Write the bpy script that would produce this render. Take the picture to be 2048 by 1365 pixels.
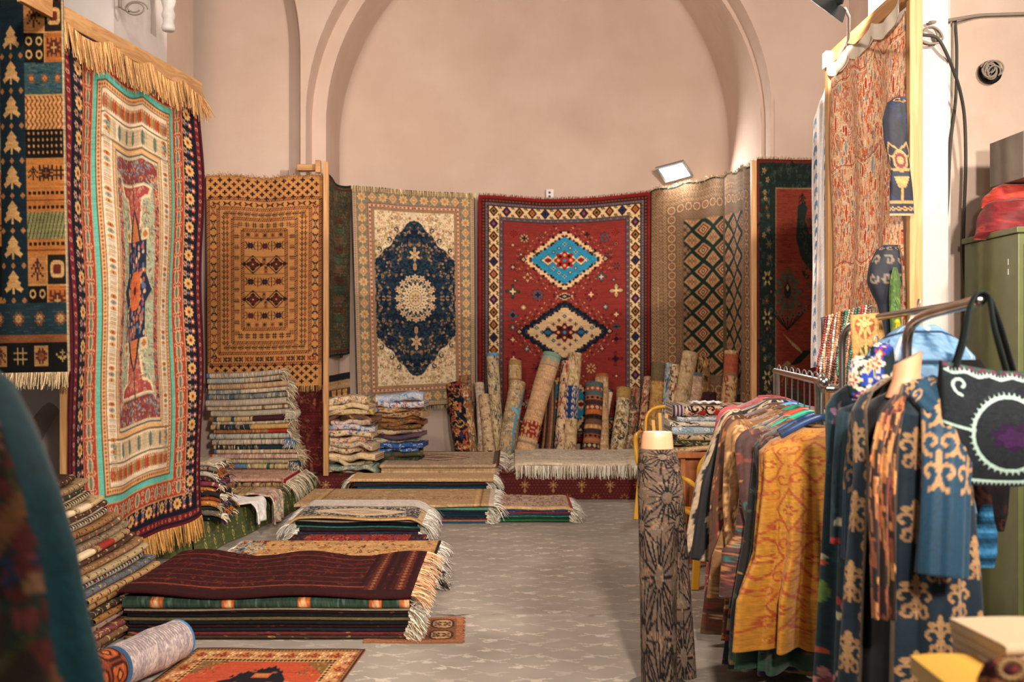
import bpy, math, random
import numpy as np
from mathutils import Vector

for _o in list(bpy.data.objects):
    bpy.data.objects.remove(_o)
SC = bpy.context.scene
COL = SC.collection

# ---------------------------------------------------------------- camera
FPX, CX, CY, CAMZ = 1991.0, 1024.0, 682.5, 1.5
_cam = bpy.data.cameras.new('camera')
_cam.sensor_width = 36.0
_cam.lens = 35.0
_cam.clip_start = 0.05
_cam.dof.use_dof = True
_cam.dof.focus_distance = 6.2
_cam.dof.aperture_fstop = 2.8
CAM = bpy.data.objects.new('camera', _cam)
CAM.location = (0, 0, CAMZ)
CAM.rotation_euler = (math.pi / 2, 0, 0)
COL.objects.link(CAM)
SC.camera = CAM

# ---------------------------------------------------------------- light
SC.view_settings.view_transform = 'Standard'
SC.view_settings.look = 'None'
SC.view_settings.exposure = 0.0
SC.view_settings.gamma = 1.0
SC.view_settings.use_curve_mapping = False
_w = bpy.data.worlds.new('room_air')
SC.world = _w
_w.use_nodes = True
_w.node_tree.nodes['Background'].inputs[0].default_value = (1.0, 0.88, 0.79, 1)
_w.node_tree.nodes['Background'].inputs[1].default_value = 0.13


def lamp(name, kind, loc, aim, power, color, size=0.3, size_y=None, spot=None, blend=0.3, spread=None):
    d = bpy.data.lights.new(name, kind)
    d.energy = power
    d.color = color
    if kind == 'AREA':
        d.size = size
        if size_y:
            d.shape = 'RECTANGLE'
            d.size_y = size_y
        if spread:
            d.spread = spread
    else:
        d.shadow_soft_size = size
    if kind == 'SPOT':
        d.spot_size = spot
        d.spot_blend = blend
    o = bpy.data.objects.new(name, d)
    o.location = loc
    o.rotation_euler = (Vector(aim) - Vector(loc)).to_track_quat('-Z', 'Y').to_euler()
    COL.objects.link(o)
    return o


WARM = (1.0, 0.86, 0.74)
lamp('flood_over_aisle', 'SPOT', (0.6, -0.3, 2.95), (-0.55, 7.6, 0.9), 1350, WARM, 0.16, None, 1.06, 0.8)
lamp('flood_right_high', 'AREA', (3.3, 2.6, 3.6), (-2.2, 6.4, 1.5), 110, WARM, 0.45, 0.3, spread=2.2)
lamp('flood_left_high', 'AREA', (-1.6, 3.4, 4.4), (1.2, 7.6, 1.5), 125, WARM, 0.4, 0.3)
lamp('vault_fill', 'AREA', (0.3, 6.3, 3.9), (0.3, 9.6, 5.2), 16, (1, 0.86, 0.77), 0.7, 0.5)  # added lamp with no fixture, lightens the vault and arch reveal
lamp('table_fill', 'AREA', (2.1, 0.5, 2.7), (1.15, 2.0, 0.85), 16, WARM, 0.25, 0.2, spread=1.2)  # fill lamp put in to brighten the scarves on the corner table
lamp('flood_right_wall', 'AREA', (1.9, 0.3, 2.5), (2.3, 5.6, 2.45), 42, WARM, 0.3, 0.2, spread=1.5)
# ---------------------------------------------------------------- pattern painter (numpy, becomes the cloth's own colour)
def H(s):
    if isinstance(s, str):
        return np.array([int(s[i:i + 2], 16) / 255.0 for i in (0, 2, 4)], np.float32)
    return np.asarray(s, np.float32)


class Cv:
    def __init__(s, w, h, c):
        s.w, s.h = int(w), int(h)
        s.a = np.empty((s.h, s.w, 3), np.float32)
        s.a[:] = H(c)
        s.m = None

    def win(s, x0, y0, x1, y1):
        x0, y0 = max(0, int(math.floor(x0))), max(0, int(math.floor(y0)))
        x1, y1 = min(s.w, int(math.ceil(x1))), min(s.h, int(math.ceil(y1)))
        if x1 <= x0 or y1 <= y0:
            return None
        X, Y = np.meshgrid(np.arange(x0, x1) + .5, np.arange(y0, y1) + .5)
        return (slice(y0, y1), slice(x0, x1)), X, Y

    def put(s, sl, k, c):
        if s.m is not None:
            k = k & s.m[sl]
        s.a[sl][k] = H(c)

    def rect(s, x0, y0, x1, y1, c):
        w = s.win(x0, y0, x1, y1)
        if w:
            sl, X, Y = w
            s.put(sl, (X >= x0) & (X <= x1) & (Y >= y0) & (Y <= y1), c)

    def sup(s, cx, cy, rx, ry, c, p=2.0):
        w = s.win(cx - rx, cy - ry, cx + rx + 1, cy + ry + 1)
        if w:
            sl, X, Y = w
            s.put(sl, (np.abs((X - cx) / rx) ** p + np.abs((Y - cy) / ry) ** p) <= 1, c)

    def ell(s, cx, cy, rx, ry, c):
        s.sup(cx, cy, rx, ry, c, 2.0)

    def dia(s, cx, cy, rx, ry, c, q=0):
        w = s.win(cx - rx - 1, cy - ry - 1, cx + rx + 2, cy + ry + 2)
        if w:
            sl, X, Y = w
            dx, dy = np.abs(X - cx), np.abs(Y - cy)
            if q:
                dx, dy = np.floor(dx / q) * q, np.floor(dy / q) * q
            s.put(sl, dx / rx + dy / ry <= 1, c)

    def ros(s, cx, cy, r, n, c, c2=None, amp=.28, rot=0.0, sy=1.0):
        w = s.win(cx - r, cy - r * sy, cx + r + 1, cy + r * sy + 1)
        if w:
            sl, X, Y = w
            dx, dy = X - cx, (Y - cy) / sy
            th = np.arctan2(dy, dx)
            rr = np.hypot(dx, dy)
            s.put(sl, rr <= r * (1 - amp + amp * np.cos(n * (th + rot))), c)
            if c2 is not None:
                s.put(sl, rr <= r * .38, c2)

    def line(s, pts, wd, c):
        for (xa, ya), (xb, yb) in zip(pts[:-1], pts[1:]):
            w = s.win(min(xa, xb) - wd, min(ya, yb) - wd, max(xa, xb) + wd + 1, max(ya, yb) + wd + 1)
            if w:
                sl, X, Y = w
                dx, dy = xb - xa, yb - ya
                L = max(dx * dx + dy * dy, 1e-6)
                t = np.clip(((X - xa) * dx + (Y - ya) * dy) / L, 0, 1)
                s.put(sl, np.hypot(X - xa - t * dx, Y - ya - t * dy) <= wd * .5, c)

    def spiral(s, cx, cy, r, wd, c, turns=1.2, a0=0.0, sgn=1, tail=0):
        pts = []
        for i in range(15):
            t = i / 14
            a = a0 + sgn * turns * 2 * math.pi * t
            q = r * (1 - .8 * t)
            pts.append((cx + q * math.cos(a), cy + q * math.sin(a)))
        s.line(pts, wd, c)

    def poly(s, pts, c):
        xs, ys = [p[0] for p in pts], [p[1] for p in pts]
        w = s.win(min(xs), min(ys), max(xs) + 1, max(ys) + 1)
        if w:
            sl, X, Y = w
            k = np.zeros(X.shape, bool)
            n = len(pts)
            for i in range(n):
                xa, ya = pts[i]
                xb, yb = pts[(i + 1) % n]
                if ya == yb:
                    continue
                k ^= ((Y >= ya) != (Y >= yb)) & (X < (xb - xa) * (Y - ya) / (yb - ya) + xa)
            s.put(sl, k, c)

    def st(s, rows, cx, cy, sx, pal, sy=None, rot=0):
        sy = sy or sx
        g = np.array([[ord(ch) for ch in r] for r in rows])
        if rot:
            g = np.rot90(g, rot)
        gh, gw = g.shape
        x0, y0 = cx - gw * sx / 2, cy - gh * sy / 2
        w = s.win(x0, y0, x0 + gw * sx, y0 + gh * sy)
        if w:
            sl, X, Y = w
            ix = np.clip(((X - x0) / sx).astype(int), 0, gw - 1)
            iy = np.clip(((Y - y0) / sy).astype(int), 0, gh - 1)
            v = g[iy, ix]
            for ch, c in pal.items():
                s.put(sl, v == ord(ch), c)

    def band(s, i0, i1, c, j0=None, j1=None):
        j0 = i0 if j0 is None else j0
        j1 = i1 if j1 is None else j1
        s.rect(i0, j0, s.w - i0, j1, c)
        s.rect(i0, s.h - j1, s.w - i0, s.h - j0, c)
        s.rect(i0, j0, i1, s.h - j0, c)
        s.rect(s.w - i1, j0, s.w - i0, s.h - j0, c)

    def around(s, mx, my, step, fn, sides='tblr', corners=True):
        nx = max(1, round((s.w - 2 * mx) / step))
        ny = max(1, round((s.h - 2 * my) / step))
        for i in range(nx + 1):
            if not corners and i in (0, nx):
                continue
            x = mx + (s.w - 2 * mx) * i / nx
            if 't' in sides:
                fn(x, my, i, 0)
            if 'b' in sides:
                fn(x, s.h - my, i, 2)
        for i in range(1, ny):
            y = my + (s.h - 2 * my) * i / ny
            if 'l' in sides:
                fn(mx, y, i, 1)
            if 'r' in sides:
                fn(s.w - mx, y, i, 3)

    def floral(s, x0, y0, x1, y1, n, cols, r0, r1, seed, curls=0, cw=1.2):
        R = random.Random(seed)
        for i in range(n):
            x, y, r = R.uniform(x0, x1), R.uniform(y0, y1), R.uniform(r0, r1)
            c = R.choice(cols)
            k = R.random()
            if k < curls:
                s.spiral(x, y, r * 1.7, cw, c, R.uniform(.5, 1.1), R.uniform(0, 6.3), R.choice((-1, 1)))
            elif k < curls + (1 - curls) * .6:
                s.ros(x, y, r, R.choice((4, 5, 6, 8)), c, R.choice(cols), .3, R.uniform(0, 3))
            else:
                a = R.uniform(0, 6.3)
                s.line([(x, y), (x + 2 * r * math.cos(a), y + 2 * r * math.sin(a))], r * .8, c)

    def symx(s):
        k = s.w // 2
        s.a[:, s.w - k:] = s.a[:, :k][:, ::-1]

    def symy(s):
        k = s.h // 2
        s.a[s.h - k:] = s.a[:k][::-1]

    def grain(s, seed, amt=.05, streak=.05, blot=.0):
        r = np.random.RandomState(seed)
        g = 1 + amt * r.randn(s.h, s.w, 1) + streak * np.repeat(r.randn(s.h, 1, 1), s.w, 1) * .6
        lo = r.randn(s.h, s.w // 12 + 2)
        lo = np.repeat(lo, 12, 1)[:, :s.w]
        g = g + streak * .7 * lo[:, :, None]
        if blot:
            b = r.randn(s.h // 16 + 2, s.w // 16 + 2)
            yi, xi = np.arange(s.h) / 16, np.arange(s.w) / 16
            y0, x0 = yi.astype(int), xi.astype(int)
            fy, fx = (yi - y0)[:, None], (xi - x0)[None]
            bb = (b[y0][:, x0] * (1 - fy) * (1 - fx) + b[y0 + 1][:, x0] * fy * (1 - fx)
                  + b[y0][:, x0 + 1] * (1 - fy) * fx + b[y0 + 1][:, x0 + 1] * fy * fx)
            g = g + blot * bb[:, :, None]
        s.a = np.clip(s.a * g, 0, 1).astype(np.float32)
        return s

    def soften(s, k=1):
        for _ in range(k):
            p = np.pad(s.a, ((1, 1), (1, 1), (0, 0)), 'edge')
            s.a = (p[1:-1, 1:-1] * 2 + p[:-2, 1:-1] + p[2:, 1:-1] + p[1:-1, :-2] + p[1:-1, 2:]) / 6
        return s


CROSS = ['..##..', '..##..', '######', '######', '..##..', '..##..']
HASH = ['..#..#..', '..#..#..', '########', '..#..#..', '..#..#..', '########', '..#..#..', '..#..#..']
STAR = ['#..#..#', '.#.#.#.', '..###..', '#######', '..###..', '.#.#.#.', '#..#..#']
ARROW = ['....#....', '...###...', '..#.#.#..', '.#..#..#.', '#..###..#', '..#.#.#..', '.#..#..#.', '#..###..#', '..##.##..', '.#..#..#.', '....#....']
GUL = ['....#....', '...###...', '..##o##..', '.##ooo##.', '##oo#oo##', '.##ooo##.', '..##o##..', '...###...', '....#....']
BONE = ['##.....##', '.#######.', '..#ooo#..', '...#o#...', '....#....', '...#o#...', '..#ooo#..', '.#######.', '##.....##']
CRAB = ['#..#...#..#', '#..#####..#', '#####o#####', '..###o###..', '###ooooo###', '..###o###..', '#####o#####', '#..#####..#', '#..#...#..#']
HOOK = ['##...##', '#.....#', '#.###.#', '..#o#..', '#.###.#', '#.....#', '##...##']
LEAF = ['...#...', '..###..', '#..#..#', '.##.##.', '..###..', '...#...']
FLW = ['..#.#..', '.##o##.', '##ooo##', '.oo#oo.', '##ooo##', '.##o##.', '..#.#..']
TREE = ['...#...', '..###..', '.#.#.#.', '#.###.#', '..#.#..', '.#.#.#.', '#..#..#', '...#...']


def dd_rug():      # red field with two stepped diamonds
    c = Cv(420, 600, '8e2420')
    W, Hh = c.w, c.h
    red, cream, navy, slate, dk = '83302a', 'd8b98a', '16202e', '4a4e58', '1c1412'
    c.band(0, 8, '7c1d1c')
    c.band(8, 17, dk)
    c.around(12.5, 12.5, 8, lambda x, y, i, s: c.st(['#.#', '.o.', '#.#'], x, y, 1.6, {'#': 'a8432f', 'o': 'c79a62'}))
    c.band(17, 24, slate)
    c.around(20.5, 20.5, 7, lambda x, y, i, s: c.dia(x, y, 2, 2, 'a8574a'))
    c.band(24, 51, cream)
    c.band(24, 25.5, dk)

    def motif(x, y, i, s):
        cc = ['3a2a18', '1b2240', '4a2a14'][i % 3]
        c.dia(x, y, 11.5, 13.5, '5a1d14')
        c.dia(x, y, 9.5, 11.5, cc)
        c.dia(x, y, 6, 7.5, 'b08a50' if i % 3 != 1 else '2c3a6a')
        c.dia(x, y, 4, 5, 'a33a26' if i % 2 else '241a14')
        for sx in (-1, 1):
            for sy in (-1, 1):
                if s % 2:
                    c.st(['##.', '#..', '.##'], x + sx * 9.5, y + sy * 12.5, 1.5, {'#': '2a1c12'})
                else:
                    c.st(['##.', '#..', '.##'], x + sx * 13.5, y + sy * 9.5, 1.5, {'#': '2a1c12'})
    c.around(37.5, 37.5, 30.5, motif)
    c.band(51, 52.5, dk)
    c.band(52.5, 60, slate)
    c.around(56, 56, 8, lambda x, y, i, s: c.dia(x, y, 2, 2, 'b06a54' if i % 2 else '86202a'))
    c.band(60, 61.5, dk)
    c.rect(61.5, 61.5, W - 61.5, Hh - 61.5, red)
    xm = W / 2

    def chevs(cy, hw, hh):
        for q in range(9):
            for sx in (-1, 1):
                for sy in (-1, 1):
                    t = (q + .5) / 9
                    bx, by = hw * t, hh * (1 - t)
                    for k in range(4):
                        x, y = xm + sx * (bx + 6 + k * 8 * .62), cy + sy * (by + 6 + k * 8 * .62)
                        cc = ['1a1a26', '8a7a4a', 'c9a878'][(q + k) % 3]
                        c.line([(x - sx * 3, y), (x, y), (x, y - sy * 3)], 1.3, cc)
    for cy, a, edge, inn in ((152, 0, cream, '2f86a8'), (330, 1, '181d2c', 'd2b084'), (508, 0, cream, '2f86a8')):
        hw, hh = (94, 68) if not a else (104, 72)
        chevs(cy, hw, hh)
        c.dia(xm, cy, hw + 4, hh + 4, dk, 6)
        c.dia(xm, cy, hw + 2, hh + 2, edge, 6)
        for q in range(10):
            t = (q + .5) / 10
            for sx in (-1, 1):
                for sy in (-1, 1):
                    c.sup(xm + sx * (hw - 7) * t, cy + sy * (hh - 5) * (1 - t), 3.4, 3.4, '7a2a22' if not a else '4a4a58')
        c.dia(xm, cy, hw - 13, hh - 10, dk, 5)
        c.dia(xm, cy, hw - 15, hh - 12, inn, 5)
        R = random.Random(cy)
        for gx in range(-5, 6):
            for gy in range(-5, 6):
                if (gx + gy) % 2:
                    continue
                x, y = xm + gx * 13.5, cy + gy * 10
                if abs(x - xm) / (hw - 20) + abs(y - cy) / (hh - 17) > 1:
                    continue
                k = R.random()
                if k < .5:
                    c.ros(x, y, 5.5, 6, '5e1c18' if not a else '6a1a18', 'd8b98a' if not a else '2c5a78', .4)
                elif k < .8:
                    c.ros(x, y, 5, 4, 'd8c09a' if not a else '1e2638', '7a1d16', .3)
                else:
                    c.dia(x, y, 6, 5, '1c5a80' if not a else '245a70')
                    c.dia(x, y, 3, 2.5, 'c9a070')
        c.sup(xm, cy, 27, 21, 'd8b98a', 1.6)
        c.ros(xm, cy, 27, 8, '9c2a22' if not a else '5c1c1c', None, .14, 0, .85)
        for k in range(8):
            an = k * math.pi / 4
            c.sup(xm + 15 * math.cos(an), cy + 13 * math.sin(an), 3.6, 3.6, '241a1e' if k % 2 else 'cfa878')
        c.dia(xm, cy, 5, 5, '2f86a8')
        for sx in (-1, 1):
            c.dia(xm + sx * (hw + 6), cy, 8, 8, dk)
            c.dia(xm + sx * (hw + 6), cy, 5, 5, 'b99a70')
        for sx in (-1, 1):
            c.dia(xm + sx * 40, cy, 13, 9, 'd8b98a' if not a else '1f2a44', 3)
            c.dia(xm + sx * 40, cy, 7, 5, '7a2018' if not a else '35627c', 2)
    for cy in (241, 420):
        c.dia(xm, cy, 18, 8, 'c9a878', 3)
        c.dia(xm, cy, 14, 5, '2a2230', 2)
        c.dia(xm, cy, 6, 3, 'c9a878')
    R = random.Random(5)
    left = [(86, 90, 9, 8), (112, 100, 14, 8), (84, 118, 6, 4), (84, 172, 9, 6), (120, 196, 13, 4), (145, 238, 16, 8), (84, 232, 18, 4), (90, 205, 6, 6),
            (110, 270, 9, 8), (84, 290, 14, 4), (84, 320, 10, 6), (84, 350, 13, 4), (118, 372, 9, 8), (145, 420, 16, 8), (86, 398, 18, 4), (84, 440, 8, 6), (105, 475, 13, 4), (86, 520, 12, 8), (155, 90, 7, 4), (140, 135, 5, 4), (150, 250, 5, 5), (104, 140, 6, 4), (100, 150, 5, 5)]
    for x, y, r, n in left:
        for sx in (0, 1):
            X = W - x if sx else x
            c.ros(X, y, r, n, dk, None, .35)
            c.ros(X, y, r - 1.4, n, R.choice(['b59a68', '35566a', '7a2024', '2c4038']), None, .38)
            c.ros(X, y, r * .45, 4, R.choice(['d8b98a', '1b1a22', '8c2620']))
    for sx in (0, 1):
        for y in range(120, 190, 8):
            x = 96 if not sx else W - 96
            c.line([(x - 4, y - 2), (x, y + 2), (x + 4, y - 2)], 1.4, ['b59a68', '1d2430'][y // 8 % 2])
    for y in (505,):
        pass
    c.grain(3, .05, .06)
    return c.soften(1)


def blue_rug():    # navy ogee medallion on cream
    c = Cv(300, 520, 'b59a76')
    W, Hh = c.w, c.h
    xm, ym = W / 2, Hh / 2
    tan, olive, cream, navy, rust, gold = 'b99d7c', '84765f', 'dcc6a4', '151f30', '8a5442', 'bf9064'
    c.band(0, 3, '2a3038')
    c.band(3, 11, tan)
    c.around(7, 7, 5, lambda x, y, i, s: c.sup(x, y, 1.6, 1.6, rust))
    c.band(11, 38, olive)
    c.m = np.zeros((Hh, W), bool)
    c.m[11:-11, 11:-11] = True
    c.m[38:-38, 38:-38] = False
    c.floral(0, 0, W, Hh, 2400, ['5f5a46', 'b8a27c', 'a08c66', '6e4a3c', 'c4ae88', '4c4a3e'], 1.0, 2.4, 4, .3, 1.0)
    c.m = None

    def med(x, y, i, s):
        if i % 2:
            c.dia(x, y, 10, 12, 'd0b080')
            c.dia(x, y, 8, 9.5, gold)
            c.ros(x, y, 5, 6, 'b07c4c', 'e0c8a0')
        else:
            c.ros(x, y, 11, 8, 'cdb48a', None, .16)
            c.ros(x, y, 8, 6, 'c8965a', 'b0764a', .2)
    c.around(24.5, 24.5, 25, med)
    c.band(38, 39.5, '5a3c30')
    c.band(39.5, 47, 'b98c70')
    c.around(43.5, 43.5, 5, lambda x, y, i, s: c.dia(x, y, 2.2, 2.2, '7a3c34' if i % 2 else 'd8c09a'))
    c.band(47, 48.5, '5a3c30')
    c.band(48.5, 54, 'a88a66')
    c.around(51, 51, 4, lambda x, y, i, s: c.sup(x, y, 1.2, 1.2, '6a4a3a'))
    c.rect(54, 54, W - 54, Hh - 54, cream)
    c.m = np.zeros((Hh, W), bool)
    c.m[54:-54, 54:-54] = True
    c.floral(54, 54, xm, ym, 1100, ['8a7a54', 'b3945f', 'e6d2ae', '6c6248', 'c79c6c', 'a5563e', 'efe0c2', '9a8458'], 1.0, 3.0, 11, .45, 1.1)
    # navy field outline (quarter, steps)
    q = [(0, 186), (10, 184), (18, 178), (24, 168), (30, 160), (40, 154), (46, 146), (52, 138), (55, 128), (62, 122), (70, 118), (76, 112), (82, 104), (88, 98), (96, 92), (98, 86), (98, 0)]
    pts = [(xm + x, ym - y) for x, y in q] + [(xm + x, ym + y) for x, y in q[::-1]]
    pts += [(xm - x, ym + y) for x, y in q] + [(xm - x, ym - y) for x, y in q[::-1]]
    # curled hooks at the steps
    for x, y in ((40, 160), (57, 136), (82, 112), (96, 98)):
        for sx in (-1, 1):
            for sy in (-1, 1):
                c.spiral(xm + sx * (x + 5), ym + sy * (y + 3), 7, 2.6, '2a2a30', .9, 1.0, sx)
                c.spiral(xm + sx * (x + 12), ym + sy * (y + 9), 5, 1.8, '9a7a48', .9, 2.0, -sx)
    c.poly(pts, navy)
    k = Cv(W, Hh, '000000')
    k.poly(pts, 'ffffff')
    c.m = (k.a[:, :, 0] > .5)
    c.floral(xm - 98, ym - 186, xm, ym, 520, ['1f3040', '26384a', '2a4048', '3a4a4c'], 2.0, 4.5, 21, .4, 1.4)
    R = random.Random(8)
    for i in range(120):
        x, y = xm - R.uniform(2, 96), ym - R.uniform(2, 184)
        r = R.uniform(1.6, 3.3)
        c.ros(x, y, r + .9, 6, '8a5a3a', None, .2)
        c.ros(x, y, r, 6, R.choice(['c9a074', 'b88a60', 'd0b890', '9c7a5a', '5c6e74']), '6a4030', .25)
        if R.random() < .5:
            c.line([(x, y), (x + R.uniform(-12, 12), y + R.uniform(-12, 12))], .9, '6c6450')
        if R.random() < .18:
            c.spiral(x, y + 4, 5, 1.5, 'b89468', .7, R.uniform(0, 6), 1)
    a = c.a.copy()
    c.symx()
    c.symy()
    c.m = None
    # pendants and centre
    for sy in (-1, 1):
        y = ym + sy * 104
        c.ros(xm, y, 14, 6, 'd0b48a', None, .25, math.pi / 2 * sy, 1.15)
        c.ros(xm, y, 8, 6, 'a87a54', 'e0caa2')
        c.dia(xm, y + sy * 16, 4, 7, 'd0b48a')
        c.ell(xm, y - sy * 28, 4.5, 9, 'c8a678')
        c.ell(xm, y - sy * 28, 2.5, 5.5, '8a4a3a')
        c.line([(xm, y - sy * 38), (xm, y + sy * 22)], 1.0, '9c7a54')
    for n, r in ((16, 52),):
        for i in range(n):
            an = 2 * math.pi * i / n
            x, y = xm + 42 * math.cos(an), ym + 50 * math.sin(an)
            c.ros(x, y, 9.5, 6, 'd2b890', 'a4694a', .22, an)
            c.ros(x, y, 4.5, 6, 'b07a58', 'e2cca6')
            x, y = xm + 33 * math.cos(an + .2), ym + 40 * math.sin(an + .2)
            c.ros(x, y, 5, 5, 'cdb288', '3a3a40')
    c.ell(xm, ym, 29, 35, '2a2c34')
    c.ros(xm, ym, 33, 18, 'd9c39c', None, .1, 0, 1.18)
    c.ros(xm, ym, 27, 18, 'b08c66', None, .1, 0, 1.18)
    c.ell(xm, ym, 23, 27, 'dcc8a2')
    for i in range(20):
        an = 2 * math.pi * i / 20
        c.sup(xm + 20 * math.cos(an), ym + 24 * math.sin(an), 2, 2, '7a5a46')
    c.ell(xm, ym, 16, 19, '8a7458')
    c.ell(xm, ym, 14, 17, 'cdb084')
    c.ros(xm, ym, 12, 8, '94705a', 'd9c096', .3)
    c.ros(xm, ym, 5, 4, 'e0caa0', '7a3a30')
    c.grain(5, .05, .035)
    return c.soften(1)


def tan_rug():
    c = Cv(312, 560, 'b8824c')
    W, Hh = c.w, c.h
    dk, rd = '2a1a16', '742a1e'
    c.rect(0, 0, 4, Hh, '1b1620')
    c.rect(W - 4, 0, W, Hh, '1b1620')
    for b in (0, 1):
        for j in range(5):
            for i in range(13):
                x = 16 + i * 24 + (12 if j % 2 else 0)
                y = 12 + j * 11
                if x > W - 10:
                    continue
                c.st(CROSS, x, (Hh - y) if b else y, 1.75, {'#': dk if (i + j) % 3 else '4a241c'})
    T, B = 60, Hh - 60

    def ropeh(y, x0, x1):
        c.line([(x0, y - 3.5), (x1, y - 3.5)], 1.1, dk)
        c.line([(x0, y + 3.5), (x1, y + 3.5)], 1.1, dk)
        x = x0
        k = 0
        while x < x1 - 4:
            c.line([(x, y + 2), (x + 4, y - 2)], 1.6, rd if k % 3 else dk)
            x += 5.5
            k += 1

    def ropev(x, y0, y1):
        c.line([(x - 3.5, y0), (x - 3.5, y1)], 1.1, dk)
        c.line([(x + 3.5, y0), (x + 3.5, y1)], 1.1, dk)
        y = y0
        k = 0
        while y < y1 - 4:
            c.line([(x - 2, y + 4), (x + 2, y)], 1.6, rd if k % 3 else dk)
            y += 5.5
            k += 1

    def box(ix, iy0, iy1):
        ropeh(iy0, ix, W - ix)
        ropeh(iy1, ix, W - ix)
        ropev(ix, iy0, iy1)
        ropev(W - ix, iy0, iy1)
    box(9, T, B)
    n = 10
    for i in range(n):
        x = 30 + i * (W - 60) / (n - 1)
        c.st(BONE, x, T + 14, 2.2, {'#': dk if i % 2 else '3a2220', 'o': rd}, 1.3, 1)
        c.st(CRAB, x, B - 14, 2.0, {'#': dk if i % 3 else rd, 'o': 'b8824c'}, 1.5)
    for j in range(11):
        y = T + 32 + j * (B - T - 64) / 10
        for x in (22, W - 22):
            c.st(BONE, x, y, 1.6, {'#': dk if j % 3 else rd, 'o': '8a8478'}, 2.9)
    box(35, T + 26, B - 30)
    for i in range(12):
        x = 56 + i * (W - 112) / 11
        c.st(ARROW, x, T + 40, 1.5, {'#': dk}, 1.5, 1)
        c.st(ARROW, x, B - 45, 1.5, {'#': dk}, 1.5, 1)
        c.sup(x + 8, T + 35, 1.6, 1.6, rd)
        c.sup(x + 8, B - 50, 1.6, 1.6, rd)
    for j in range(24):
        y = T + 50 + j * (B - T - 108) / 23
        for x in (53, W - 53):
            c.st(LEAF, x - 4, y, 1.5, {'#': dk}, 2.0)
            c.st(LEAF, x + 5, y, 1.4, {'#': '3a2420' if j % 2 else rd}, 2.0)
    box(72, T + 53, B - 58)
    for i in range(8):
        x = 92 + i * (W - 184) / 7
        c.st(HASH, x, T + 68, 1.6, {'#': dk})
        c.st(HASH, x, B - 76, 1.6, {'#': dk}, 2.0)
    for j in range(11):
        y = T + 72 + j * (B - T - 156) / 10
        for x in (83, W - 83):
            c.st(HASH, x, y, 1.55, {'#': dk if j % 4 else '4a2a22'})
    box(98, T + 82, B - 94)
    y0, y1 = T + 88, B - 100
    xm = W / 2
    for i in range(5):
        x = 112 + i * (W - 224) / 4
        c.st(STAR, x, y0 + 6, 1.5, {'#': rd if i % 2 else dk})
        c.st(STAR, x, y1 - 6, 1.5, {'#': rd if i % 2 else dk})
    hh = (y1 - y0 - 24)
    for j, (yy, kind) in enumerate(((.1, 0), (.32, 1), (.52, 0), (.73, 1), (.92, 0))):
        y = y0 + 12 + hh * yy
        c.line([(103, y - hh * .09), (W - 103, y - hh * .09)], 1.0, dk)
        if kind == 0:
            for i in range(3):
                x = xm + (i - 1) * 38
                c.st(CRAB, x, y, 2.0, {'#': ['1e1a2c', '4a2020', '241a1c'][(i + j) % 3], 'o': '5a2a28'}, 2.0)
                for sx in (-1, 1):
                    c.line([(x + sx * 8, y), (x + sx * 17, y)], 1.2, dk)
                    c.sup(x + sx * 13, y - 9, 1.6, 1.6, rd)
                    c.sup(x + sx * 13, y + 9, 1.6, 1.6, rd)
                if i < 2:
                    c.line([(x + 19, y - 13), (x + 19, y + 13)], 1.0, dk)
        else:
            for sx in (-1, 1):
                x = xm + sx * 32
                c.dia(x, y, 23, 23, '241a1c', 3)
                c.dia(x, y, 18, 18, 'b8824c', 3)
                for a in range(4):
                    for rr, cc in ((12, dk), (6, '5a2420')):
                        c.dia(x + rr * math.cos(a * math.pi / 2), y + rr * math.sin(a * math.pi / 2), 5, 5, cc, 1.5)
                for a in range(4):
                    c.dia(x + 9 * math.cos(a * math.pi / 2 + .78), y + 9 * math.sin(a * math.pi / 2 + .78), 4, 4, '3a2a28')
                c.dia(x, y, 3, 3, 'c79a62')
                c.dia(x + sx * 22, y, 6, 4, dk, 1.5)
                c.dia(x - sx * 22, y, 6, 4, dk, 1.5)
            for dy, cc in ((-14, '1e1a2c'), (-4, rd), (8, '1e1a2c'), (18, rd)):
                c.st(STAR, xm + (3 if dy > 0 else -2), y + dy, 1.2, {'#': cc})
    c.grain(7, .05, .05)
    return c.soften(1)


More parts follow.
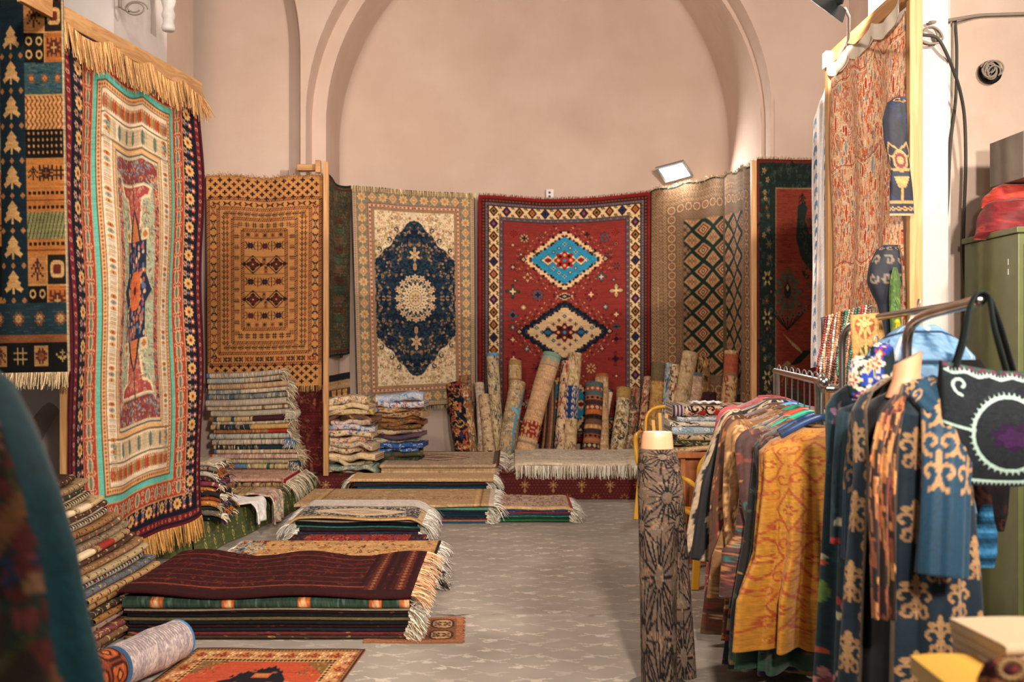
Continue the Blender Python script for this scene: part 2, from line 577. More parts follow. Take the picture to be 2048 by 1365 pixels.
def lattice_rug():
    c = Cv(360, 400, '6b5440')
    W, Hh = c.w, c.h
    c.band(0, 3, '0e231c')
    cols = ['a88660', '3a2a20', 'b8926a', '4c3428', '8a4a34']
    k = 0
    for ins, st in ((6, 4), (11, 6), (17, 4), (23, 6), (30, 4)):
        def mm(x, y, i, s, k=k):
            c.ros(x, y, 2.8, 4, cols[(i + k) % 2 * 2], cols[3], .2)
        c.around(ins, ins, 7 if st == 6 else 5, mm)
        k += 1

    def cell(x, y, i, s):
        c.ros(x, y, 7.5, 8, 'c09a70', None, .06)
        c.ros(x, y, 5.6, 8, '6a4a36', None, .06)
        c.ros(x, y, 3, 4, 'b08a60', '3a201a')
    c.around(42, 42, 17, cell)
    for ins in (54, 60):
        c.around(ins, ins, 6, lambda x, y, i, s: c.ros(x, y, 2.6, 4, 'a07c58', '3a2a20', .2))
    c.m = np.zeros((Hh, W), bool)
    c.m[66:-66, 66:-66] = True
    for j in range(0, 60):
        for i in range(0, 60):
            x, y = 62 + i * 7, 62 + j * 7
            if x > W - 60 or y > Hh - 60:
                continue
            c.ros(x, y, 3.3, 4, 'b08a60' if (i + j) % 2 else '4a3226', '3a2018', .25)
    px, py = 46, 36
    y0 = 84
    for i in range(-1, 7):
        for j in range(-1, 18):
            x = 84 + 23 + i * px + (px / 2 if j % 2 else 0)
            y = y0 + j * py / 2
            if x < 74 or x > W - 72 or y < 66:
                continue
            c.dia(x, y, 24, 19, '10261e')
            c.dia(x, y, 18.5, 14.5, '3a2a20')
            c.dia(x, y, 17.5, 13.5, 'a07a54')
            if (j % 2) == 0:
                c.dia(x, y, 13, 10, '6a3024')
                c.dia(x, y, 9, 7, 'b08c62')
                c.dia(x, y, 5, 4, '2a1a16')
                c.dia(x, y, 2, 2, 'c0a070')
            else:
                for a in range(6):
                    c.ros(x + 7 * math.cos(a * 1.047), y + 5.5 * math.sin(a * 1.047), 3.4, 4, '5a3226', 'b89068')
                c.ros(x, y, 3, 4, '5a3226', 'c0a070')
    c.m = None
    c.grain(9, .05, .03)
    return c.soften(1)


def prayer_rug():
    c = Cv(340, 680, 'b88a5c')
    W, Hh = c.w, c.h
    xm = W / 2
    maroon, navy, red, turq, cream, orng = '55161f', '121724', '9c4032', '62b2a2', 'dcc6a8', 'cfa270'
    c.band(0, 5, maroon)
    c.band(5, 8, navy)
    c.band(8, 17, '6a1a24')
    c.around(12.5, 12.5, 11, lambda x, y, i, s: c.ros(x, y, 3.4, 6, 'b98a68', '4a1018', .15) if i % 2 else c.dia(x, y, 2.6, 2.6, 'a06a3c'))
    c.band(17, 23, navy)
    c.band(23, 44, '1c1820')

    def rose(x, y, i, s):
        if i % 3 == 0:
            c.ros(x, y, 9.5, 10, 'd2ab72', None, .12)
            c.ros(x, y, 6, 8, 'c98e50', '6a3020', .2)
        else:
            dx, dy = (7, 0) if s % 2 else (0, 7)
            c.ros(x + dx * .9, y + dy * .9, 5, 6, 'b8584a', 'e0bc8a', .2)
            c.ros(x - dx * .9, y - dy * .9, 5, 6, 'c9a27c', '6a2a3a', .2)
            c.dia(x, y, 3, 3, '5a6c84')
    c.around(33.5, 33.5, 14, rose)
    c.band(44, 46, 'c0905c')
    c.band(46, 70, red)

    def leaf(x, y, i, s):
        if s % 2 == 0:
            c.ell(x, y, 6, 10, 'c2a87a')
            c.ell(x, y, 4, 8, '8d8a74')
            c.line([(x, y - 8), (x, y + 8)], 1, '5c5040')
            c.ros(x + 11, y + 5, 4, 5, 'd8b088', '7a2020')
            c.ros(x + 11, y - 6, 4, 5, 'd8b088', '7a2020')
        else:
            c.ell(x, y, 6, 10, 'c2a87a')
            c.ell(x, y, 4, 8, '8d8a74')
            c.line([(x, y - 8), (x, y + 8)], 1, '5c5040')
            c.ros(x + 6, y + 11, 4, 5, 'd8b088', '7a2020')
            c.ros(x - 6, y + 11, 4, 5, 'd8b088', '7a2020')
    c.around(58, 58, 22, leaf)
    c.band(70, 72, 'c0905c')
    c.band(72, 80, turq)
    c.band(80, 82, '5a4a34')
    c.band(82, 90, orng)
    c.around(86, 86, 5, lambda x, y, i, s: c.dia(x, y, 2, 2, '8a4a2a'))
    c.band(90, 91, '3f3a34')
    # the wide cream band with upright shapes (top and bottom: columns; sides: rows of bars)
    c.band(91, 111, cream, 91, 148)
    R = random.Random(2)
    for b in (0, 1):
        for i in range(34):
            x = 95 + i * (W - 190) / 33
            ya, yb = (96, 116) if not b else (Hh - 116, Hh - 96)
            c.ell(x, (ya + yb) / 2, 3, 9, ['a8502e', '9a4430', 'b87a40', '857a5a'][i % 4])
            c.sup(x + 2, (ya + yb) / 2 - 6, 1.3, 1.3, 'e0c8a0')
        ya, yb = (124, 146) if not b else (Hh - 146, Hh - 124)
        c.rect(91, ya - 5, W - 91, ya - 3, '6a5a44')
        c.rect(91, yb + 3, W - 91, yb + 5, '6a5a44')
        for i in range(26):
            x = 98 + i * (W - 196) / 25
            if i % 4 == 1:
                c.ell(x, (ya + yb) / 2, 4, 10, '6f7c6c')
                c.line([(x, ya), (x, yb)], 1, '3a4038')
            else:
                for q in range(-1, 2):
                    c.line([(x + q * 2, ya), (x + q * 2, yb)], .9, 'a88a5c' if (i % 3) else '8a7c5c')
    y = 100
    k = 0
    while y < Hh - 100:
        for sx in (0, 1):
            x0, x1 = (93, 109) if not sx else (W - 109, W - 93)
            if k % 6 < 3:
                for q in range(3):
                    c.line([(x0 + 2, y + q * 2.4), (x1 - 2, y + q * 2.4)], 1.0, ['a8a090', '8e7a5c', 'b09070'][k % 3])
            else:
                c.ell((x0 + x1) / 2, y + 3, 6, 3, ['b06a3c', '8a8a7a', 'c08850'][k % 3])
                c.sup((x0 + x1) / 2, y + 3, 1.3, 1.3, '5a3a2a')
        y += 7.5
        k += 1
    c.band(111, 112, '5f5a4c', 150, 151)
    c.band(112, 117, orng, 151, 158)
    c.band(117, 118, '44505a', 158, 160)
    c.band(118, 120, 'c6b48c', 160, 164)
    x0, y0 = 120, 164
    c.rect(x0, y0, W - x0, Hh - y0, '98a084')
    c.m = np.zeros((Hh, W), bool)
    c.m[y0:Hh - y0, x0:W - x0] = True
    c.floral(x0, y0, W - x0, Hh - y0, 2100, ['8a9a78', 'a8b094', '7a4a3e', 'b07a58', 'c8b492', '6a7a66', 'a0b294', 'bcb698', '96a88a'], 1.2, 3.2, 5, .3, 1)
    for sx in (0, 1):
        X = x0 if not sx else W - x0 - 9
        c.rect(X, y0, X + 9, Hh - y0, 'a0584a' if not sx else '9a4c40')
        c.floral(X, y0, X + 9, Hh - y0, 260, ['d0a070', '3a2830', 'c87a5a', '6a7a74'], 1, 2.5, 6 + sx, .2)
    for b in (0, 1):
        f = (lambda y: y) if not b else (lambda y: Hh - y)
        c.poly([(x0, f(y0)), (W - x0, f(y0)), (W - x0, f(y0 + 12)), (xm + 34, f(y0 + 32)), (xm - 34, f(y0 + 32)), (x0, f(y0 + 12))], '7a3a38')
        c.floral(x0, min(f(y0), f(y0 + 30)), W - x0, max(f(y0), f(y0 + 30)), 160, ['5a7a8a', 'b89a70', '8a9a94', '9a4a3c'], 1.2, 3, 9 + b, .3)
        c.poly([(xm - 38, f(y0 + 34)), (xm + 38, f(y0 + 34)), (xm + 34, f(y0 + 50)), (xm + 20, f(y0 + 56)), (xm + 15, f(y0 + 92)), (xm, f(y0 + 118)), (xm - 15, f(y0 + 92)), (xm - 20, f(y0 + 56)), (xm - 34, f(y0 + 50))], 'd4be98')
        c.poly([(xm - 34, f(y0 + 37)), (xm + 34, f(y0 + 37)), (xm + 30, f(y0 + 47)), (xm + 16, f(y0 + 53)), (xm + 11, f(y0 + 90)), (xm, f(y0 + 108)), (xm - 11, f(y0 + 90)), (xm - 16, f(y0 + 53)), (xm - 30, f(y0 + 47))], '9a4440')
        c.floral(xm - 26, min(f(y0 + 38), f(y0 + 100)), xm + 26, max(f(y0 + 38), f(y0 + 100)), 90, ['8a9a80', 'b8906e', '8a3a36', 'b0a486'], 1, 2.6, 12 + b, .2)
        for q in range(7):
            c.line([(xm - 11 + q * 3.6, f(y0 + 42)), (xm - 8 + q * 2.6, f(y0 + 88))], .9, 'c07a5a')
    c.m = None
    ym = Hh / 2
    for sy in (-1, 1):
        c.poly([(xm - 14, ym + sy * 66), (xm + 14, ym + sy * 66), (xm + 8, ym + sy * 92), (xm, ym + sy * 112), (xm - 8, ym + sy * 92)], '2c3038')
        c.poly([(xm - 10, ym + sy * 66), (xm + 10, ym + sy * 66), (xm + 5, ym + sy * 90), (xm, ym + sy * 104), (xm - 5, ym + sy * 90)], 'b86a3e')
        for sx in (-1, 1):
            c.rect(xm + sx * 22 - 7, ym + sy * 74 - 8, xm + sx * 22 + 7, ym + sy * 74 + 8, 'cbb48c')
            c.dia(xm + sx * 22, ym + sy * 74, 5, 5, 'a86a40')
        c.line([(xm, ym + sy * 104), (xm, ym + sy * 150)], 1.5, '5a3a34')
    c.rect(xm - 24, ym - 66, xm + 24, ym + 66, '262c40')
    c.poly([(xm - 36, ym), (xm - 24, ym - 20), (xm - 24, ym + 20)], '262c40')
    c.poly([(xm + 36, ym), (xm + 24, ym - 20), (xm + 24, ym + 20)], '262c40')
    R = random.Random(77)
    for i in range(150):
        x, y = xm + R.uniform(-22, 22), ym + R.uniform(-64, 64)
        c.ell(x, y, R.uniform(1.5, 3), R.uniform(2.5, 5), R.choice(['c08a74', 'b06a4e', 'd0a880', '8a4a5a', '5a6a84', 'a85a3a']))
    c.sup(xm, ym, 13, 26, 'c86a3c', 3)
    c.ros(xm, ym, 9, 6, 'b04a34', '4a2018', .3, 0, 1.5)
    c.grain(13, .06, .05)
    c.soften(1)
    c.a = c.a[34:].copy()
    c.h = c.a.shape[0]
    return c


def patch_rug():   # gabbeh-like patchwork with arrow trees; right third is what shows
    c = Cv(300, 560, '1c2a30')
    W, Hh = c.w, c.h
    gold, oran, teal, blk = 'c98e50', 'b4652e', '2a4a54', '14120f'
    PAT = ['teal', 'chev', 'blk', 'orange', 'fig', 'sky', 'diag', 'check']
    R = random.Random(3)

    def block(x0, y0, x1, y1, kind):
        if kind == 'teal' or kind == 'sky':
            c.rect(x0, y0, x1, y1, '34525a' if kind == 'teal' else '2b4450')
            for _ in range(int((x1 - x0) * (y1 - y0) / 26)):
                x, y = R.uniform(x0, x1 - 5), R.uniform(y0, y1)
                c.line([(x, y), (x + R.uniform(3, 8), y)], 1.1, R.choice(['4a6a70', '22383e', '5a6a4c', '1d3038', '6a6a4a']))
            for i in range(3):
                x = x0 + (x1 - x0) * (i + .5) / 3
                c.st(FLW, x, (y0 + y1) / 2, 1.5, {'#': 'a04a2c', 'o': 'c08a4a'})
        elif kind == 'chev':
            c.rect(x0, y0, x1, y1, 'd3a060')
            x = x0 + 3
            while x < x1 - 2:
                y = y0 + 3
                pts = []
                while y < y1:
                    pts.append((x + (2 if (int((y - y0) / 5) % 2) else -2), y))
                    y += 5
                if len(pts) > 1:
                    c.line(pts, 2.0, '8a3a1e')
                x += 7
        elif kind == 'blk':
            c.rect(x0, y0, x1, y1, blk)
            x = x0 + 5
            while x < x1 - 3:
                y = y0 + 5
                while y < y1 - 2:
                    c.sup(x, y, 1.7, 1.9, 'c98a50')
                    y += 8
                x += 7.5
        elif kind == 'orange':
            c.rect(x0, y0, x1, y1, 'c07638')
            x = x0 + 5
            i = 0
            while x < x1 - 3:
                for y in (y0 + 6, y1 - 6):
                    c.rect(x - 2, y - 2, x + 2, y + 2, '241410')
                x += 7.5
            c.line([(x0, (y0 + y1) / 2), (x1, (y0 + y1) / 2)], 1.4, '8a4422')
        elif kind == 'fig':
            c.rect(x0, y0, x1, y1, 'c47a3a')
            for i, g in enumerate((TREE, CRAB, HASH)):
                c.st(g, x0 + (x1 - x0) * (i + .5) / 3, (y0 + y1) / 2, 2.1, {'#': '33201a', 'o': '8a4a22'})
        elif kind == 'diag':
            c.rect(x0, y0, x1, y1, '8a8a5a')
            for q in range(int((x1 - x0 + y1 - y0) / 6)):
                c.line([(x0 + q * 6, y0), (x0 + q * 6 - 10, y1)], 1.4, '4a3a22')
        elif kind == 'check':
            c.rect(x0, y0, x1, y1, blk)
            n = int((x1 - x0) / 9)
            for i in range(n):
                for j in range(int((y1 - y0) / 9)):
                    if (i + j) % 2:
                        c.rect(x0 + i * 9, y0 + j * 9, x0 + i * 9 + 9, y0 + j * 9 + 9, 'cc9450')

    def col_blocks(x0, x1, seq, y):
        for kind, h in seq:
            c.m = np.zeros((Hh, W), bool)
            c.m[int(y):int(y + h), int(x0):int(x1)] = True
            if kind == 'quad':
                xm_, ym_ = (x0 + x1) / 2, y + h / 2
                c.rect(x0, y, x1, y + h, 'd09a58')
                for (a, b, k2) in ((x0, y, 0), (xm_ + 1, y, 1), (x0, ym_ + 1, 2), (xm_ + 1, ym_ + 1, 3)):
                    a1, b1 = a + (x1 - x0) / 2 - 1.5, b + h / 2 - 1.5
                    c.rect(a, b, a1, b1, ['c08048', '241a14', '16120f', 'b86a34'][k2])
                    mx_, my_ = (a + a1) / 2, (b + b1) / 2
                    if k2 == 2:
                        for q in range(4):
                            c.ell(mx_ + (q % 2 - .5) * 16, my_ + (q // 2 - .5) * 17, 5.5, 6, 'd0a468')
                            c.ell(mx_ + (q % 2 - .5) * 16, my_ + (q // 2 - .5) * 17, 2.8, 3, '16120f')
                    elif k2 == 0:
                        c.st(TREE, mx_, my_, 2.8, {'#': '4a2a20'}, 3.4)
                    elif k2 == 1:
                        c.sup(mx_, my_, 11, 11, 'd0a468', 4)
                        c.sup(mx_, my_, 6, 6, '6a2a1c', 4)
                    else:
                        c.st(CRAB, mx_, my_, 2.1, {'#': '5a2a1c', 'o': 'd0a468'}, 2.6)
            elif kind == 'night':
                c.rect(x0, y, x1, y + h, blk)
                for i in range(8):
                    for j in range(5):
                        c.sup(x0 + 4 + i * 9, y + 5 + j * 10, 1.5, 1.5, '7a3a28')
                xm_ = (x0 + x1) / 2
                c.line([(xm_, y), (xm_, y + h - 8)], 3, 'b0663a')
                c.dia(xm_, y + h - 9, 4, 6, 'cc8c50')
                for q in range(3):
                    for sx in (-1, 1):
                        c.line([(xm_ + sx * 8, y + 10 + q * 13), (xm_ + sx * 22, y + 2 + q * 13)], 3.5, 'b87444')
            else:
                block(x0, y, x1, y + h, kind)
            y += h
            c.m = None
        return y
    X0 = 110
    c.rect(0, 0, W, 20, 'a86838')
    # columns: left misc, navy arrows, right blocks
    for k, (xa, xb) in enumerate(((0, 60), (60, 132))):
        col_blocks(xa, xb, [('sky', 40), ('night', 56), ('quad', 70), ('teal', 36), ('check', 50), ('chev', 42), ('blk', 30), ('fig', 34), ('orange', 30), ('diag', 36), ('quad', 70)], 18)
    col_blocks(132, 194, [('sky', 36), ('diag', 36), ('blk', 24), ('teal', 30), ('diag', 30), ('fig', 36), ('sky', 40), ('diag', 60), ('chev', 50), ('fig', 46), ('check', 64), ('fig', 40), ('diag', 30)], 12)
    xn0, xn1 = 192, 234
    c.rect(xn0, 98, xn1, 468, '142630')
    for j in range(8):
        y = 130 + j * 44
        xm_ = (xn0 + xn1) / 2
        for q in range(3):
            w = 5 + q * 3.6
            c.poly([(xm_ - w - 4, y + q * 7 + 2), (xm_, y - 8 + q * 7), (xm_ + w + 4, y + q * 7 + 2), (xm_ + w, y + q * 7 + 7), (xm_, y + q * 7), (xm_ - w, y + q * 7 + 7)], 'd8a466')
        c.rect(xm_ - 2, y - 4, xm_ + 2, y + 23, 'd8a466')
        for sx in (-1, 0, 1):
            c.dia(xm_ + sx * 17, y + 31, 4.5, 4.5, 'b07240')
    col_blocks(236, W, [('sky', 40), ('night', 46), ('quad', 76), ('teal', 40), ('chev', 44), ('blk', 36), ('fig', 38), ('orange', 30), ('diag', 34), ('orange', 28), ('fig', 36), ('blk', 30), ('chev', 46), ('teal', 48)], 8)
    col_blocks(236, W, [('quad', 76)], Hh - 148)
    c.rect(0, Hh - 88, W, Hh - 48, '22363e')
    for i in range(9):
        c.st(FLW, 16 + i * 34, Hh - 68, 2.4, {'#': '8a4a30', 'o': 'b8925c'})
    for i in range(70):
        x, y = R.uniform(0, W - 10), R.uniform(Hh - 88, Hh - 50)
        c.line([(x, y), (x + 9, y)], 1, '38545a')
    c.rect(0, Hh - 48, W, Hh - 38, '8a5230')
    c.rect(0, Hh - 38, W, Hh, '12100f')
    for i in range(9):
        x = 18 + i * 34
        if i % 2:
            c.rect(x - 12, Hh - 34, x + 12, Hh - 8, 'b88a52')
        c.st((LEAF, TREE, HASH, FLW)[i % 4], x, Hh - 21, 2.6, {'#': '5a2a1c' if i % 2 else 'b8965c', 'o': '8a4a30'})
    c.rect(W - 3, 0, W, Hh, 'c9b48c')
    c.a *= .84
    c.grain(21, .06, .08)
    return c.soften(1)


def peacock_rug():
    c = Cv(180, 420, '1e2a24')
    W, Hh = c.w, c.h
    c.band(0, 6, '6e2a20')
    c.floral(6, 6, W - 6, Hh - 6, 800, ['2c3a30', '3a4a3c', '16201c', '4a5a48', '243a40'], 2, 5, 2, .3)
    R = random.Random(4)
    for i in range(40):
        y = 20 + i * 14 + R.uniform(-4, 4)
        for x in (24, W - 24):
            c.ros(x + R.uniform(-9, 9), y, R.uniform(4, 8), R.choice((5, 6)), R.choice(['b89a62', '6a3a2c', '52624e', '1a1c1a', '8a6a44']), 'a0543a', .3)
    for y in (180, 240, 330):
        c.ros(24, y, 12, 6, 'c9a86c', '1c1c1a', .35)
    c.band(43, 45, 'a08058')
    c.rect(45, 45, W - 45, Hh - 45, '8e3a28')
    c.rect(45, 45, W, Hh - 45, '8e3a28')
    for i in range(700):
        x, y = R.uniform(45, W - 4), R.uniform(46, Hh - 46)
        c.line([(x, y), (x + R.uniform(4, 14), y)], 1, R.choice(['7a3022', 'a04a32', '6a281e', '99442e']))
    # peacock
    dkg = '24302a'
    c.poly([(96, 70), (110, 64), (118, 74), (112, 92), (122, 112), (150, 120), (180, 60), (180, 250), (168, 300), (158, 240), (150, 200), (128, 170), (104, 150), (92, 120)], dkg)
    c.floral(100, 90, 178, 230, 130, ['3a4a3e', '1a241e', '4a4434'], 2, 5, 6, .4)
    c.st(TREE, 106, 60, 2.2, {'#': '16201c'})
    c.m = None
    for (x, y) in ((72, 200), (88, 380)):
        c.ros(x, y, 30, 12, '4c5a48', None, .15, 0, 1.2)
        c.ros(x, y, 22, 8, '6a4034', '24342e', .2, 0, 1.2)
        c.dia(x, y - 6, 7, 10, '1c2420')
        c.dia(x, y - 6, 3.5, 6, 'c9a868')
    for k in range(-3, 4):
        c.line([(72, 258), (72 + k * 13, 232 - abs(k) * 4 + 10)], 2, '1a241e')
        c.ros(72 + k * 13, 232 - abs(k) * 4 + 8, 5, 6, '52685a', '2a3a34')
        c.line([(72, 305), (72 + k * 13, 340 - abs(k) * 4)], 2, 'b89a6a')
        c.ros(72 + k * 13, 345 - abs(k) * 4, 5, 5, '3c5048', 'a06a4a')
    c.poly([(60, 262), (100, 285), (110, 296), (84, 282)], 'c0a070')
    c.poly([(76, 312), (110, 288), (126, 290), (100, 308)], '1c241f')
    c.a *= .78
    c.grain(23, .05, .06)
    return c.soften(1)


def green_rug():
    c = Cv(130, 260, '3e4030')
    c.floral(0, 0, 130, 260, 1500, ['2c3428', '4a4c36', '5a4632', '6a3c2c', '34443c', '54603f', '48302a', '6a5a40'], 1.5, 4, 31, .1)
    for x in (22, 108):
        c.line([(x, 12), (x, 248)], 2, '5a3026')
    c.band(0, 4, '15221f')
    c.band(6, 10, '4a2c24')
    for j in range(11):
        c.rect(46, 50 + j * 15, 84, 60 + j * 15, ['4c3028', '3c4a3a', '5a4432'][j % 3])
    c.grain(33, .12, .14, .1)
    return c


def suzani():
    c = Cv(220, 640, 'cfa884')
    R = random.Random(12)
    cols = ['c2593c', 'b4472f', 'c86244', 'd8b490', 'ca764e', '8e8a84', '9c3c30', 'dcc6ac', 'a5704e', '7c7c80', 'd08a60', '74604c', 'bf6a48']
    for i in range(7200):
        x, y = R.uniform(0, 220), R.uniform(-8, 640)
        L = R.uniform(3, 13)
        c.line([(x, y), (x + R.uniform(-1.6, 1.6), y + L)], R.uniform(.9, 2.0), R.choice(cols))
    for i in range(110):
        x, y = R.uniform(6, 214), R.uniform(10, 630)
        h = R.uniform(8, 20)
        c.ell(x, y, 3.2, h, 'dcc4a4')
        c.ell(x, y, 2.1, h - 3, R.choice(['a83a2c', '8c8c90', 'b8502e', 'a83a2c']))
        for q in (-1, 1):
            c.spiral(x + q * 6, y + h * .6, 3.5, 1.1, R.choice(['e0caa8', 'b8502e']), .8, R.uniform(0, 6), q)
    for y in (20, 168, 334, 490):
        for o, cc in ((0, 'a04a30'), (5, 'd8b894')):
            c.line([(x, y + o + 5 * math.sin(x * .12)) for x in range(0, 222, 5)], 1.6, cc)
    c.a = np.clip(c.a * 1.13, 0, 1)
    c.grain(15, .05, .02)
    return c


def white_cloth():
    c = Cv(90, 300, 'd6d0cc')
    for x in range(0, 90, 11):
        c.line([(x, 0), (x, 300)], .9, 'b4b0b4')
    for y in range(0, 300, 14):
        c.line([(0, y), (90, y)], .8, 'c0bcbc')
    R = random.Random(9)
    for j in range(19):
        for i, x in enumerate((16, 42, 70)):
            y = 8 + j * 16
            if i == 1:
                continue
            cc = R.choice(['6a86a8', '8098b0', '587a9c'])
            c.ell(x, y, 5, 3, cc)
            c.ell(x - 4, y + 3, 2.5, 3.5, cc)
            c.ell(x + 4, y + 3, 2.5, 3.5, cc)
    c.grain(15, .03, .02)
    return c


def floor_rug():   # orange red rug, animal figure
    c = Cv(300, 220, 'a8402a')
    W, Hh = c.w, c.h
    c.band(0, 4, '3a2420')
    c.band(4, 10, '9a6a40')
    c.around(7, 7, 6, lambda x, y, i, s: c.dia(x, y, 2, 2, '4a2a1c'))
    c.band(10, 34, 'b8824e')

    def fm(x, y, i, s):
        c.st(HOOK if i % 2 else LEAF, x, y, 2.4, {'#': 'd8b888' if i % 2 else '8a3020', 'o': '8a3020'}, 2.4)
        c.st(CRAB, x + 8, y + 3, 1.0, {'#': '7a2a1c', 'o': 'd8b888'})
    c.around(22, 22, 20, fm)
    c.band(34, 42, 'c89a60')
    c.around(38, 38, 7, lambda x, y, i, s: c.dia(x, y, 3, 3, '2a1c18'))
    c.rect(42, 42, W - 42, Hh - 42, 'b04a30')
    for sx in (-1, 1):
        xx = 150 + sx * 108
        c.poly([(xx, 42), (xx - sx * 40, 42), (xx, 78)], '7a5a34')
        c.floral(min(xx, xx - sx * 40), 42, max(xx, xx - sx * 40), 78, 60, ['7a3a24', 'a87a44', '5a4428'], 1.5, 3, 4)
    # long-bodied beast with saw-tooth back
    dk = '1c1a20'
    body = [(98, 112), (104, 98), (120, 92), (128, 78), (150, 68), (172, 58), (190, 72), (206, 92), (210, 116), (204, 112), (192, 100), (180, 100), (190, 116), (186, 120), (168, 104), (140, 104), (132, 100), (124, 106), (112, 106), (106, 118)]
    c.poly([(x, y) for x, y in body], dk)
    for i in range(9):
        x = 118 + i * 9
        yb = np.interp(x, [104, 128, 150, 172, 190, 206], [96, 78, 68, 58, 72, 92])
        c.poly([(x - 4, yb + 3), (x, yb - 5), (x + 4, yb + 3)], dk)
    c.rect(150, 76, 178, 90, 'b04a30')
    c.rect(153, 79, 175, 87, 'a8783c')
    c.sup(146, 72, 5, 3, '8a4a2c')
    c.sup(180, 74, 5, 3, '8a4a2c')
    c.poly([(80, 104), (98, 98), (96, 108), (84, 110)], 'b88450')
    c.poly([(206, 96), (232, 100), (246, 110), (222, 108)], 'b88450')
    c.grain(35, .07, .06)
    return c.soften(1)

# ---------------------------------------------------------------- geometry helpers
def P(px, py, Y):
    return np.array([(px - CX) * Y / FPX, Y, CAMZ - (py - CY) * Y / FPX])


def lin(c):
    c = np.asarray(c, np.float32)
    return np.where(c <= .04045, c / 12.92, ((c + .055) / 1.055) ** 2.4).astype(np.float32)


def V3(*a):
    return np.array(a, float)


def unit(v):
    v = np.asarray(v, float)
    return v / max(np.linalg.norm(v), 1e-9)


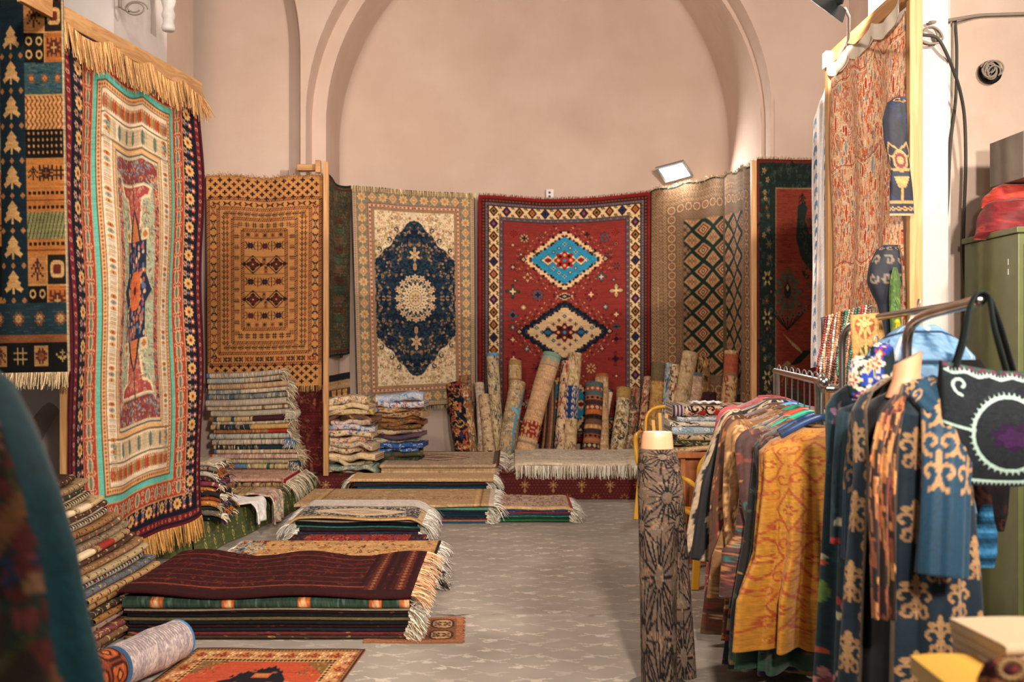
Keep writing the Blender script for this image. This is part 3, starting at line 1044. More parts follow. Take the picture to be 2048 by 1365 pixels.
class Mb:
    def __init__(s):
        s.v, s.f4, s.f3, s.c, s.n = [], [], [], [], 0

    def raw(s, V, F4=None, F3=None, col='808080'):
        V = np.asarray(V, float).reshape(-1, 3)
        c = np.asarray(H(col) if isinstance(col, str) else col, np.float32)
        if c.ndim == 1:
            c = np.repeat(c[None], len(V), 0)
        s.v.append(V)
        s.c.append(c.reshape(-1, 3))
        if F4 is not None and len(F4):
            s.f4.append(np.asarray(F4, int) + s.n)
        if F3 is not None and len(F3):
            s.f3.append(np.asarray(F3, int) + s.n)
        s.n += len(V)
        return s

    def grid(s, Pt, col='808080', cu=False, cv=False):
        Pt = np.asarray(Pt, float)
        n, m = Pt.shape[:2]
        I = np.arange(n * m).reshape(n, m)
        if cu:
            I = np.concatenate([I, I[:1]], 0)
        if cv:
            I = np.concatenate([I, I[:, :1]], 1)
        F = np.stack([I[:-1, :-1], I[:-1, 1:], I[1:, 1:], I[1:, :-1]], -1).reshape(-1, 4)
        c = H(col) if isinstance(col, str) else np.asarray(col, np.float32)
        return s.raw(Pt.reshape(-1, 3), F, None, c.reshape(-1, 3) if c.ndim > 1 else c)

    def box(s, lo, hi, col='808080', rz=0.0, M=None):
        lo, hi = np.asarray(lo, float), np.asarray(hi, float)
        V = np.array([[x, y, z] for z in (0, 1) for y in (0, 1) for x in (0, 1)], float)
        V = lo + V * (hi - lo)
        if rz:
            c = (lo + hi) / 2
            q = V - c
            V = np.stack([q[:, 0] * math.cos(rz) - q[:, 1] * math.sin(rz), q[:, 0] * math.sin(rz) + q[:, 1] * math.cos(rz), q[:, 2]], 1) + c
        return s.raw(V, [[0, 2, 3, 1], [4, 5, 7, 6], [0, 1, 5, 4], [2, 6, 7, 3], [0, 4, 6, 2], [1, 3, 7, 5]], None, col)

    def beam(s, A, B, w, h, col='808080', up=(0, 0, 1)):
        A, B = np.asarray(A, float), np.asarray(B, float)
        d = unit(B - A)
        x = unit(np.cross(d, up)) if abs(np.dot(d, up)) < .99 else V3(1, 0, 0)
        z = np.cross(x, d)
        V = [p + sx * x * w / 2 + sz * z * h / 2 for p in (A, B) for sx, sz in ((-1, -1), (1, -1), (1, 1), (-1, 1))]
        return s.raw(V, [[0, 1, 2, 3], [7, 6, 5, 4], [0, 4, 5, 1], [1, 5, 6, 2], [2, 6, 7, 3], [3, 7, 4, 0]], None, col)

    def tube(s, pts, r, seg=8, col='808080', caps=True, flat=1.0):
        pts = np.asarray(pts, float)
        n = len(pts)
        r = np.broadcast_to(np.asarray(r, float), (n,))
        t = np.gradient(pts, axis=0)
        t /= np.maximum(np.linalg.norm(t, axis=1, keepdims=True), 1e-9)
        up = V3(0, 0, 1) if abs(t[0, 2]) < .9 else V3(1, 0, 0)
        x = unit(np.cross(t[0], up))
        rings = []
        for i in range(n):
            x = unit(x - t[i] * np.dot(x, t[i]))
            y = np.cross(t[i], x)
            a = np.arange(seg) / seg * 2 * math.pi
            rings.append(pts[i] + r[i] * (np.cos(a)[:, None] * x + flat * np.sin(a)[:, None] * y))
        s.grid(np.array(rings), col, cv=True)
        if caps:
            for k, i in ((0, 0), (n - 1, n - 1)):
                q = np.concatenate([rings[k], pts[i][None]], 0)
                f = [[j, (j + 1) % seg, seg] for j in range(seg)]
                s.raw(q, None, f, col if isinstance(col, str) or np.ndim(col) == 1 else '808080')
        return s

    def lathe(s, prof, c, seg=20, col='808080', sx=1.0, sy=1.0, rz=0.0):
        a = np.arange(seg) / seg * 2 * math.pi
        g = []
        for r, z in prof:
            x, y = r * np.cos(a) * sx, r * np.sin(a) * sy
            g.append(np.stack([c[0] + x * math.cos(rz) - y * math.sin(rz), c[1] + x * math.sin(rz) + y * math.cos(rz), np.full(seg, c[2] + z)], 1))
        return s.grid(np.array(g), col, cv=True)

    def ball(s, c, r, col='808080', seg=10, rings=6, sc=(1, 1, 1)):
        pr = [(max(r * math.sin(math.pi * i / rings), 1e-5), -r * math.cos(math.pi * i / rings)) for i in range(rings + 1)]
        a = np.arange(seg) / seg * 2 * math.pi
        g = [np.stack([c[0] + q * np.cos(a) * sc[0], c[1] + q * np.sin(a) * sc[1], np.full(seg, c[2] + z * sc[2])], 1) for q, z in pr]
        return s.grid(np.array(g), col, cv=True)

    def prism(s, poly, y0, y1, col='808080', f=None):
        """poly = (a, z) outline extruded between y0 and y1; f maps (a, y, z) to the world"""
        f = f or (lambda a, y, z: (a, y, z))
        n = len(poly)
        V = [f(a, y0, z) for a, z in poly] + [f(a, y1, z) for a, z in poly]
        ca = np.mean([p[0] for p in poly])
        cz = np.mean([p[1] for p in poly])
        V += [f(ca, y0, cz), f(ca, y1, cz)]
        F4 = [[i, (i + 1) % n, n + (i + 1) % n, n + i] for i in range(n)]
        F3 = [[(i + 1) % n, i, 2 * n] for i in range(n)] + [[n + i, n + (i + 1) % n, 2 * n + 1] for i in range(n)]
        return s.raw(V, F4, F3, col)

    def build(s, name, mat, parent=None, smooth=True, solid=0.0, bevel=0.0, sub=0, origin=None):
        V = np.concatenate(s.v)
        c = np.concatenate(s.c)
        f4 = np.concatenate(s.f4) if s.f4 else np.zeros((0, 4), int)
        f3 = np.concatenate(s.f3) if s.f3 else np.zeros((0, 3), int)
        if origin is not None:
            o = np.asarray(origin, float)
        elif parent is not None:
            o = np.array(WORLD[parent.name])
        else:
            o = np.array([(V[:, 0].min() + V[:, 0].max()) / 2, (V[:, 1].min() + V[:, 1].max()) / 2, V[:, 2].min()])
        me = bpy.data.meshes.new(name)
        me.vertices.add(len(V))
        me.vertices.foreach_set('co', (V - o).astype(np.float32).ravel())
        nl = f4.size + f3.size
        me.loops.add(nl)
        me.loops.foreach_set('vertex_index', np.concatenate([f4.ravel(), f3.ravel()]).astype(np.int32))
        npoly = len(f4) + len(f3)
        me.polygons.add(npoly)
        ls = np.concatenate([np.arange(len(f4)) * 4, f4.size + np.arange(len(f3)) * 3]).astype(np.int32)
        me.polygons.foreach_set('loop_start', ls)
        me.polygons.foreach_set('use_smooth', np.full(npoly, bool(smooth)))
        me.update(calc_edges=True)
        at = me.color_attributes.new('Col', 'FLOAT_COLOR', 'POINT')
        rgba = np.ones((len(V), 4), np.float32)
        rgba[:, :3] = lin(c)
        at.data.foreach_set('color', rgba.ravel())
        me.validate(verbose=False)
        me.materials.append(mat)
        ob = bpy.data.objects.new(name, me)
        COL.objects.link(ob)
        if parent is not None:
            ob.parent = parent
            ob.location = o - np.array(WORLD[parent.name])
        else:
            ob.location = o
        WORLD[ob.name] = tuple(o)
        if solid:
            md = ob.modifiers.new('thickness', 'SOLIDIFY')
            md.thickness = solid
            md.offset = 0
        if bevel:
            md = ob.modifiers.new('bevel', 'BEVEL')
            md.width = bevel
            md.segments = 2
        if sub:
            md = ob.modifiers.new('subdivision', 'SUBSURF')
            md.levels = md.render_levels = sub
        return ob


WORLD = {}


def tag(o, label, cat, group=None):
    o['label'] = label
    o['category'] = cat
    if group:
        o['group'] = group
    return o


def thing(name, label, cat, loc, group=None):
    o = bpy.data.objects.new(name, None)
    o.empty_display_size = .1
    o.location = loc
    COL.objects.link(o)
    WORLD[o.name] = tuple(float(x) for x in loc)
    return tag(o, label, cat, group)


def struct(o):
    o['kind'] = 'structure'
    return o


# ---------------------------------------------------------------- materials
def newmat(name):
    m = bpy.data.materials.new(name)
    m.use_nodes = True
    nt = m.node_tree
    return m, nt, nt.nodes['Principled BSDF']


def fabric(name, rough=.92, nscale=160., bump=.25, dist=.004, sheen=.0, var=.16, spec=.15):
    m, nt, b = newmat(name)
    at = nt.nodes.new('ShaderNodeAttribute')
    at.attribute_name = 'Col'
    tc = nt.nodes.new('ShaderNodeTexCoord')
    nz = nt.nodes.new('ShaderNodeTexNoise')
    nz.inputs['Scale'].default_value = nscale
    nz.inputs['Detail'].default_value = 3
    nt.links.new(tc.outputs['Object'], nz.inputs['Vector'])
    mr = nt.nodes.new('ShaderNodeMapRange')
    mr.inputs[1].default_value = .3
    mr.inputs[2].default_value = .7
    mr.inputs[3].default_value = 1 - var
    mr.inputs[4].default_value = 1 + var * .6
    nt.links.new(nz.outputs['Fac'], mr.inputs[0])
    mx = nt.nodes.new('ShaderNodeVectorMath')
    mx.operation = 'SCALE'
    nt.links.new(at.outputs['Color'], mx.inputs[0])
    nt.links.new(mr.outputs[0], mx.inputs['Scale'])
    nt.links.new(mx.outputs[0], b.inputs['Base Color'])
    b.inputs['Roughness'].default_value = rough
    b.inputs['Specular IOR Level'].default_value = spec
    if sheen:
        b.inputs['Sheen Weight'].default_value = sheen
    if bump:
        bp = nt.nodes.new('ShaderNodeBump')
        bp.inputs['Strength'].default_value = bump
        bp.inputs['Distance'].default_value = dist
        nt.links.new(nz.outputs['Fac'], bp.inputs['Height'])
        nt.links.new(bp.outputs[0], b.inputs['Normal'])
    return m


def plaster(name, ca, cb, scale=1.3, bump=.25):
    m, nt, b = newmat(name)
    tc = nt.nodes.new('ShaderNodeTexCoord')
    n1 = nt.nodes.new('ShaderNodeTexNoise')
    n1.inputs['Scale'].default_value = scale
    n1.inputs['Detail'].default_value = 6
    n1.inputs['Roughness'].default_value = .6
    nt.links.new(tc.outputs['Object'], n1.inputs['Vector'])
    cr = nt.nodes.new('ShaderNodeValToRGB')
    cr.color_ramp.elements[0].position = .36
    cr.color_ramp.elements[1].position = .66
    cr.color_ramp.elements[0].color = (*lin(H(ca)), 1)
    cr.color_ramp.elements[1].color = (*lin(H(cb)), 1)
    nt.links.new(n1.outputs['Fac'], cr.inputs[0])
    nt.links.new(cr.outputs[0], b.inputs['Base Color'])
    n2 = nt.nodes.new('ShaderNodeTexNoise')
    n2.inputs['Scale'].default_value = 5
    n2.inputs['Detail'].default_value = 8
    nt.links.new(tc.outputs['Object'], n2.inputs['Vector'])
    bp = nt.nodes.new('ShaderNodeBump')
    bp.inputs['Strength'].default_value = bump
    bp.inputs['Distance'].default_value = .03
    nt.links.new(n2.outputs['Fac'], bp.inputs['Height'])
    nt.links.new(bp.outputs[0], b.inputs['Normal'])
    b.inputs['Roughness'].default_value = .95
    b.inputs['Specular IOR Level'].default_value = .1
    return m


def wood(name, ca, cb, axis='Z', sc=9.):
    m, nt, b = newmat(name)
    tc = nt.nodes.new('ShaderNodeTexCoord')
    mp = nt.nodes.new('ShaderNodeMapping')
    mp.inputs['Scale'].default_value = {'Z': (sc, sc, sc * .06), 'Y': (sc, sc * .06, sc), 'X': (sc * .06, sc, sc)}[axis]
    nt.links.new(tc.outputs['Object'], mp.inputs[0])
    n1 = nt.nodes.new('ShaderNodeTexNoise')
    n1.inputs['Scale'].default_value = 3
    n1.inputs['Detail'].default_value = 5
    n1.inputs['Distortion'].default_value = 1.2
    nt.links.new(mp.outputs[0], n1.inputs['Vector'])
    cr = nt.nodes.new('ShaderNodeValToRGB')
    cr.color_ramp.elements[0].position = .35
    cr.color_ramp.elements[1].position = .65
    cr.color_ramp.elements[0].color = (*lin(H(ca)), 1)
    cr.color_ramp.elements[1].color = (*lin(H(cb)), 1)
    nt.links.new(n1.outputs['Fac'], cr.inputs[0])
    nt.links.new(cr.outputs[0], b.inputs['Base Color'])
    b.inputs['Roughness'].default_value = .6
    return m


def plain(name, c, rough=.5, metal=0., var=.06, emit=0., coat=0.):
    m, nt, b = newmat(name)
    tc = nt.nodes.new('ShaderNodeTexCoord')
    n1 = nt.nodes.new('ShaderNodeTexNoise')
    n1.inputs['Scale'].default_value = 14
    n1.inputs['Detail'].default_value = 4
    nt.links.new(tc.outputs['Object'], n1.inputs['Vector'])
    cr = nt.nodes.new('ShaderNodeValToRGB')
    a = lin(H(c))
    cr.color_ramp.elements[0].position = .3
    cr.color_ramp.elements[1].position = .7
    cr.color_ramp.elements[0].color = (*(a * (1 - var * 2)), 1)
    cr.color_ramp.elements[1].color = (*np.clip(a * (1 + var), 0, 1), 1)
    nt.links.new(n1.outputs['Fac'], cr.inputs[0])
    nt.links.new(cr.outputs[0], b.inputs['Base Color'])
    b.inputs['Roughness'].default_value = rough
    b.inputs['Metallic'].default_value = metal
    if coat:
        b.inputs['Coat Weight'].default_value = coat
    if emit:
        b.inputs['Emission Color'].default_value = (1, .97, .93, 1)
        b.inputs['Emission Strength'].default_value = emit
    return m


M_RUG = fabric('rug_pile', .95, 220., .35, .004)
M_WEAVE = fabric('woven_cloth', .9, 300., .2, .002, 0, .1)
M_SILK = fabric('soft_cloth', .62, 60., .12, .004, .15, .1, .35)
M_FRINGE = fabric('fringe_yarn', .95, 120., .0, .004, 0, .25)
M_BEAD = fabric('bead_glass', .25, 40., .0, .004, 0, .2, .6)
M_WALL = plaster('lime_plaster', 'c2aa9a', 'cbb5a6')
M_WALLW = plaster('white_plaster', 'cbc2bc', 'd8cfca', 2.0)
M_WALLR = plaster('worn_plaster', 'c3ab9a', 'd0bbab', 2.2, .4)
M_WOODZ = wood('pine_post', 'b07c48', 'cfa06a', 'Z')
M_WOODY = wood('pine_beam', 'a87848', 'c99a66', 'Y')
M_WOODX = wood('pine_rail', 'a87848', 'c99a66', 'X')
M_CHROME = plain('chrome_tube', 'c8c2bc', .22, 1.0, .1)
M_BLACK = plain('black_metal', '15191a', .45, .3)
M_GREY = plain('grey_metal', '8f9496', .4, .6)
M_LED = plain('led_lens', 'ffffff', .3, 0, 0, 14.)
M_YEL = plain('yellow_plastic', 'e3a92e', .35, 0, .03, 0, .2)
M_SKIN = plain('mannequin_plastic', 'dba079', .38, 0, .03, 0, .15)
M_CABLE = plain('grey_cable', '8d8172', .7)
M_CABLED = plain('dark_cable', '3c3934', .7)
M_WHITE = plain('white_plastic', 'd8d4d0', .5)
M_GREEN = plain('green_enamel', '6c7246', .38, 0, .06, 0, .1)
M_CARD = plain('grey_cardboard', '8c8478', .9)
M_TABLE = wood('brown_veneer', '9a5628', 'b4703a', 'Z', 5.)


# ---------------------------------------------------------------- cloth builders
def fringe(name, starts, dirs, L, parent, col='d8c4a0', wd=.005, droop=.6, jit=.3, seed=1, segs=3, floor=None, vary=.18):
    """strands of yarn: starts (n,3), dirs (n,3) leaving direction, bending down by gravity"""
    R = np.random.RandomState(seed)
    S, D = np.asarray(starts, float), np.asarray(dirs, float)
    n = len(S)
    D = D / np.linalg.norm(D, axis=1, keepdims=True)
    D = D + R.randn(n, 3) * jit * .5
    Ls = L * (1 - .35 * R.rand(n))
    side = np.cross(D, R.randn(n, 3))
    side /= np.maximum(np.linalg.norm(side, axis=1, keepdims=True), 1e-6)
    rows = []
    p = S.copy()
    d = D.copy()
    for k in range(segs + 1):
        w = wd * (1 - .45 * k / segs)
        rows.append(np.stack([p - side * w / 2, p + side * w / 2], 1))
        d = d + np.array([0, 0, -droop * 1.2 / segs]) + R.randn(n, 3) * jit * .35 / segs
        d /= np.linalg.norm(d, axis=1, keepdims=True)
        p = p + d * (Ls / segs)[:, None]
        if floor is not None:
            p[:, 2] = np.maximum(p[:, 2], floor + .004)
    G = np.stack(rows, 1)
    c = H(col)[None] * (1 + vary * R.randn(n, 1))
    m = Mb()
    V = G.reshape(-1, 3)
    per = (segs + 1) * 2
    base = np.arange(n)[:, None, None] * per
    f = np.array([[2 * k, 2 * k + 1, 2 * k + 3, 2 * k + 2] for k in range(segs)])[None]
    m.raw(V, (base + f).reshape(-1, 4), None, np.clip(np.repeat(c, per, 0), 0, 1))
    return m.build(name, M_FRINGE, parent, False)


def polyarc(pts):
    pts = np.asarray(pts, float)
    s = np.concatenate([[0], np.cumsum(np.linalg.norm(np.diff(pts, axis=0), axis=1))])
    return pts, s / s[-1], s[-1]


def hang(name, label, cat, cv, path, ztop, zbot, wave=None, th=.008, path2=None, mat=None, group=None, ftop=None, fbot=None, ped=None):
    """a cloth hung from a line in plan (path), cv = its woven pattern. wave(u,v) pushes it off the wall (towards the left of the path)."""
    nx, ny = cv.w, cv.h
    u = np.linspace(0, 1, nx)
    v = np.linspace(0, 1, ny)

    def ev(pts):
        p, s, L = polyarc(pts)
        q = np.stack([np.interp(u, s, p[:, 0]), np.interp(u, s, p[:, 1])], 1)
        for _ in range(max(1, nx // 60)):
            q[1:-1] = (q[:-2] + 2 * q[1:-1] + q[2:]) / 4
        return q
    a = ev(path)
    b = ev(path2) if path2 is not None else a
    zt = np.array([ztop(x) for x in u]) if callable(ztop) else np.interp(u, np.linspace(0, 1, len(ztop)), ztop)
    zb = np.array([zbot(x) for x in u]) if callable(zbot) else np.interp(u, np.linspace(0, 1, len(zbot)), zbot)
    vv = v[:, None]
    XY = a[None] * (1 - vv[..., None]) + b[None] * vv[..., None]
    Z = zt[None] * (1 - vv) + zb[None] * vv
    t = np.gradient(a, axis=0)
    t /= np.linalg.norm(t, axis=1, keepdims=True)
    nrm = np.stack([t[:, 1], -t[:, 0]], 1)       # towards the viewer for a path running left to right
    U, Vv = np.meshgrid(u, v)
    w = wave(U, Vv) if wave else np.zeros_like(U)
    if ped:
        XY = XY + (np.stack([ped(U, Vv), np.zeros_like(U)], -1))
    Pt = np.concatenate([XY + nrm[None] * w[..., None], Z[..., None]], -1)
    N3 = np.concatenate([np.repeat(nrm[None], ny, 0), np.zeros((ny, nx, 1))], -1)
    loc = (float(a[:, 0].mean()), float(a[:, 1].mean()), float(zb.min()))
    root = thing(name, label, cat, loc, group)
    m = Mb()
    m.grid(Pt, cv.a)
    # rim and backing
    idx = [(0, i) for i in range(nx)] + [(j, nx - 1) for j in range(1, ny)] + [(ny - 1, i) for i in range(nx - 2, -1, -1)] + [(j, 0) for j in range(ny - 2, 0, -1)]
    ring = np.array([Pt[j, i] for j, i in idx])
    rn = np.array([N3[j, i] for j, i in idx])
    rc = np.array([cv.a[j, i] for j, i in idx]) * .8
    m.grid(np.stack([ring, ring - rn * th], 0), np.stack([rc, rc], 0), cv=True)
    js = np.unique(np.linspace(0, ny - 1, 24).astype(int))
    is_ = np.unique(np.linspace(0, nx - 1, 18).astype(int))
    m.grid((Pt - N3 * th)[np.ix_(js, is_)], cv.a.mean((0, 1)) * .8)
    m.build('pile' if mat is None else 'cloth', mat or M_RUG, root)
    for f, row, sgn in ((ftop, 0, 1), (fbot, ny - 1, -1)):
        if f:
            n = f.get('n', 160)
            k = np.linspace(0, nx - 1, n).astype(int)
            st = Pt[row, k] + N3[row, k] * f.get('off', .0)
            if f.get('down', sgn < 0):
                dr = np.tile(V3(0, 0, -1), (n, 1)) + N3[row, k] * .15
            else:
                dr = np.tile(V3(0, 0, 1), (n, 1)) + N3[row, k] * .6
            fringe('fringe', st, dr, f.get('L', .06), root, f.get('col', 'c8b08a'), f.get('wd', .006), f.get('droop', .2), f.get('jit', .25), f.get('seed', 3))
    return root, Pt, N3


def folded(name, label, cat, A, a, d, L, D, T, cv, layers=2, Db=None, warp=None, lat=None, edge='6a5a48', inner='4a4038', mat=None, group=None,
           fr=None, root=None, floor=None, front=False):
    """a rug folded over: the fold faces -d; cv wraps from its upper back edge over the fold to the underside."""
    A, a, d = V3(*A), unit(a), unit(d)
    Db = D if Db is None else Db
    R0 = T / 2
    up = V3(0, 0, 1)
    warp = warp or (lambda u, q: 0 * u)
    lat = lat or (lambda u: 0 * u)

    def line(off, n):
        R = max(R0 - off, 1e-4)
        l1, l2, l3 = D - R0, math.pi * R, Db - R0
        s = np.linspace(0, l1 + l2 + l3, n)
        if front and n != 22:
            g = min(.02, l1 * .3)
            s = np.interp(np.linspace(0, 1, n), [0, .12, .88, 1], [0, l1 - g, l1 + l2 + g * .5, l1 + l2 + l3])
        q = np.empty((n, 2))
        k1, k3 = s < l1, s > l1 + l2
        k2 = ~k1 & ~k3
        q[k1] = np.stack([D - s[k1], np.full(k1.sum(), R0 + R)], 1)
        an = (s[k2] - l1) / R
        q[k2] = np.stack([R0 - R * np.sin(an), R0 + R * np.cos(an)], 1)
        q[k3] = np.stack([R0 + s[k3] - l1 - l2, np.full(k3.sum(), R0 - R)], 1)
        return q

    def pt(u, q):
        U = u[None, :]
        dd, z = q[:, 0][:, None], q[:, 1][:, None]
        W = z + warp(U, dd)
        dd = dd + lat(U)
        return A + a * (U * L)[..., None] + d * (dd + 0 * U)[..., None] + up * W[..., None]
    if root is None:
        root = thing(name, label, cat, tuple(A + a * L / 2 + d * D / 2), group)
    m = Mb()
    u = np.linspace(0, 1, cv.w)
    m.grid(pt(u, line(0, cv.h)), cv.a)
    t = T / 2 / layers
    uc = np.linspace(0, 1, 14)
    nn = 22
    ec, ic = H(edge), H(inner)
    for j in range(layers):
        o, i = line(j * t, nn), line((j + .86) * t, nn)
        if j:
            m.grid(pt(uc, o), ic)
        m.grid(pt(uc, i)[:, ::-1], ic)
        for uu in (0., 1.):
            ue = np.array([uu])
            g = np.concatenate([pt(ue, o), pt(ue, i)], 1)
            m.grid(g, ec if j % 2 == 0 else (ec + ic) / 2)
        for k in (0, nn - 1):
            m.grid(np.stack([pt(uc, o[k:k + 1])[0], pt(uc, i[k:k + 1])[0]], 0), ec)
    ob = m.build('folded_sheet', mat or M_RUG, root)
    if fr:
        for uu in fr.get('ends', (1.,)):
            st, dr = [], []
            ue = np.array([uu])
            for j in range(layers):
                q = line(j * t + t * .4, fr.get('n', 26))
                p = pt(ue, q)[:, 0]
                lim = fr.get('deep', 1e9)
                k = q[:, 0] < lim
                st.append(p[k])
                dr.append(np.tile(a * (1 if uu > .5 else -1), (k.sum(), 1)))
            fringe('fringe', np.concatenate(st), np.concatenate(dr), fr.get('L', .07), root, fr.get('col', 'cbb898'), fr.get('wd', .006), fr.get('droop', .9), fr.get('jit', .45), fr.get('seed', 1), 3, floor)
    return root


def roll(name, label, cat, B, Tp, R, cv, turns=2.6, t=None, col_in='5a4a3c', edge='9a8668', group=None, bend=0.0, squash=1.0, seed=0, a0=None):
    """a rug rolled round its own axis, from B (base) to Tp (top)"""
    B, Tp = np.asarray(B, float), np.asarray(Tp, float)
    ax = unit(Tp - B)
    L = np.linalg.norm(Tp - B)
    x = unit(np.cross(ax, V3(0, 1, 0) if abs(ax[1]) < .9 else V3(1, 0, 0)))
    y = np.cross(ax, x)
    t = t or R * .26
    rs = random.Random(seed)
    ph = rs.uniform(0, 6)
    a0 = rs.uniform(3.6, 5.8) if a0 is None else a0
    root = thing(name, label, cat, tuple(B), group)

    def pts(th, r, s):
        s = s[:, None]
        rr = r[None] * (1 + .035 * np.sin(s * 5 + ph) + .02 * np.sin(s * 13 + th[None] * 2)) 
        c = B + ax * (s * L)[..., None] + x * (bend * np.sin(s * math.pi))[..., None]
        return c + x * (rr * np.cos(th + a0)[None])[..., None] + y * (rr * squash * np.sin(th + a0)[None])[..., None]
    m = Mb()
    s = np.linspace(1, 0, cv.h)
    th = np.linspace(0, 2 * math.pi, cv.w)
    m.grid(pts(th, R - t * th / (2 * math.pi), s), cv.a)
    th2 = np.linspace(2 * math.pi, 2 * math.pi * turns, int(26 * (turns - 1)))
    sc = np.linspace(1, 0, 8)
    m.grid(pts(th2, R - t * th2 / (2 * math.pi), sc), H(col_in))
    tha = np.linspace(0, 2 * math.pi * turns, int(28 * turns))
    ra = R - t * tha / (2 * math.pi)
    m.grid(pts(tha, ra - .8 * t, sc), H(col_in))
    for e in (0., 1.):
        se = np.array([e])
        m.grid(np.concatenate([pts(tha, ra, se), pts(tha, ra - .8 * t, se)], 0), H(edge))
    for k in (0, -1):
        m.grid(np.stack([pts(tha[[k]], ra[[k]], sc)[:, 0], pts(tha[[k]], ra[[k]] - .8 * t, sc)[:, 0]], 0), H(col_in))
    m.build('rolled_sheet', M_RUG, root)
    return root


def robe(root, part, ctr, yaw, rows, cv, neck=.07, slope=.35, kf=9, amp=.12, mat=None, seed=0, lean=(0, 0), open_front=0.0, solid=.004, pw=.85):
    """rows: list of (z, half_width, half_depth, fold) from neck to hem. canvas centre = front centre."""
    nth, nv = cv.w, cv.h
    rs = random.Random(seed)
    p1, p2, p3 = rs.uniform(0, 6), rs.uniform(0, 6), rs.uniform(0, 6)
    ph = (np.arange(nth) + .5) / nth * (2 * math.pi - open_front) + open_front / 2
    if open_front:
        ph = ph + math.pi
    tz = np.linspace(0, 1, nv)
    rows = np.array(rows, float)
    # parameter along the profile = arc length in (z, w)
    s = np.concatenate([[0], np.cumsum(np.hypot(np.diff(rows[:, 0]), np.diff(rows[:, 1])))])
    s /= s[-1]
    z, w, dp, f = [np.interp(tz, s, rows[:, k]) for k in range(4)]
    sn, cs = np.sin(ph), np.cos(ph)
    fx = -np.sign(sn) * np.abs(sn) ** pw
    fy = -np.sign(cs) * np.abs(cs) ** pw
    k = 1 + f[:, None] * (.55 * np.sin(kf * ph + p1) + .35 * np.sin(kf * 1.7 * ph + p2 + tz[:, None] * 2.) + .25 * np.sin(kf * .6 * ph + p3 - tz[:, None]))[...]
    X = w[:, None] * fx[None] * (1 + (k - 1) * .5)
    Yl = dp[:, None] * fy[None] * k
    wsh = rows[:, 1].max()
    isn = np.clip(1 - (tz - 0) / .35, 0, 1)[:, None]
    Zz = z[:, None] - slope * np.maximum(np.abs(X) - neck, 0) * isn
    ca, sa = math.cos(yaw), math.sin(yaw)
    T = tz[:, None]
    WX = ctr[0] + X * ca + Yl * sa + lean[0] * T
    WY = ctr[1] + X * sa - Yl * ca + lean[1] * T
    m = Mb()
    Pt = np.stack([WX, WY, Zz], -1)
    m.grid(Pt, cv.a, cv=not open_front)
    return m.build(part, mat or M_SILK, root, True, solid), Pt


def sleeve(root, part, pts, rr, cv, flat=.6, mat=None, seed=0, amp=.08, side=(1, 0, 0)):
    pts = np.asarray(pts, float)
    n, q = cv.h, cv.w
    s0 = np.linspace(0, 1, len(pts))
    s = np.linspace(0, 1, n)
    c = np.stack([np.interp(s, s0, pts[:, k]) for k in range(3)], 1)
    for _ in range(4):
        c[1:-1] = (c[:-2] + 2 * c[1:-1] + c[2:]) / 4
    r = np.interp(s, np.linspace(0, 1, len(rr)), rr)
    t = np.gradient(c, axis=0)
    t /= np.linalg.norm(t, axis=1, keepdims=True)
    x = np.asarray(side, float)[None] - t * (t @ np.asarray(side, float))[:, None]
    x /= np.linalg.norm(x, axis=1, keepdims=True)
    y = np.cross(t, x)
    ph = np.arange(q) / q * 2 * math.pi
    rs = random.Random(seed)
    a, b = rs.uniform(0, 6), rs.uniform(0, 6)
    k = 1 + amp * np.sin(5 * ph[None] + a + s[:, None] * 2) + amp * .6 * np.sin(9 * ph[None] + b)
    G = c[:, None] + x[:, None] * (r[:, None] * k * np.sin(ph)[None])[..., None] + y[:, None] * (r[:, None] * flat * k * -np.cos(ph)[None])[..., None]
    m = Mb()
    m.grid(G, cv.a, cv=True)
    return m.build(part, mat or M_SILK, root, True, .004)


ORD = ['', 'first', 'second', 'third', 'fourth', 'fifth', 'sixth', 'seventh', 'eighth', 'ninth', 'tenth', 'eleventh', 'twelfth', 'thirteenth', 'fourteenth', 'fifteenth', 'sixteenth',
       'seventeenth', 'eighteenth', 'nineteenth', 'twentieth', 'twenty-first', 'twenty-second', 'twenty-third', 'twenty-fourth']


def nth(i, n):
    """i counted from the top, 1-based, of n"""
    if i == 1:
        return 'topmost'
    if i == n:
        return 'bottom'
    if i > n / 2 + 1:
        j = n - i + 1
        return ORD[j] + ' from bottom'
    return ORD[i] + ' from top'

# ---------------------------------------------------------------- the room
def arch_z(x, cx, R, spring):
    q = R * R - (x - cx) ** 2
    return spring + math.sqrt(q) if q > 0 else None


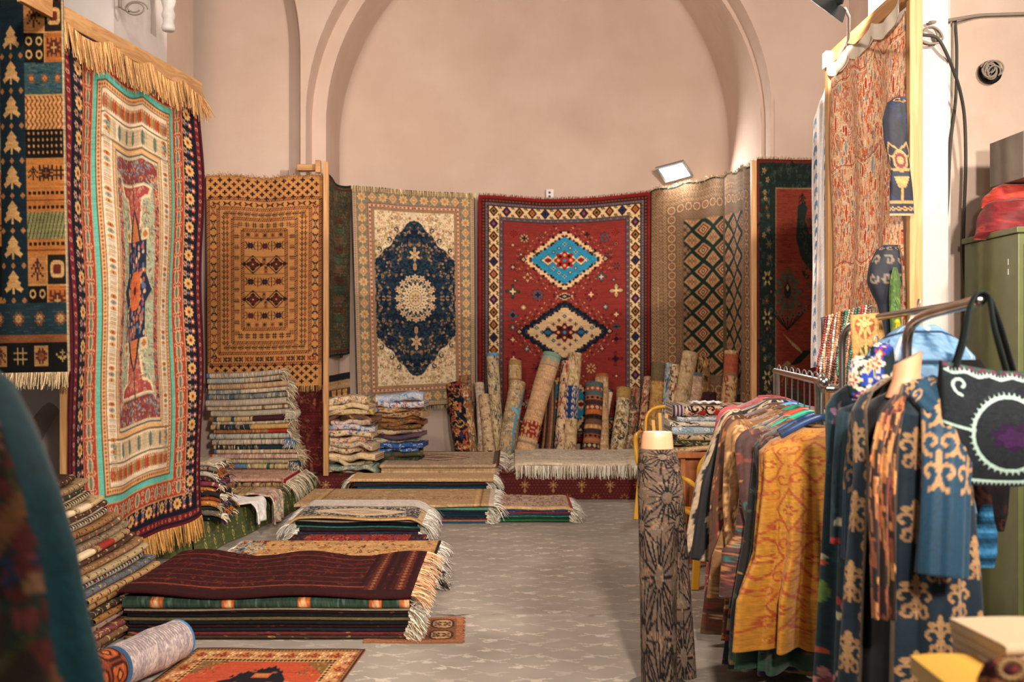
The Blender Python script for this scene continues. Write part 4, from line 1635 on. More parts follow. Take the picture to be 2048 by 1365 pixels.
def make_floor():
    m, nt, b = newmat('grey_carpet')
    tc = nt.nodes.new('ShaderNodeTexCoord')
    base = nt.nodes.new('ShaderNodeTexNoise')
    base.inputs['Scale'].default_value = 2.2
    base.inputs['Detail'].default_value = 5
    nt.links.new(tc.outputs['Object'], base.inputs['Vector'])
    cr = nt.nodes.new('ShaderNodeValToRGB')
    cr.color_ramp.elements[0].position = .3
    cr.color_ramp.elements[1].position = .7
    cr.color_ramp.elements[0].color = (*lin(H('8c8379')), 1)
    cr.color_ramp.elements[1].color = (*lin(H('a0978c')), 1)
    nt.links.new(base.outputs['Fac'], cr.inputs[0])
    at = nt.nodes.new('ShaderNodeAttribute')
    at.attribute_name = 'Col'
    fine = nt.nodes.new('ShaderNodeTexNoise')
    fine.inputs['Scale'].default_value = 260
    nt.links.new(tc.outputs['Object'], fine.inputs['Vector'])
    mx = nt.nodes.new('ShaderNodeMix')
    mx.data_type = 'RGBA'
    nt.links.new(at.outputs['Fac'], mx.inputs[0])
    nt.links.new(cr.outputs[0], mx.inputs[6])
    mx.inputs[7].default_value = (*lin(H('c2b5a6')), 1)
    nt.links.new(mx.outputs[2], b.inputs['Base Color'])
    b.inputs['Roughness'].default_value = .95
    b.inputs['Specular IOR Level'].default_value = .1
    bp = nt.nodes.new('ShaderNodeBump')
    bp.inputs['Strength'].default_value = .3
    bp.inputs['Distance'].default_value = .004
    nt.links.new(fine.outputs['Fac'], bp.inputs['Height'])
    nt.links.new(bp.outputs[0], b.inputs['Normal'])
    # woven sprigs: painted on the visible floor, 4.4 x 6.6 m
    x0, x1, y0, y1 = -2.4, 2.0, 3.0, 9.8
    c = Cv(620, 900, '000000')
    sx, sy = c.w / (x1 - x0), c.h / (y1 - y0)
    R = random.Random(4)
    j = 0
    y = 0.05
    while y < y1 - y0:
        x = .1 + (.17 if j % 2 else 0)
        while x < x1 - x0:
            g = R.uniform(.5, 1.)
            col = (g, g, g)
            ux, uy = x + R.uniform(-.015, .015), y + R.uniform(-.012, .012)
            k = (j + int(x * 10)) % 3
            f = R.choice((-1, 1)) if k else 1
            pt = lambda a, b: ((ux + a * f) * sx, (uy + b) * sy)
            c.line([pt(-.09, -.015), pt(-.03, .012), pt(.03, .0), pt(.09, .02)], 1.3, col)
            c.line([pt(-.03, .012), pt(-.06, .035)], 1.2, col)
            if k == 1:
                c.spiral(*pt(.05, -.02), 5, 1.6, col, .8, 1, f)
                c.ell(*pt(.02, -.012), 4, 2.6, col)
            else:
                c.line([pt(.0, .0), pt(.05, -.03), pt(.07, -.026)], 1.3, col)
                c.ell(*pt(-.05, -.012), 3.4, 2, col)
            x += .34
        y += .085
        j += 1
    X, Y = np.meshgrid(np.linspace(x0, x1, c.w), np.linspace(y0, y1, c.h))
    r = np.random.RandomState(2)
    lo = np.interp(np.arange(c.w), np.linspace(0, c.w, 30), r.randn(30))[None] + np.interp(np.arange(c.h), np.linspace(0, c.h, 40), r.randn(40))[:, None]
    seam = np.exp(-((Y - 5.42 - .03 * np.sin(X * 3)) / .018) ** 2)
    Z = .0006 * lo + .008 * seam * (np.sin(X * 9) > .2)
    mb = Mb()
    mb.grid(np.stack([X, Y, Z], -1)[::-1], np.repeat(c.a[::-1, :, :1], 3, 2))
    for xa, xb, ya, yb in ((-6, x0, -2, 13), (x1, 6, -2, 13), (x0, x1, -2, y0), (x0, x1, y1, 13)):
        mb.raw([(xa, ya, 0), (xb, ya, 0), (xb, yb, 0), (xa, yb, 0)], [[0, 1, 2, 3]], None, '000000')
    struct(mb.build('floor', m))
    # the ragged dark gaps where two carpet lengths meet
    mb = Mb()
    for xa, xb, w in ((-.42, -.2, .014), (.38, .5, .006), (.62, .72, .008), (.85, .93, .014), (-.15, -.02, .004)):
        n = 12
        t = np.linspace(0, 1, n)
        yy = 5.42 + .012 * np.sin(t * 5 + xa * 9)
        h = w * np.sin(t * math.pi) * (1 + .3 * np.sin(t * 19))
        mb.grid(np.stack([np.stack([xa + (xb - xa) * t, yy - h / 2, np.full(n, .0095)], 1), np.stack([xa + (xb - xa) * t, yy + h / 2, np.full(n, .0095)], 1)], 0), '241f1c')
    struct(mb.build('trim_1', M_WEAVE))


def make_walls():
    YF, YR = 9.6, 9.9
    cx, R, sp = .26, 2.25, 3.65
    cx2, R2, sp2 = -4.29, 2.25, 4.3
    mb = Mb()
    xs = np.unique(np.concatenate([np.linspace(-4.4, 4.0, 120), cx + R * np.cos(np.linspace(0, math.pi, 60)), cx2 + R2 * np.cos(np.linspace(0, math.pi / 2, 24)),
                                   [cx - R - 1e-4, cx + R + 1e-4, cx2 + R2 + 1e-4]]))
    lo = []
    for x in xs:
        z = 0.
        for c_, r_, s_ in ((cx, R, sp), (cx2, R2, sp2)):
            if abs(x - c_) <= r_ + 1e-6:
                z = max(z, s_ + math.sqrt(max(r_ * r_ - (x - c_) ** 2, 0)))
        lo.append(z)
    lo = np.array(lo)
    G = np.stack([np.stack([xs, np.full(len(xs), YF), lo], 1), np.stack([xs, np.full(len(xs), YF), np.full(len(xs), 7.2)], 1)], 0)
    mb.grid(G)
    # reveals
    for c_, r_, s_, yb in ((cx, R, sp, YR), (cx2, R2, sp2, YF + .22)):
        an = np.linspace(math.pi, 0, 50)
        line = [(c_ - r_, 0), (c_ - r_, s_ * .5)] + [(c_ + r_ * math.cos(a), s_ + r_ * math.sin(a)) for a in an] + [(c_ + r_, s_ * .5), (c_ + r_, 0)]
        ln = np.array(line)
        mb.grid(np.stack([np.stack([ln[:, 0], np.full(len(ln), y), ln[:, 1]], 1) for y in (YF, yb)], 0))
    # panel behind the left arch
    mb.raw([(-6.6, YF + .22, 0), (-2.0, YF + .22, 0), (-2.0, YF + .22, 7.2), (-6.6, YF + .22, 7.2)], [[0, 1, 2, 3]])
    o = mb.build('wall_back', M_WALL, None, False)
    struct(o)
    # apse: facets below, half dome above
    plan = np.array([(-1.85, 9.9), (-1.9, 11.0), (-.42, 11.52), (1.25, 11.52), (2.4, 11.1), (2.48, 9.9)])
    pl = []
    for (a, b) in zip(plan[:-1], plan[1:]):
        for t in np.linspace(0, 1, 14, endpoint=False):
            pl.append(a + (b - a) * t)
    pl = np.array(pl + [plan[-1]])
    rows = [np.concatenate([pl, np.full((len(pl), 1), z)], 1) for z in np.linspace(0, 3.65, 8)]
    cen = np.array([.315, 9.9])
    for t in np.linspace(.06, 1, 26):
        a = t * math.pi / 2
        # facets melt into a round dome
        k = math.cos(a)
        q = cen + (pl - cen) * k
        rows.append(np.concatenate([q, np.full((len(pl), 1), 3.65 + 2.165 * math.sin(a))], 1))
    mb = Mb()
    mb.grid(np.array(rows))
    an = np.linspace(math.pi, 0, 60)
    o_ = [(cx - R - .02, 0)] + [(cx + (R + .02) * math.cos(a), sp + (R + .02) * math.sin(a)) for a in an] + [(cx + R + .02, 0)]
    i_ = [(-1.85, 0)] + [(.315 + 2.165 * math.cos(a), sp + 2.165 * math.sin(a)) for a in an] + [(2.48, 0)]
    mb.grid(np.array([[(x, YR, z) for x, z in o_], [(x, YR, z) for x, z in i_]]))
    struct(mb.build('wall_apse', M_WALL, None, True))
    # left side: recess wall, white pier with a niche
    mb = Mb()
    mb.raw([(-3.08, 7.5, 0), (-3.08, 9.62, 0), (-3.08, 9.62, 7.2), (-3.08, 7.5, 7.2)], [[0, 1, 2, 3]])
    struct(mb.build('wall_left', M_WALL, None, False))
    mb = Mb()
    mb.raw([(-2.6, 6.5, 0), (-2.6, 7.5, 0), (-2.6, 7.5, 7.2), (-2.6, 6.5, 7.2)], [[0, 1, 2, 3]])
    mb.raw([(-3.08, 7.5, 0), (-2.6, 7.5, 0), (-2.6, 7.5, 7.2), (-3.08, 7.5, 7.2)], [[0, 1, 2, 3]])
    # front of the pier with an arched niche (x -3.34..-2.86, top 1.18)
    nc, nr, ns = -3.02, .22, .80
    xs = np.unique(np.concatenate([[-6.5, nc - nr - 1e-4, nc + nr + 1e-4, -2.6], nc + nr * np.cos(np.linspace(0, math.pi, 31))]))
    lo = np.array([ns + .30 * (1 - abs((x - nc) / nr) ** 1.5) if abs(x - nc) <= nr + 1e-6 else .42 for x in xs])
    mb.grid(np.stack([np.stack([xs, np.full(len(xs), 6.5), lo], 1), np.stack([xs, np.full(len(xs), 6.5), np.full(len(xs), 7.2)], 1)], 0))
    mb.raw([(-6.5, 6.5, 0), (-2.6, 6.5, 0), (-2.6, 6.5, .42), (-6.5, 6.5, .42)], [[0, 1, 2, 3]])
    k = np.abs(xs - nc) <= nr + 1e-6
    ln = np.concatenate([[(nc - nr, .42)], np.stack([xs[k], lo[k]], 1), [(nc + nr, .42)]])
    mb.grid(np.stack([np.stack([ln[:, 0], np.full(len(ln), y), ln[:, 1]], 1) for y in (6.5, 6.85)], 0))
    mb.raw([(nc - nr, 6.85, .42), (nc + nr, 6.85, .42), (nc + nr, 6.85, 1.2), (nc - nr, 6.85, 1.2)], [[0, 1, 2, 3]])
    mb.raw([(nc - nr, 6.5, .42), (nc + nr, 6.5, .42), (nc + nr, 6.85, .42), (nc - nr, 6.85, .42)], [[0, 1, 2, 3]])
    struct(mb.build('wall_left_pier', M_WALLW, None, False))
    # stone blocks under the niche
    mb = Mb()
    R_ = random.Random(3)
    for i in range(3):
        for j in range(4):
            mb.box((-3.3 + i * .21 + .1 * (j % 2), 6.44, .02 + j * .15), (-3.11 + i * .21 + .1 * (j % 2), 6.52, .155 + j * .15))
    struct(mb.build('trim_2', M_WALLR, None, False, bevel=.012))
    # right side
    mb = Mb()
    mb.raw([(3.25, 5.6, 0), (3.25, 9.62, 0), (3.25, 9.62, 7.2), (3.25, 5.6, 7.2)], [[0, 1, 2, 3]])
    mb.raw([(2.42, 5.62, 0), (6.5, 5.62, 0), (6.5, 5.62, 7.2), (2.42, 5.62, 7.2)], [[0, 1, 2, 3]])
    struct(mb.build('wall_right', M_WALLR, None, False))
    mb = Mb()
    mb.box((2.14, 5.3, 0), (2.33, 6.0, 7.2))
    mb.box((2.33, 5.52, 0), (2.44, 6.0, 7.2))
    struct(mb.build('wall_right_pier', M_WALLW, None, False, bevel=.02))


def platforms():
    # the low step across the apse, covered with maroon carpet
    c = Cv(800, 84, '54201f')
    for i in range(134):
        for j in range(14):
            c.dia(i * 6 + (3 if j % 2 else 0), j * 6, 1.0, 1.0, '6e3a2e')
    for i in range(17):
        x = 15 + i * 50
        c.ros(x, 54, 9, 8, '9a6f48', '4a1c1c', .3)
        c.dia(x, 54, 3, 4, 'b08a58')
        c.dia(x, 66, 3, 5, '9a6f48')
        c.ros(x + 25, 80, 8, 8, '8a5a3a', '4a1c1c', .3)
        c.ros(x + 25, 28, 6, 8, '7a4a30', '4a1c1c', .3)
    c.grain(3, .06, .04)
    mb = Mb()
    x = np.linspace(-1.84, 2.46, c.w)
    prof = [(9.42, .0), (9.42, .07), (9.42, .14), (9.425, .21), (9.45, .227)] + [(y, .228) for y in np.linspace(9.6, 10.44, 12)]
    pr = np.array(prof)
    s = np.concatenate([[0], np.cumsum(np.hypot(*np.diff(pr, axis=0).T))])
    ss = np.interp(np.linspace(0, 1, c.h), [0, .62, 1], [0, .24, s[-1]])
    yy, zz = np.interp(ss, s, pr[:, 0]), np.interp(ss, s, pr[:, 1])
    Pt = np.stack([np.repeat(x[None], c.h, 0), np.repeat(yy[:, None], c.w, 1), np.repeat(zz[:, None], c.w, 1)], -1)
    k = np.clip((ss / s[-1] * 1.0), 0, 1)
    # motif rows: front gets the bottom part of the canvas
    ca = c.a[::-1].copy()
    mb.grid(Pt, ca)
    mb.box((-1.84, 9.43, 0), (2.40, 11.02, .222), '4a1d1c')
    o = mb.build('carpeted_platform', M_WEAVE, None, False)
    tag(o, 'low platform across the back alcove covered in maroon carpet with gold motifs', 'platform')
    # the green bench along the left wall
    c = Cv(300, 40, '525a36')
    for i in range(16):
        for j in range(2):
            x, y = 10 + i * 19 + (9 if j else 0), 11 + j * 18
            c.dia(x, y, 2.6, 6.5, 'a89a5c')
            c.dia(x, y, 1.2, 3, '5a5a34')
            c.sup(x, y - 8, 1, 1, 'a89a5c')
            c.sup(x, y + 8, 1, 1, 'a89a5c')
    c.grain(4, .06, .05)
    A, B = np.array([-2.2, 6.85]), np.array([-1.845, 9.40])
    t = np.linspace(0, 1, c.w)
    mb = Mb()
    P0 = A[None] + (B - A)[None] * t[:, None]
    zz = np.linspace(.215, 0, c.h)
    n = unit(np.array([(B - A)[1], -(B - A)[0]]))
    fl = .012 * np.sin(t * 23)[None] * (1 - zz / .22)[:, None] + .03 * (1 - zz / .215)[:, None] ** 2
    Pt = np.concatenate([P0[None] + n[None, None] * fl[..., None], np.repeat(zz[:, None, None], c.w, 1)], -1)
    mb.grid(Pt, c.a)
    o0 = [(A[0], A[1]), (B[0], B[1]), (-3.05, 9.40), (-3.05, 7.55), (-2.58, 7.55), (-2.58, 6.85)]
    Vt = [(x, y, .215) for x, y in o0] + [(x, y, 0) for x, y in o0]
    mb.raw(Vt, [[0, 1, 2, 3], [0, 3, 4, 5], [5, 0, 6, 11], [2, 1, 7, 8]], None, '5a613a')
    o = mb.build('green_bench', M_WEAVE, None, False)
    tag(o, 'low bench along the left wall draped in green cloth with small gold motifs', 'bench')


make_floor()
make_walls()
platforms()

# ---------------------------------------------------------------- rugs and cloths on the walls
def wv(*terms):
    """terms: (amp, ku, kv, phase)"""
    def f(U, V):
        w = 0 * U
        for a, ku, kv, p in terms:
            w = w + a * np.sin(ku * U * 6.283 + kv * V * 6.283 + p)
        return w
    return f


X_ = lambda px, Y: (px - CX) * Y / FPX
Z_ = lambda py, Y: CAMZ - (py - CY) * Y / FPX

# red rug with the two diamonds
hang('hanging_rug', 'red hanging rug with blue and cream stepped diamonds, centre of back wall', 'rug', dd_rug(),
     [(X_(957, 11.3), 11.3), (X_(1301, 11.3), 11.3)], lambda u: 3.135 + .02 * math.cos(u * 6.28) + .03 * u - .02 * math.sin(u * 3.14), [.36, .36],
     wv((.018, 2.2, .2, .5), (.01, 4.1, -.3, 1)), ftop=dict(n=420, L=.035, col='7a3a2c', jit=.5, droop=.3), group='rugs hung around the alcove')
# navy medallion rug
hang('hanging_rug', 'cream hanging rug with pointed navy medallion and round cream flower centre', 'rug', blue_rug(),
     [(X_(703, 10.95), 10.9), (X_(949, 11.3), 11.28)], [3.205, 3.18, 3.17], [.74, .77, .80],
     wv((.02, 1.3, .3, .4), (.008, 3.7, 0, 2)), path2=[(X_(716, 10.95), 10.88), (X_(953, 11.3), 11.28)],
     ftop=dict(n=260, L=.075, col='c8b48c', down=True, off=.012, jit=.22, wd=.007), fbot=dict(n=200, L=.05, col='bca47c'), group='rugs hung around the alcove')
# dark green rug on the alcove's left side
hang('hanging_rug', 'narrow dark olive overdyed hanging rug seen edge-on, left of navy medallion rug', 'rug', green_rug(),
     [(X_(650, 9.75), 9.76), (X_(702, 10.85), 10.85)], lambda u: 3.17 - .06 * math.sin(u * 3.1) + .03 * u, [1.335, 1.36], wv((.015, 1.5, .2, 0)),
     group='rugs hung around the alcove')
# tan nomad rug
hang('hanging_rug', 'camel tan hanging rug with rows of dark crosses and crab motifs', 'rug', tan_rug(),
     [(X_(409, 9.5), 9.52), (X_(648, 9.5), 9.5)], lambda u: 3.07 + .012 * math.sin(u * 9), [1.05, 1.08],
     wv((.012, 1.6, .1, .3), (.008, 3.1, .5, 1)), ftop=dict(n=300, L=.06, col='b08652', jit=.9, droop=1.3, off=.01), fbot=dict(n=220, L=.07, col='b8905c'),
     path2=[(X_(412, 9.5), 9.52), (X_(645, 9.5), 9.5)], group='rugs hung around the alcove')
# maroon rug under it
c = Cv(90, 150, '4e1a1a')
c.floral(0, 0, 90, 150, 260, ['5e2420', '3e1416', '6a3a2c', '7a4a38'], 2, 5, 3, .1)
c.grain(4, .1, .12, .08)
hang('hanging_rug', 'dark maroon hanging rug low on wall behind the tall pale rug stack', 'rug', c, [(X_(520, 9.56), 9.58), (X_(645, 9.56), 9.56)], [1.3, 1.3], [.25, .25], wv((.008, 2, .2, 0)),
     group='rugs hung around the alcove')
# lattice rug round the corner
hang('hanging_rug', 'brown hanging rug with dark green diamond lattice bending round the alcove corner', 'rug', lattice_rug(),
     [(X_(1305, 11.25), 11.26), (X_(1456, 10.5), 10.5), (X_(1511, 9.2), 9.2)],
     lambda u: 3.19 + .055 * math.sin(u * 4.2) + .012 * math.sin(u * 40), [.74, .72, .70],
     wv((.03, 2.3, .15, 1.2), (.012, 5, .3, .2)), ftop=dict(n=420, L=.05, col='b9a486', jit=.7, droop=.9, off=.004), group='rugs hung around the alcove')
# peacock rug on the right pier
hang('hanging_rug', 'dark green and rust hanging rug with a large dark bird, right of the lattice rug', 'rug', peacock_rug(),
     [(X_(1514, 9.1), 9.1), (X_(1668, 9.1), 9.1)], [3.165, 3.155], [.62, .62], wv((.008, 1.5, .2, 0)),
     ftop=dict(n=220, L=.03, col='a8926e', jit=.5), group='rugs hung around the alcove')
# small kilim behind the textile piles
c = Cv(60, 60, '6a5844')
for j, cc in enumerate(['1e1c1e', '9a7a58', '3a3430', 'b08a58', '5a2a20', '8a7a60', 'b08a58', '4a3a30']):
    c.rect(0, j * 7.5, 60, j * 7.5 + 7.5, cc)
for x in (14, 30, 46):
    c.poly([(x - 6, 16), (x + 6, 16), (x, 50)], 'b8844c')
c.grain(6, .08, .08)
hang('small_kilim', 'small striped kilim hung low between the post and the navy medallion rug', 'rug', c, [(X_(657, 9.98), 9.98), (X_(700, 10.3), 10.3)], [1.15, 1.18], [.55, .55], wv((.006, 1, .2, 0)))

# prayer rug on the left rail
pa, pb = np.array([X_(112, 5.38), 5.38]), np.array([X_(398, 6.9), 6.9])


def prw(U, V):
    s = np.minimum(V * 5, 1)
    return (.014 * np.sin(U * 6.283 * 1.1 + .5) * s + .02 * np.sin(U * 6.283 * 3.2 + V * 2) * (.4 + .6 * s) * (1 - V * .3)
            + .03 * np.clip(V - .05, 0, 1) * np.sin(V * 3.0) * (1 - U) + .03 * np.clip((.14 - U) / .14, 0, 1) * np.clip(V * 1.3, 0, 1) + .012 * np.sin(V * 14 + U * 5))


def prz(u):
    return 3.235 - .055 * abs(math.sin(u * math.pi * 3.5)) + .015


r_, Pt, N3 = hang('hanging_rug', 'tall prayer rug with turquoise frame and cream borders hung from a rail at left', 'rug', prayer_rug(),
                  [tuple(pa), tuple(pb)], prz, lambda u: .20 + .09 * u + .012 * math.sin(u * 13), prw, th=.01,
                  path2=[(X_(122, 5.42), 5.42), (X_(400, 6.9), 6.9)],
                  ftop=dict(n=520, L=.2, col='c09260', down=True, off=.03, jit=.1, wd=.007, droop=.1),
                  fbot=dict(n=420, L=.16, col='b8884c', jit=.16, wd=.008, droop=.1))
# end flap of the top fringe that sticks out past the rail
fringe('fringe', np.tile(np.append(pb + np.array([.0, .0]), 3.2), (40, 1)) + np.random.RandomState(1).randn(40, 3) * .012, np.tile(V3(.5, -.1, -.6), (40, 1)), .19, r_, 'c09260', .007, .7, .25, 5)

# patchwork rug far left, facing the aisle end
hang('hanging_rug', 'patchwork hanging rug of teal, orange and black blocks with arrow trees, far left', 'rug', patch_rug(),
     [(-3.42, 5.42), (X_(124, 5.34), 5.34)], [3.72, 3.72], [1.315, 1.335], wv((.012, 1.5, .1, 0), (.006, 4, .4, 1)), th=.012,
     ped=lambda U, V: .035 * V, fbot=dict(n=330, L=.1, col='cdb48c', jit=.2, wd=.007, droop=.1))

# suzani on the timber frame at right
fa, fb = np.array([1.99, 6.2]), np.array([2.0, 5.03])


def suw(U, V):
    s = np.minimum(V * 6, 1)
    return .02 * np.sin(U * 6.283 * 2.6) * (.5 + .5 * s) + .012 * np.sin(V * 9 + U * 4)


hang('embroidered_hanging', 'orange and cream embroidered cloth hung on the timber frame at right', 'wall hanging', suzani(),
     [(1.965, 6.12), (1.975, 5.05)], lambda u: 3.175 - .07 * abs(math.sin(u * math.pi * 3)) ** .7, [.9, .9], suw, mat=M_WEAVE)
# its white gathered heading
c = Cv(90, 16, 'd8cbb8')
hang('cloth_heading', 'white gathered cloth tape along the beam above the embroidered hanging', 'cloth', c,
     [(1.94, 6.14), (1.955, 5.04)], lambda u: 3.23 - .05 * abs(math.sin(u * math.pi * 3)), lambda u: 3.165 - .07 * abs(math.sin(u * math.pi * 3)) ** .7, wv((.006, 6, 0, 0)), th=.004, mat=M_WEAVE)
# white and blue cloth at the far end of that frame
hang('white_blue_cloth', 'white cloth with columns of small blue leaf prints hanging behind the timber frame', 'cloth', white_cloth(),
     [(X_(1616, 6.4), 6.30), (1.995, 6.245)], lambda u: 2.86 + .36 * u, [1.33, 1.36], wv((.018, 1.2, 1.3, 0), (.008, 3, .3, 0)), th=.004, mat=M_WEAVE,
     path2=[(X_(1614, 6.4), 6.30), (1.995, 6.245)])

# ---------------------------------------------------------------- timber
def post(name, label, lo, hi, mat, cat='post'):
    m = Mb()
    m.box(lo, hi)
    return tag(m.build(name, mat, None, False, bevel=.004), label, cat)


post('wooden_post', 'slim pine post between the tan rug and the printed cloth piles', (X_(647, 9.45), 9.43, 0), (X_(657, 9.45), 9.48, 3.2), M_WOODZ)
post('wooden_post', 'pale pine post between the lattice rug and the bird rug', (X_(1502, 9.15), 9.13, 0), (X_(1513, 9.15), 9.18, 3.16), M_WOODZ)
post('wooden_post', 'dark wooden post behind the left edge of the tall prayer rug', (X_(122, 5.5), 5.48, 0), (X_(142, 5.5), 5.53, 3.3), M_WOODZ)
post('wooden_post', 'short pine post end below the fringe of the tall prayer rug', (X_(362, 6.96), 6.95, 0), (X_(384, 6.96), 7.0, 3.2), M_WOODZ)
m = Mb()
m.beam((pa[0] - .06, pa[1] - .28, 3.29), (pb[0] + .0, pb[1] + .03, 3.25), .03, .1)
tag(m.build('wooden_rail', M_WOODY, None, False, bevel=.004), 'pine rail carrying the fringed top of the tall prayer rug', 'rail')
m = Mb()
m.box((1.96, 6.17, 0), (2.03, 6.24, 3.2))
tag(m.build('wooden_post', M_WOODZ, None, False, bevel=.004), 'far pine upright of the timber frame beside the white blue cloth', 'post')
m = Mb()
m.box((1.99, 4.98, 0), (2.056, 5.03, 3.6))
tag(m.build('wooden_post', M_WOODZ, None, False, bevel=.004), 'near broad pine upright of the timber frame with the dark blue hat pinned to it', 'post')
m = Mb()
m.beam((2.0, 6.3, 3.26), (2.0, 4.7, 3.26), .05, .09)
tag(m.build('wooden_beam', M_WOODY, None, False, bevel=.004), 'pine beam along the top of the timber frame at right', 'beam')
m = Mb()
m.box((1.93, 6.13, 3.19), (2.02, 6.2, 3.29))
tag(m.build('junction_box', M_WHITE, None, False, bevel=.006), 'white junction box on the far corner of the timber frame', 'junction box')
m = Mb()
m.box((X_(596, 9.55), 9.5, 3.13), (X_(640, 9.55), 9.58, 3.19))
m.box((X_(633, 9.5), 9.44, 3.1), (X_(643, 9.5), 9.5, 3.22))
tag(m.build('wooden_batten', M_WOODX, None, False, bevel=.004), 'short pine batten on the wall above the tan rug', 'batten')

# ---------------------------------------------------------------- folded rugs, flat piles, rolls
def strip(base, cols, seed, w=150, h=22, n=170, rr=(1.2, 2.6), curls=.3, blocks=(), lines=(), lobes=None, guls=None):
    """pattern of a folded rug: blocks = (u0, u1, colour, speckle colours or None)"""
    c = Cv(w, h, base)
    c.floral(0, 0, w, h, n, cols, rr[0], rr[1], seed, curls, 1.0)
    if lobes:
        for i in range(7):
            c.spiral(w * (i + .5) / 7, h * .35, h * .45, 1.3, lobes, 1.0, i * 1.3, 1 if i % 2 else -1)
    if guls:
        g, pal, st = guls
        x = st / 2
        i = 0
        while x < w:
            c.st(g if not isinstance(g, list) else g[i % len(g)], x, h * .42, st / 13., pal, h / 17.)
            x += st
            i += 1
    for u0, u1, cc, sp in blocks:
        c.rect(u0 * w, 0, u1 * w, h, cc)
        if sp:
            c.floral(u0 * w, 0, u1 * w, h, int(n * (u1 - u0) * 1.3), sp, rr[0], rr[1] + .4, seed + 5, curls)
    for v, cc in lines:
        c.line([(0, v * h), (w, v * h)], 1.2, cc)
    c.grain(seed, .06, .04)
    return c


def noise1(seed, amp, k=3):
    r = np.random.RandomState(seed)
    a, p = r.randn(k) * amp / np.arange(1, k + 1), r.rand(k) * 6.28
    return lambda u: sum(a[i] * np.sin((i + 1) * 3.3 * u + p[i]) for i in range(k))


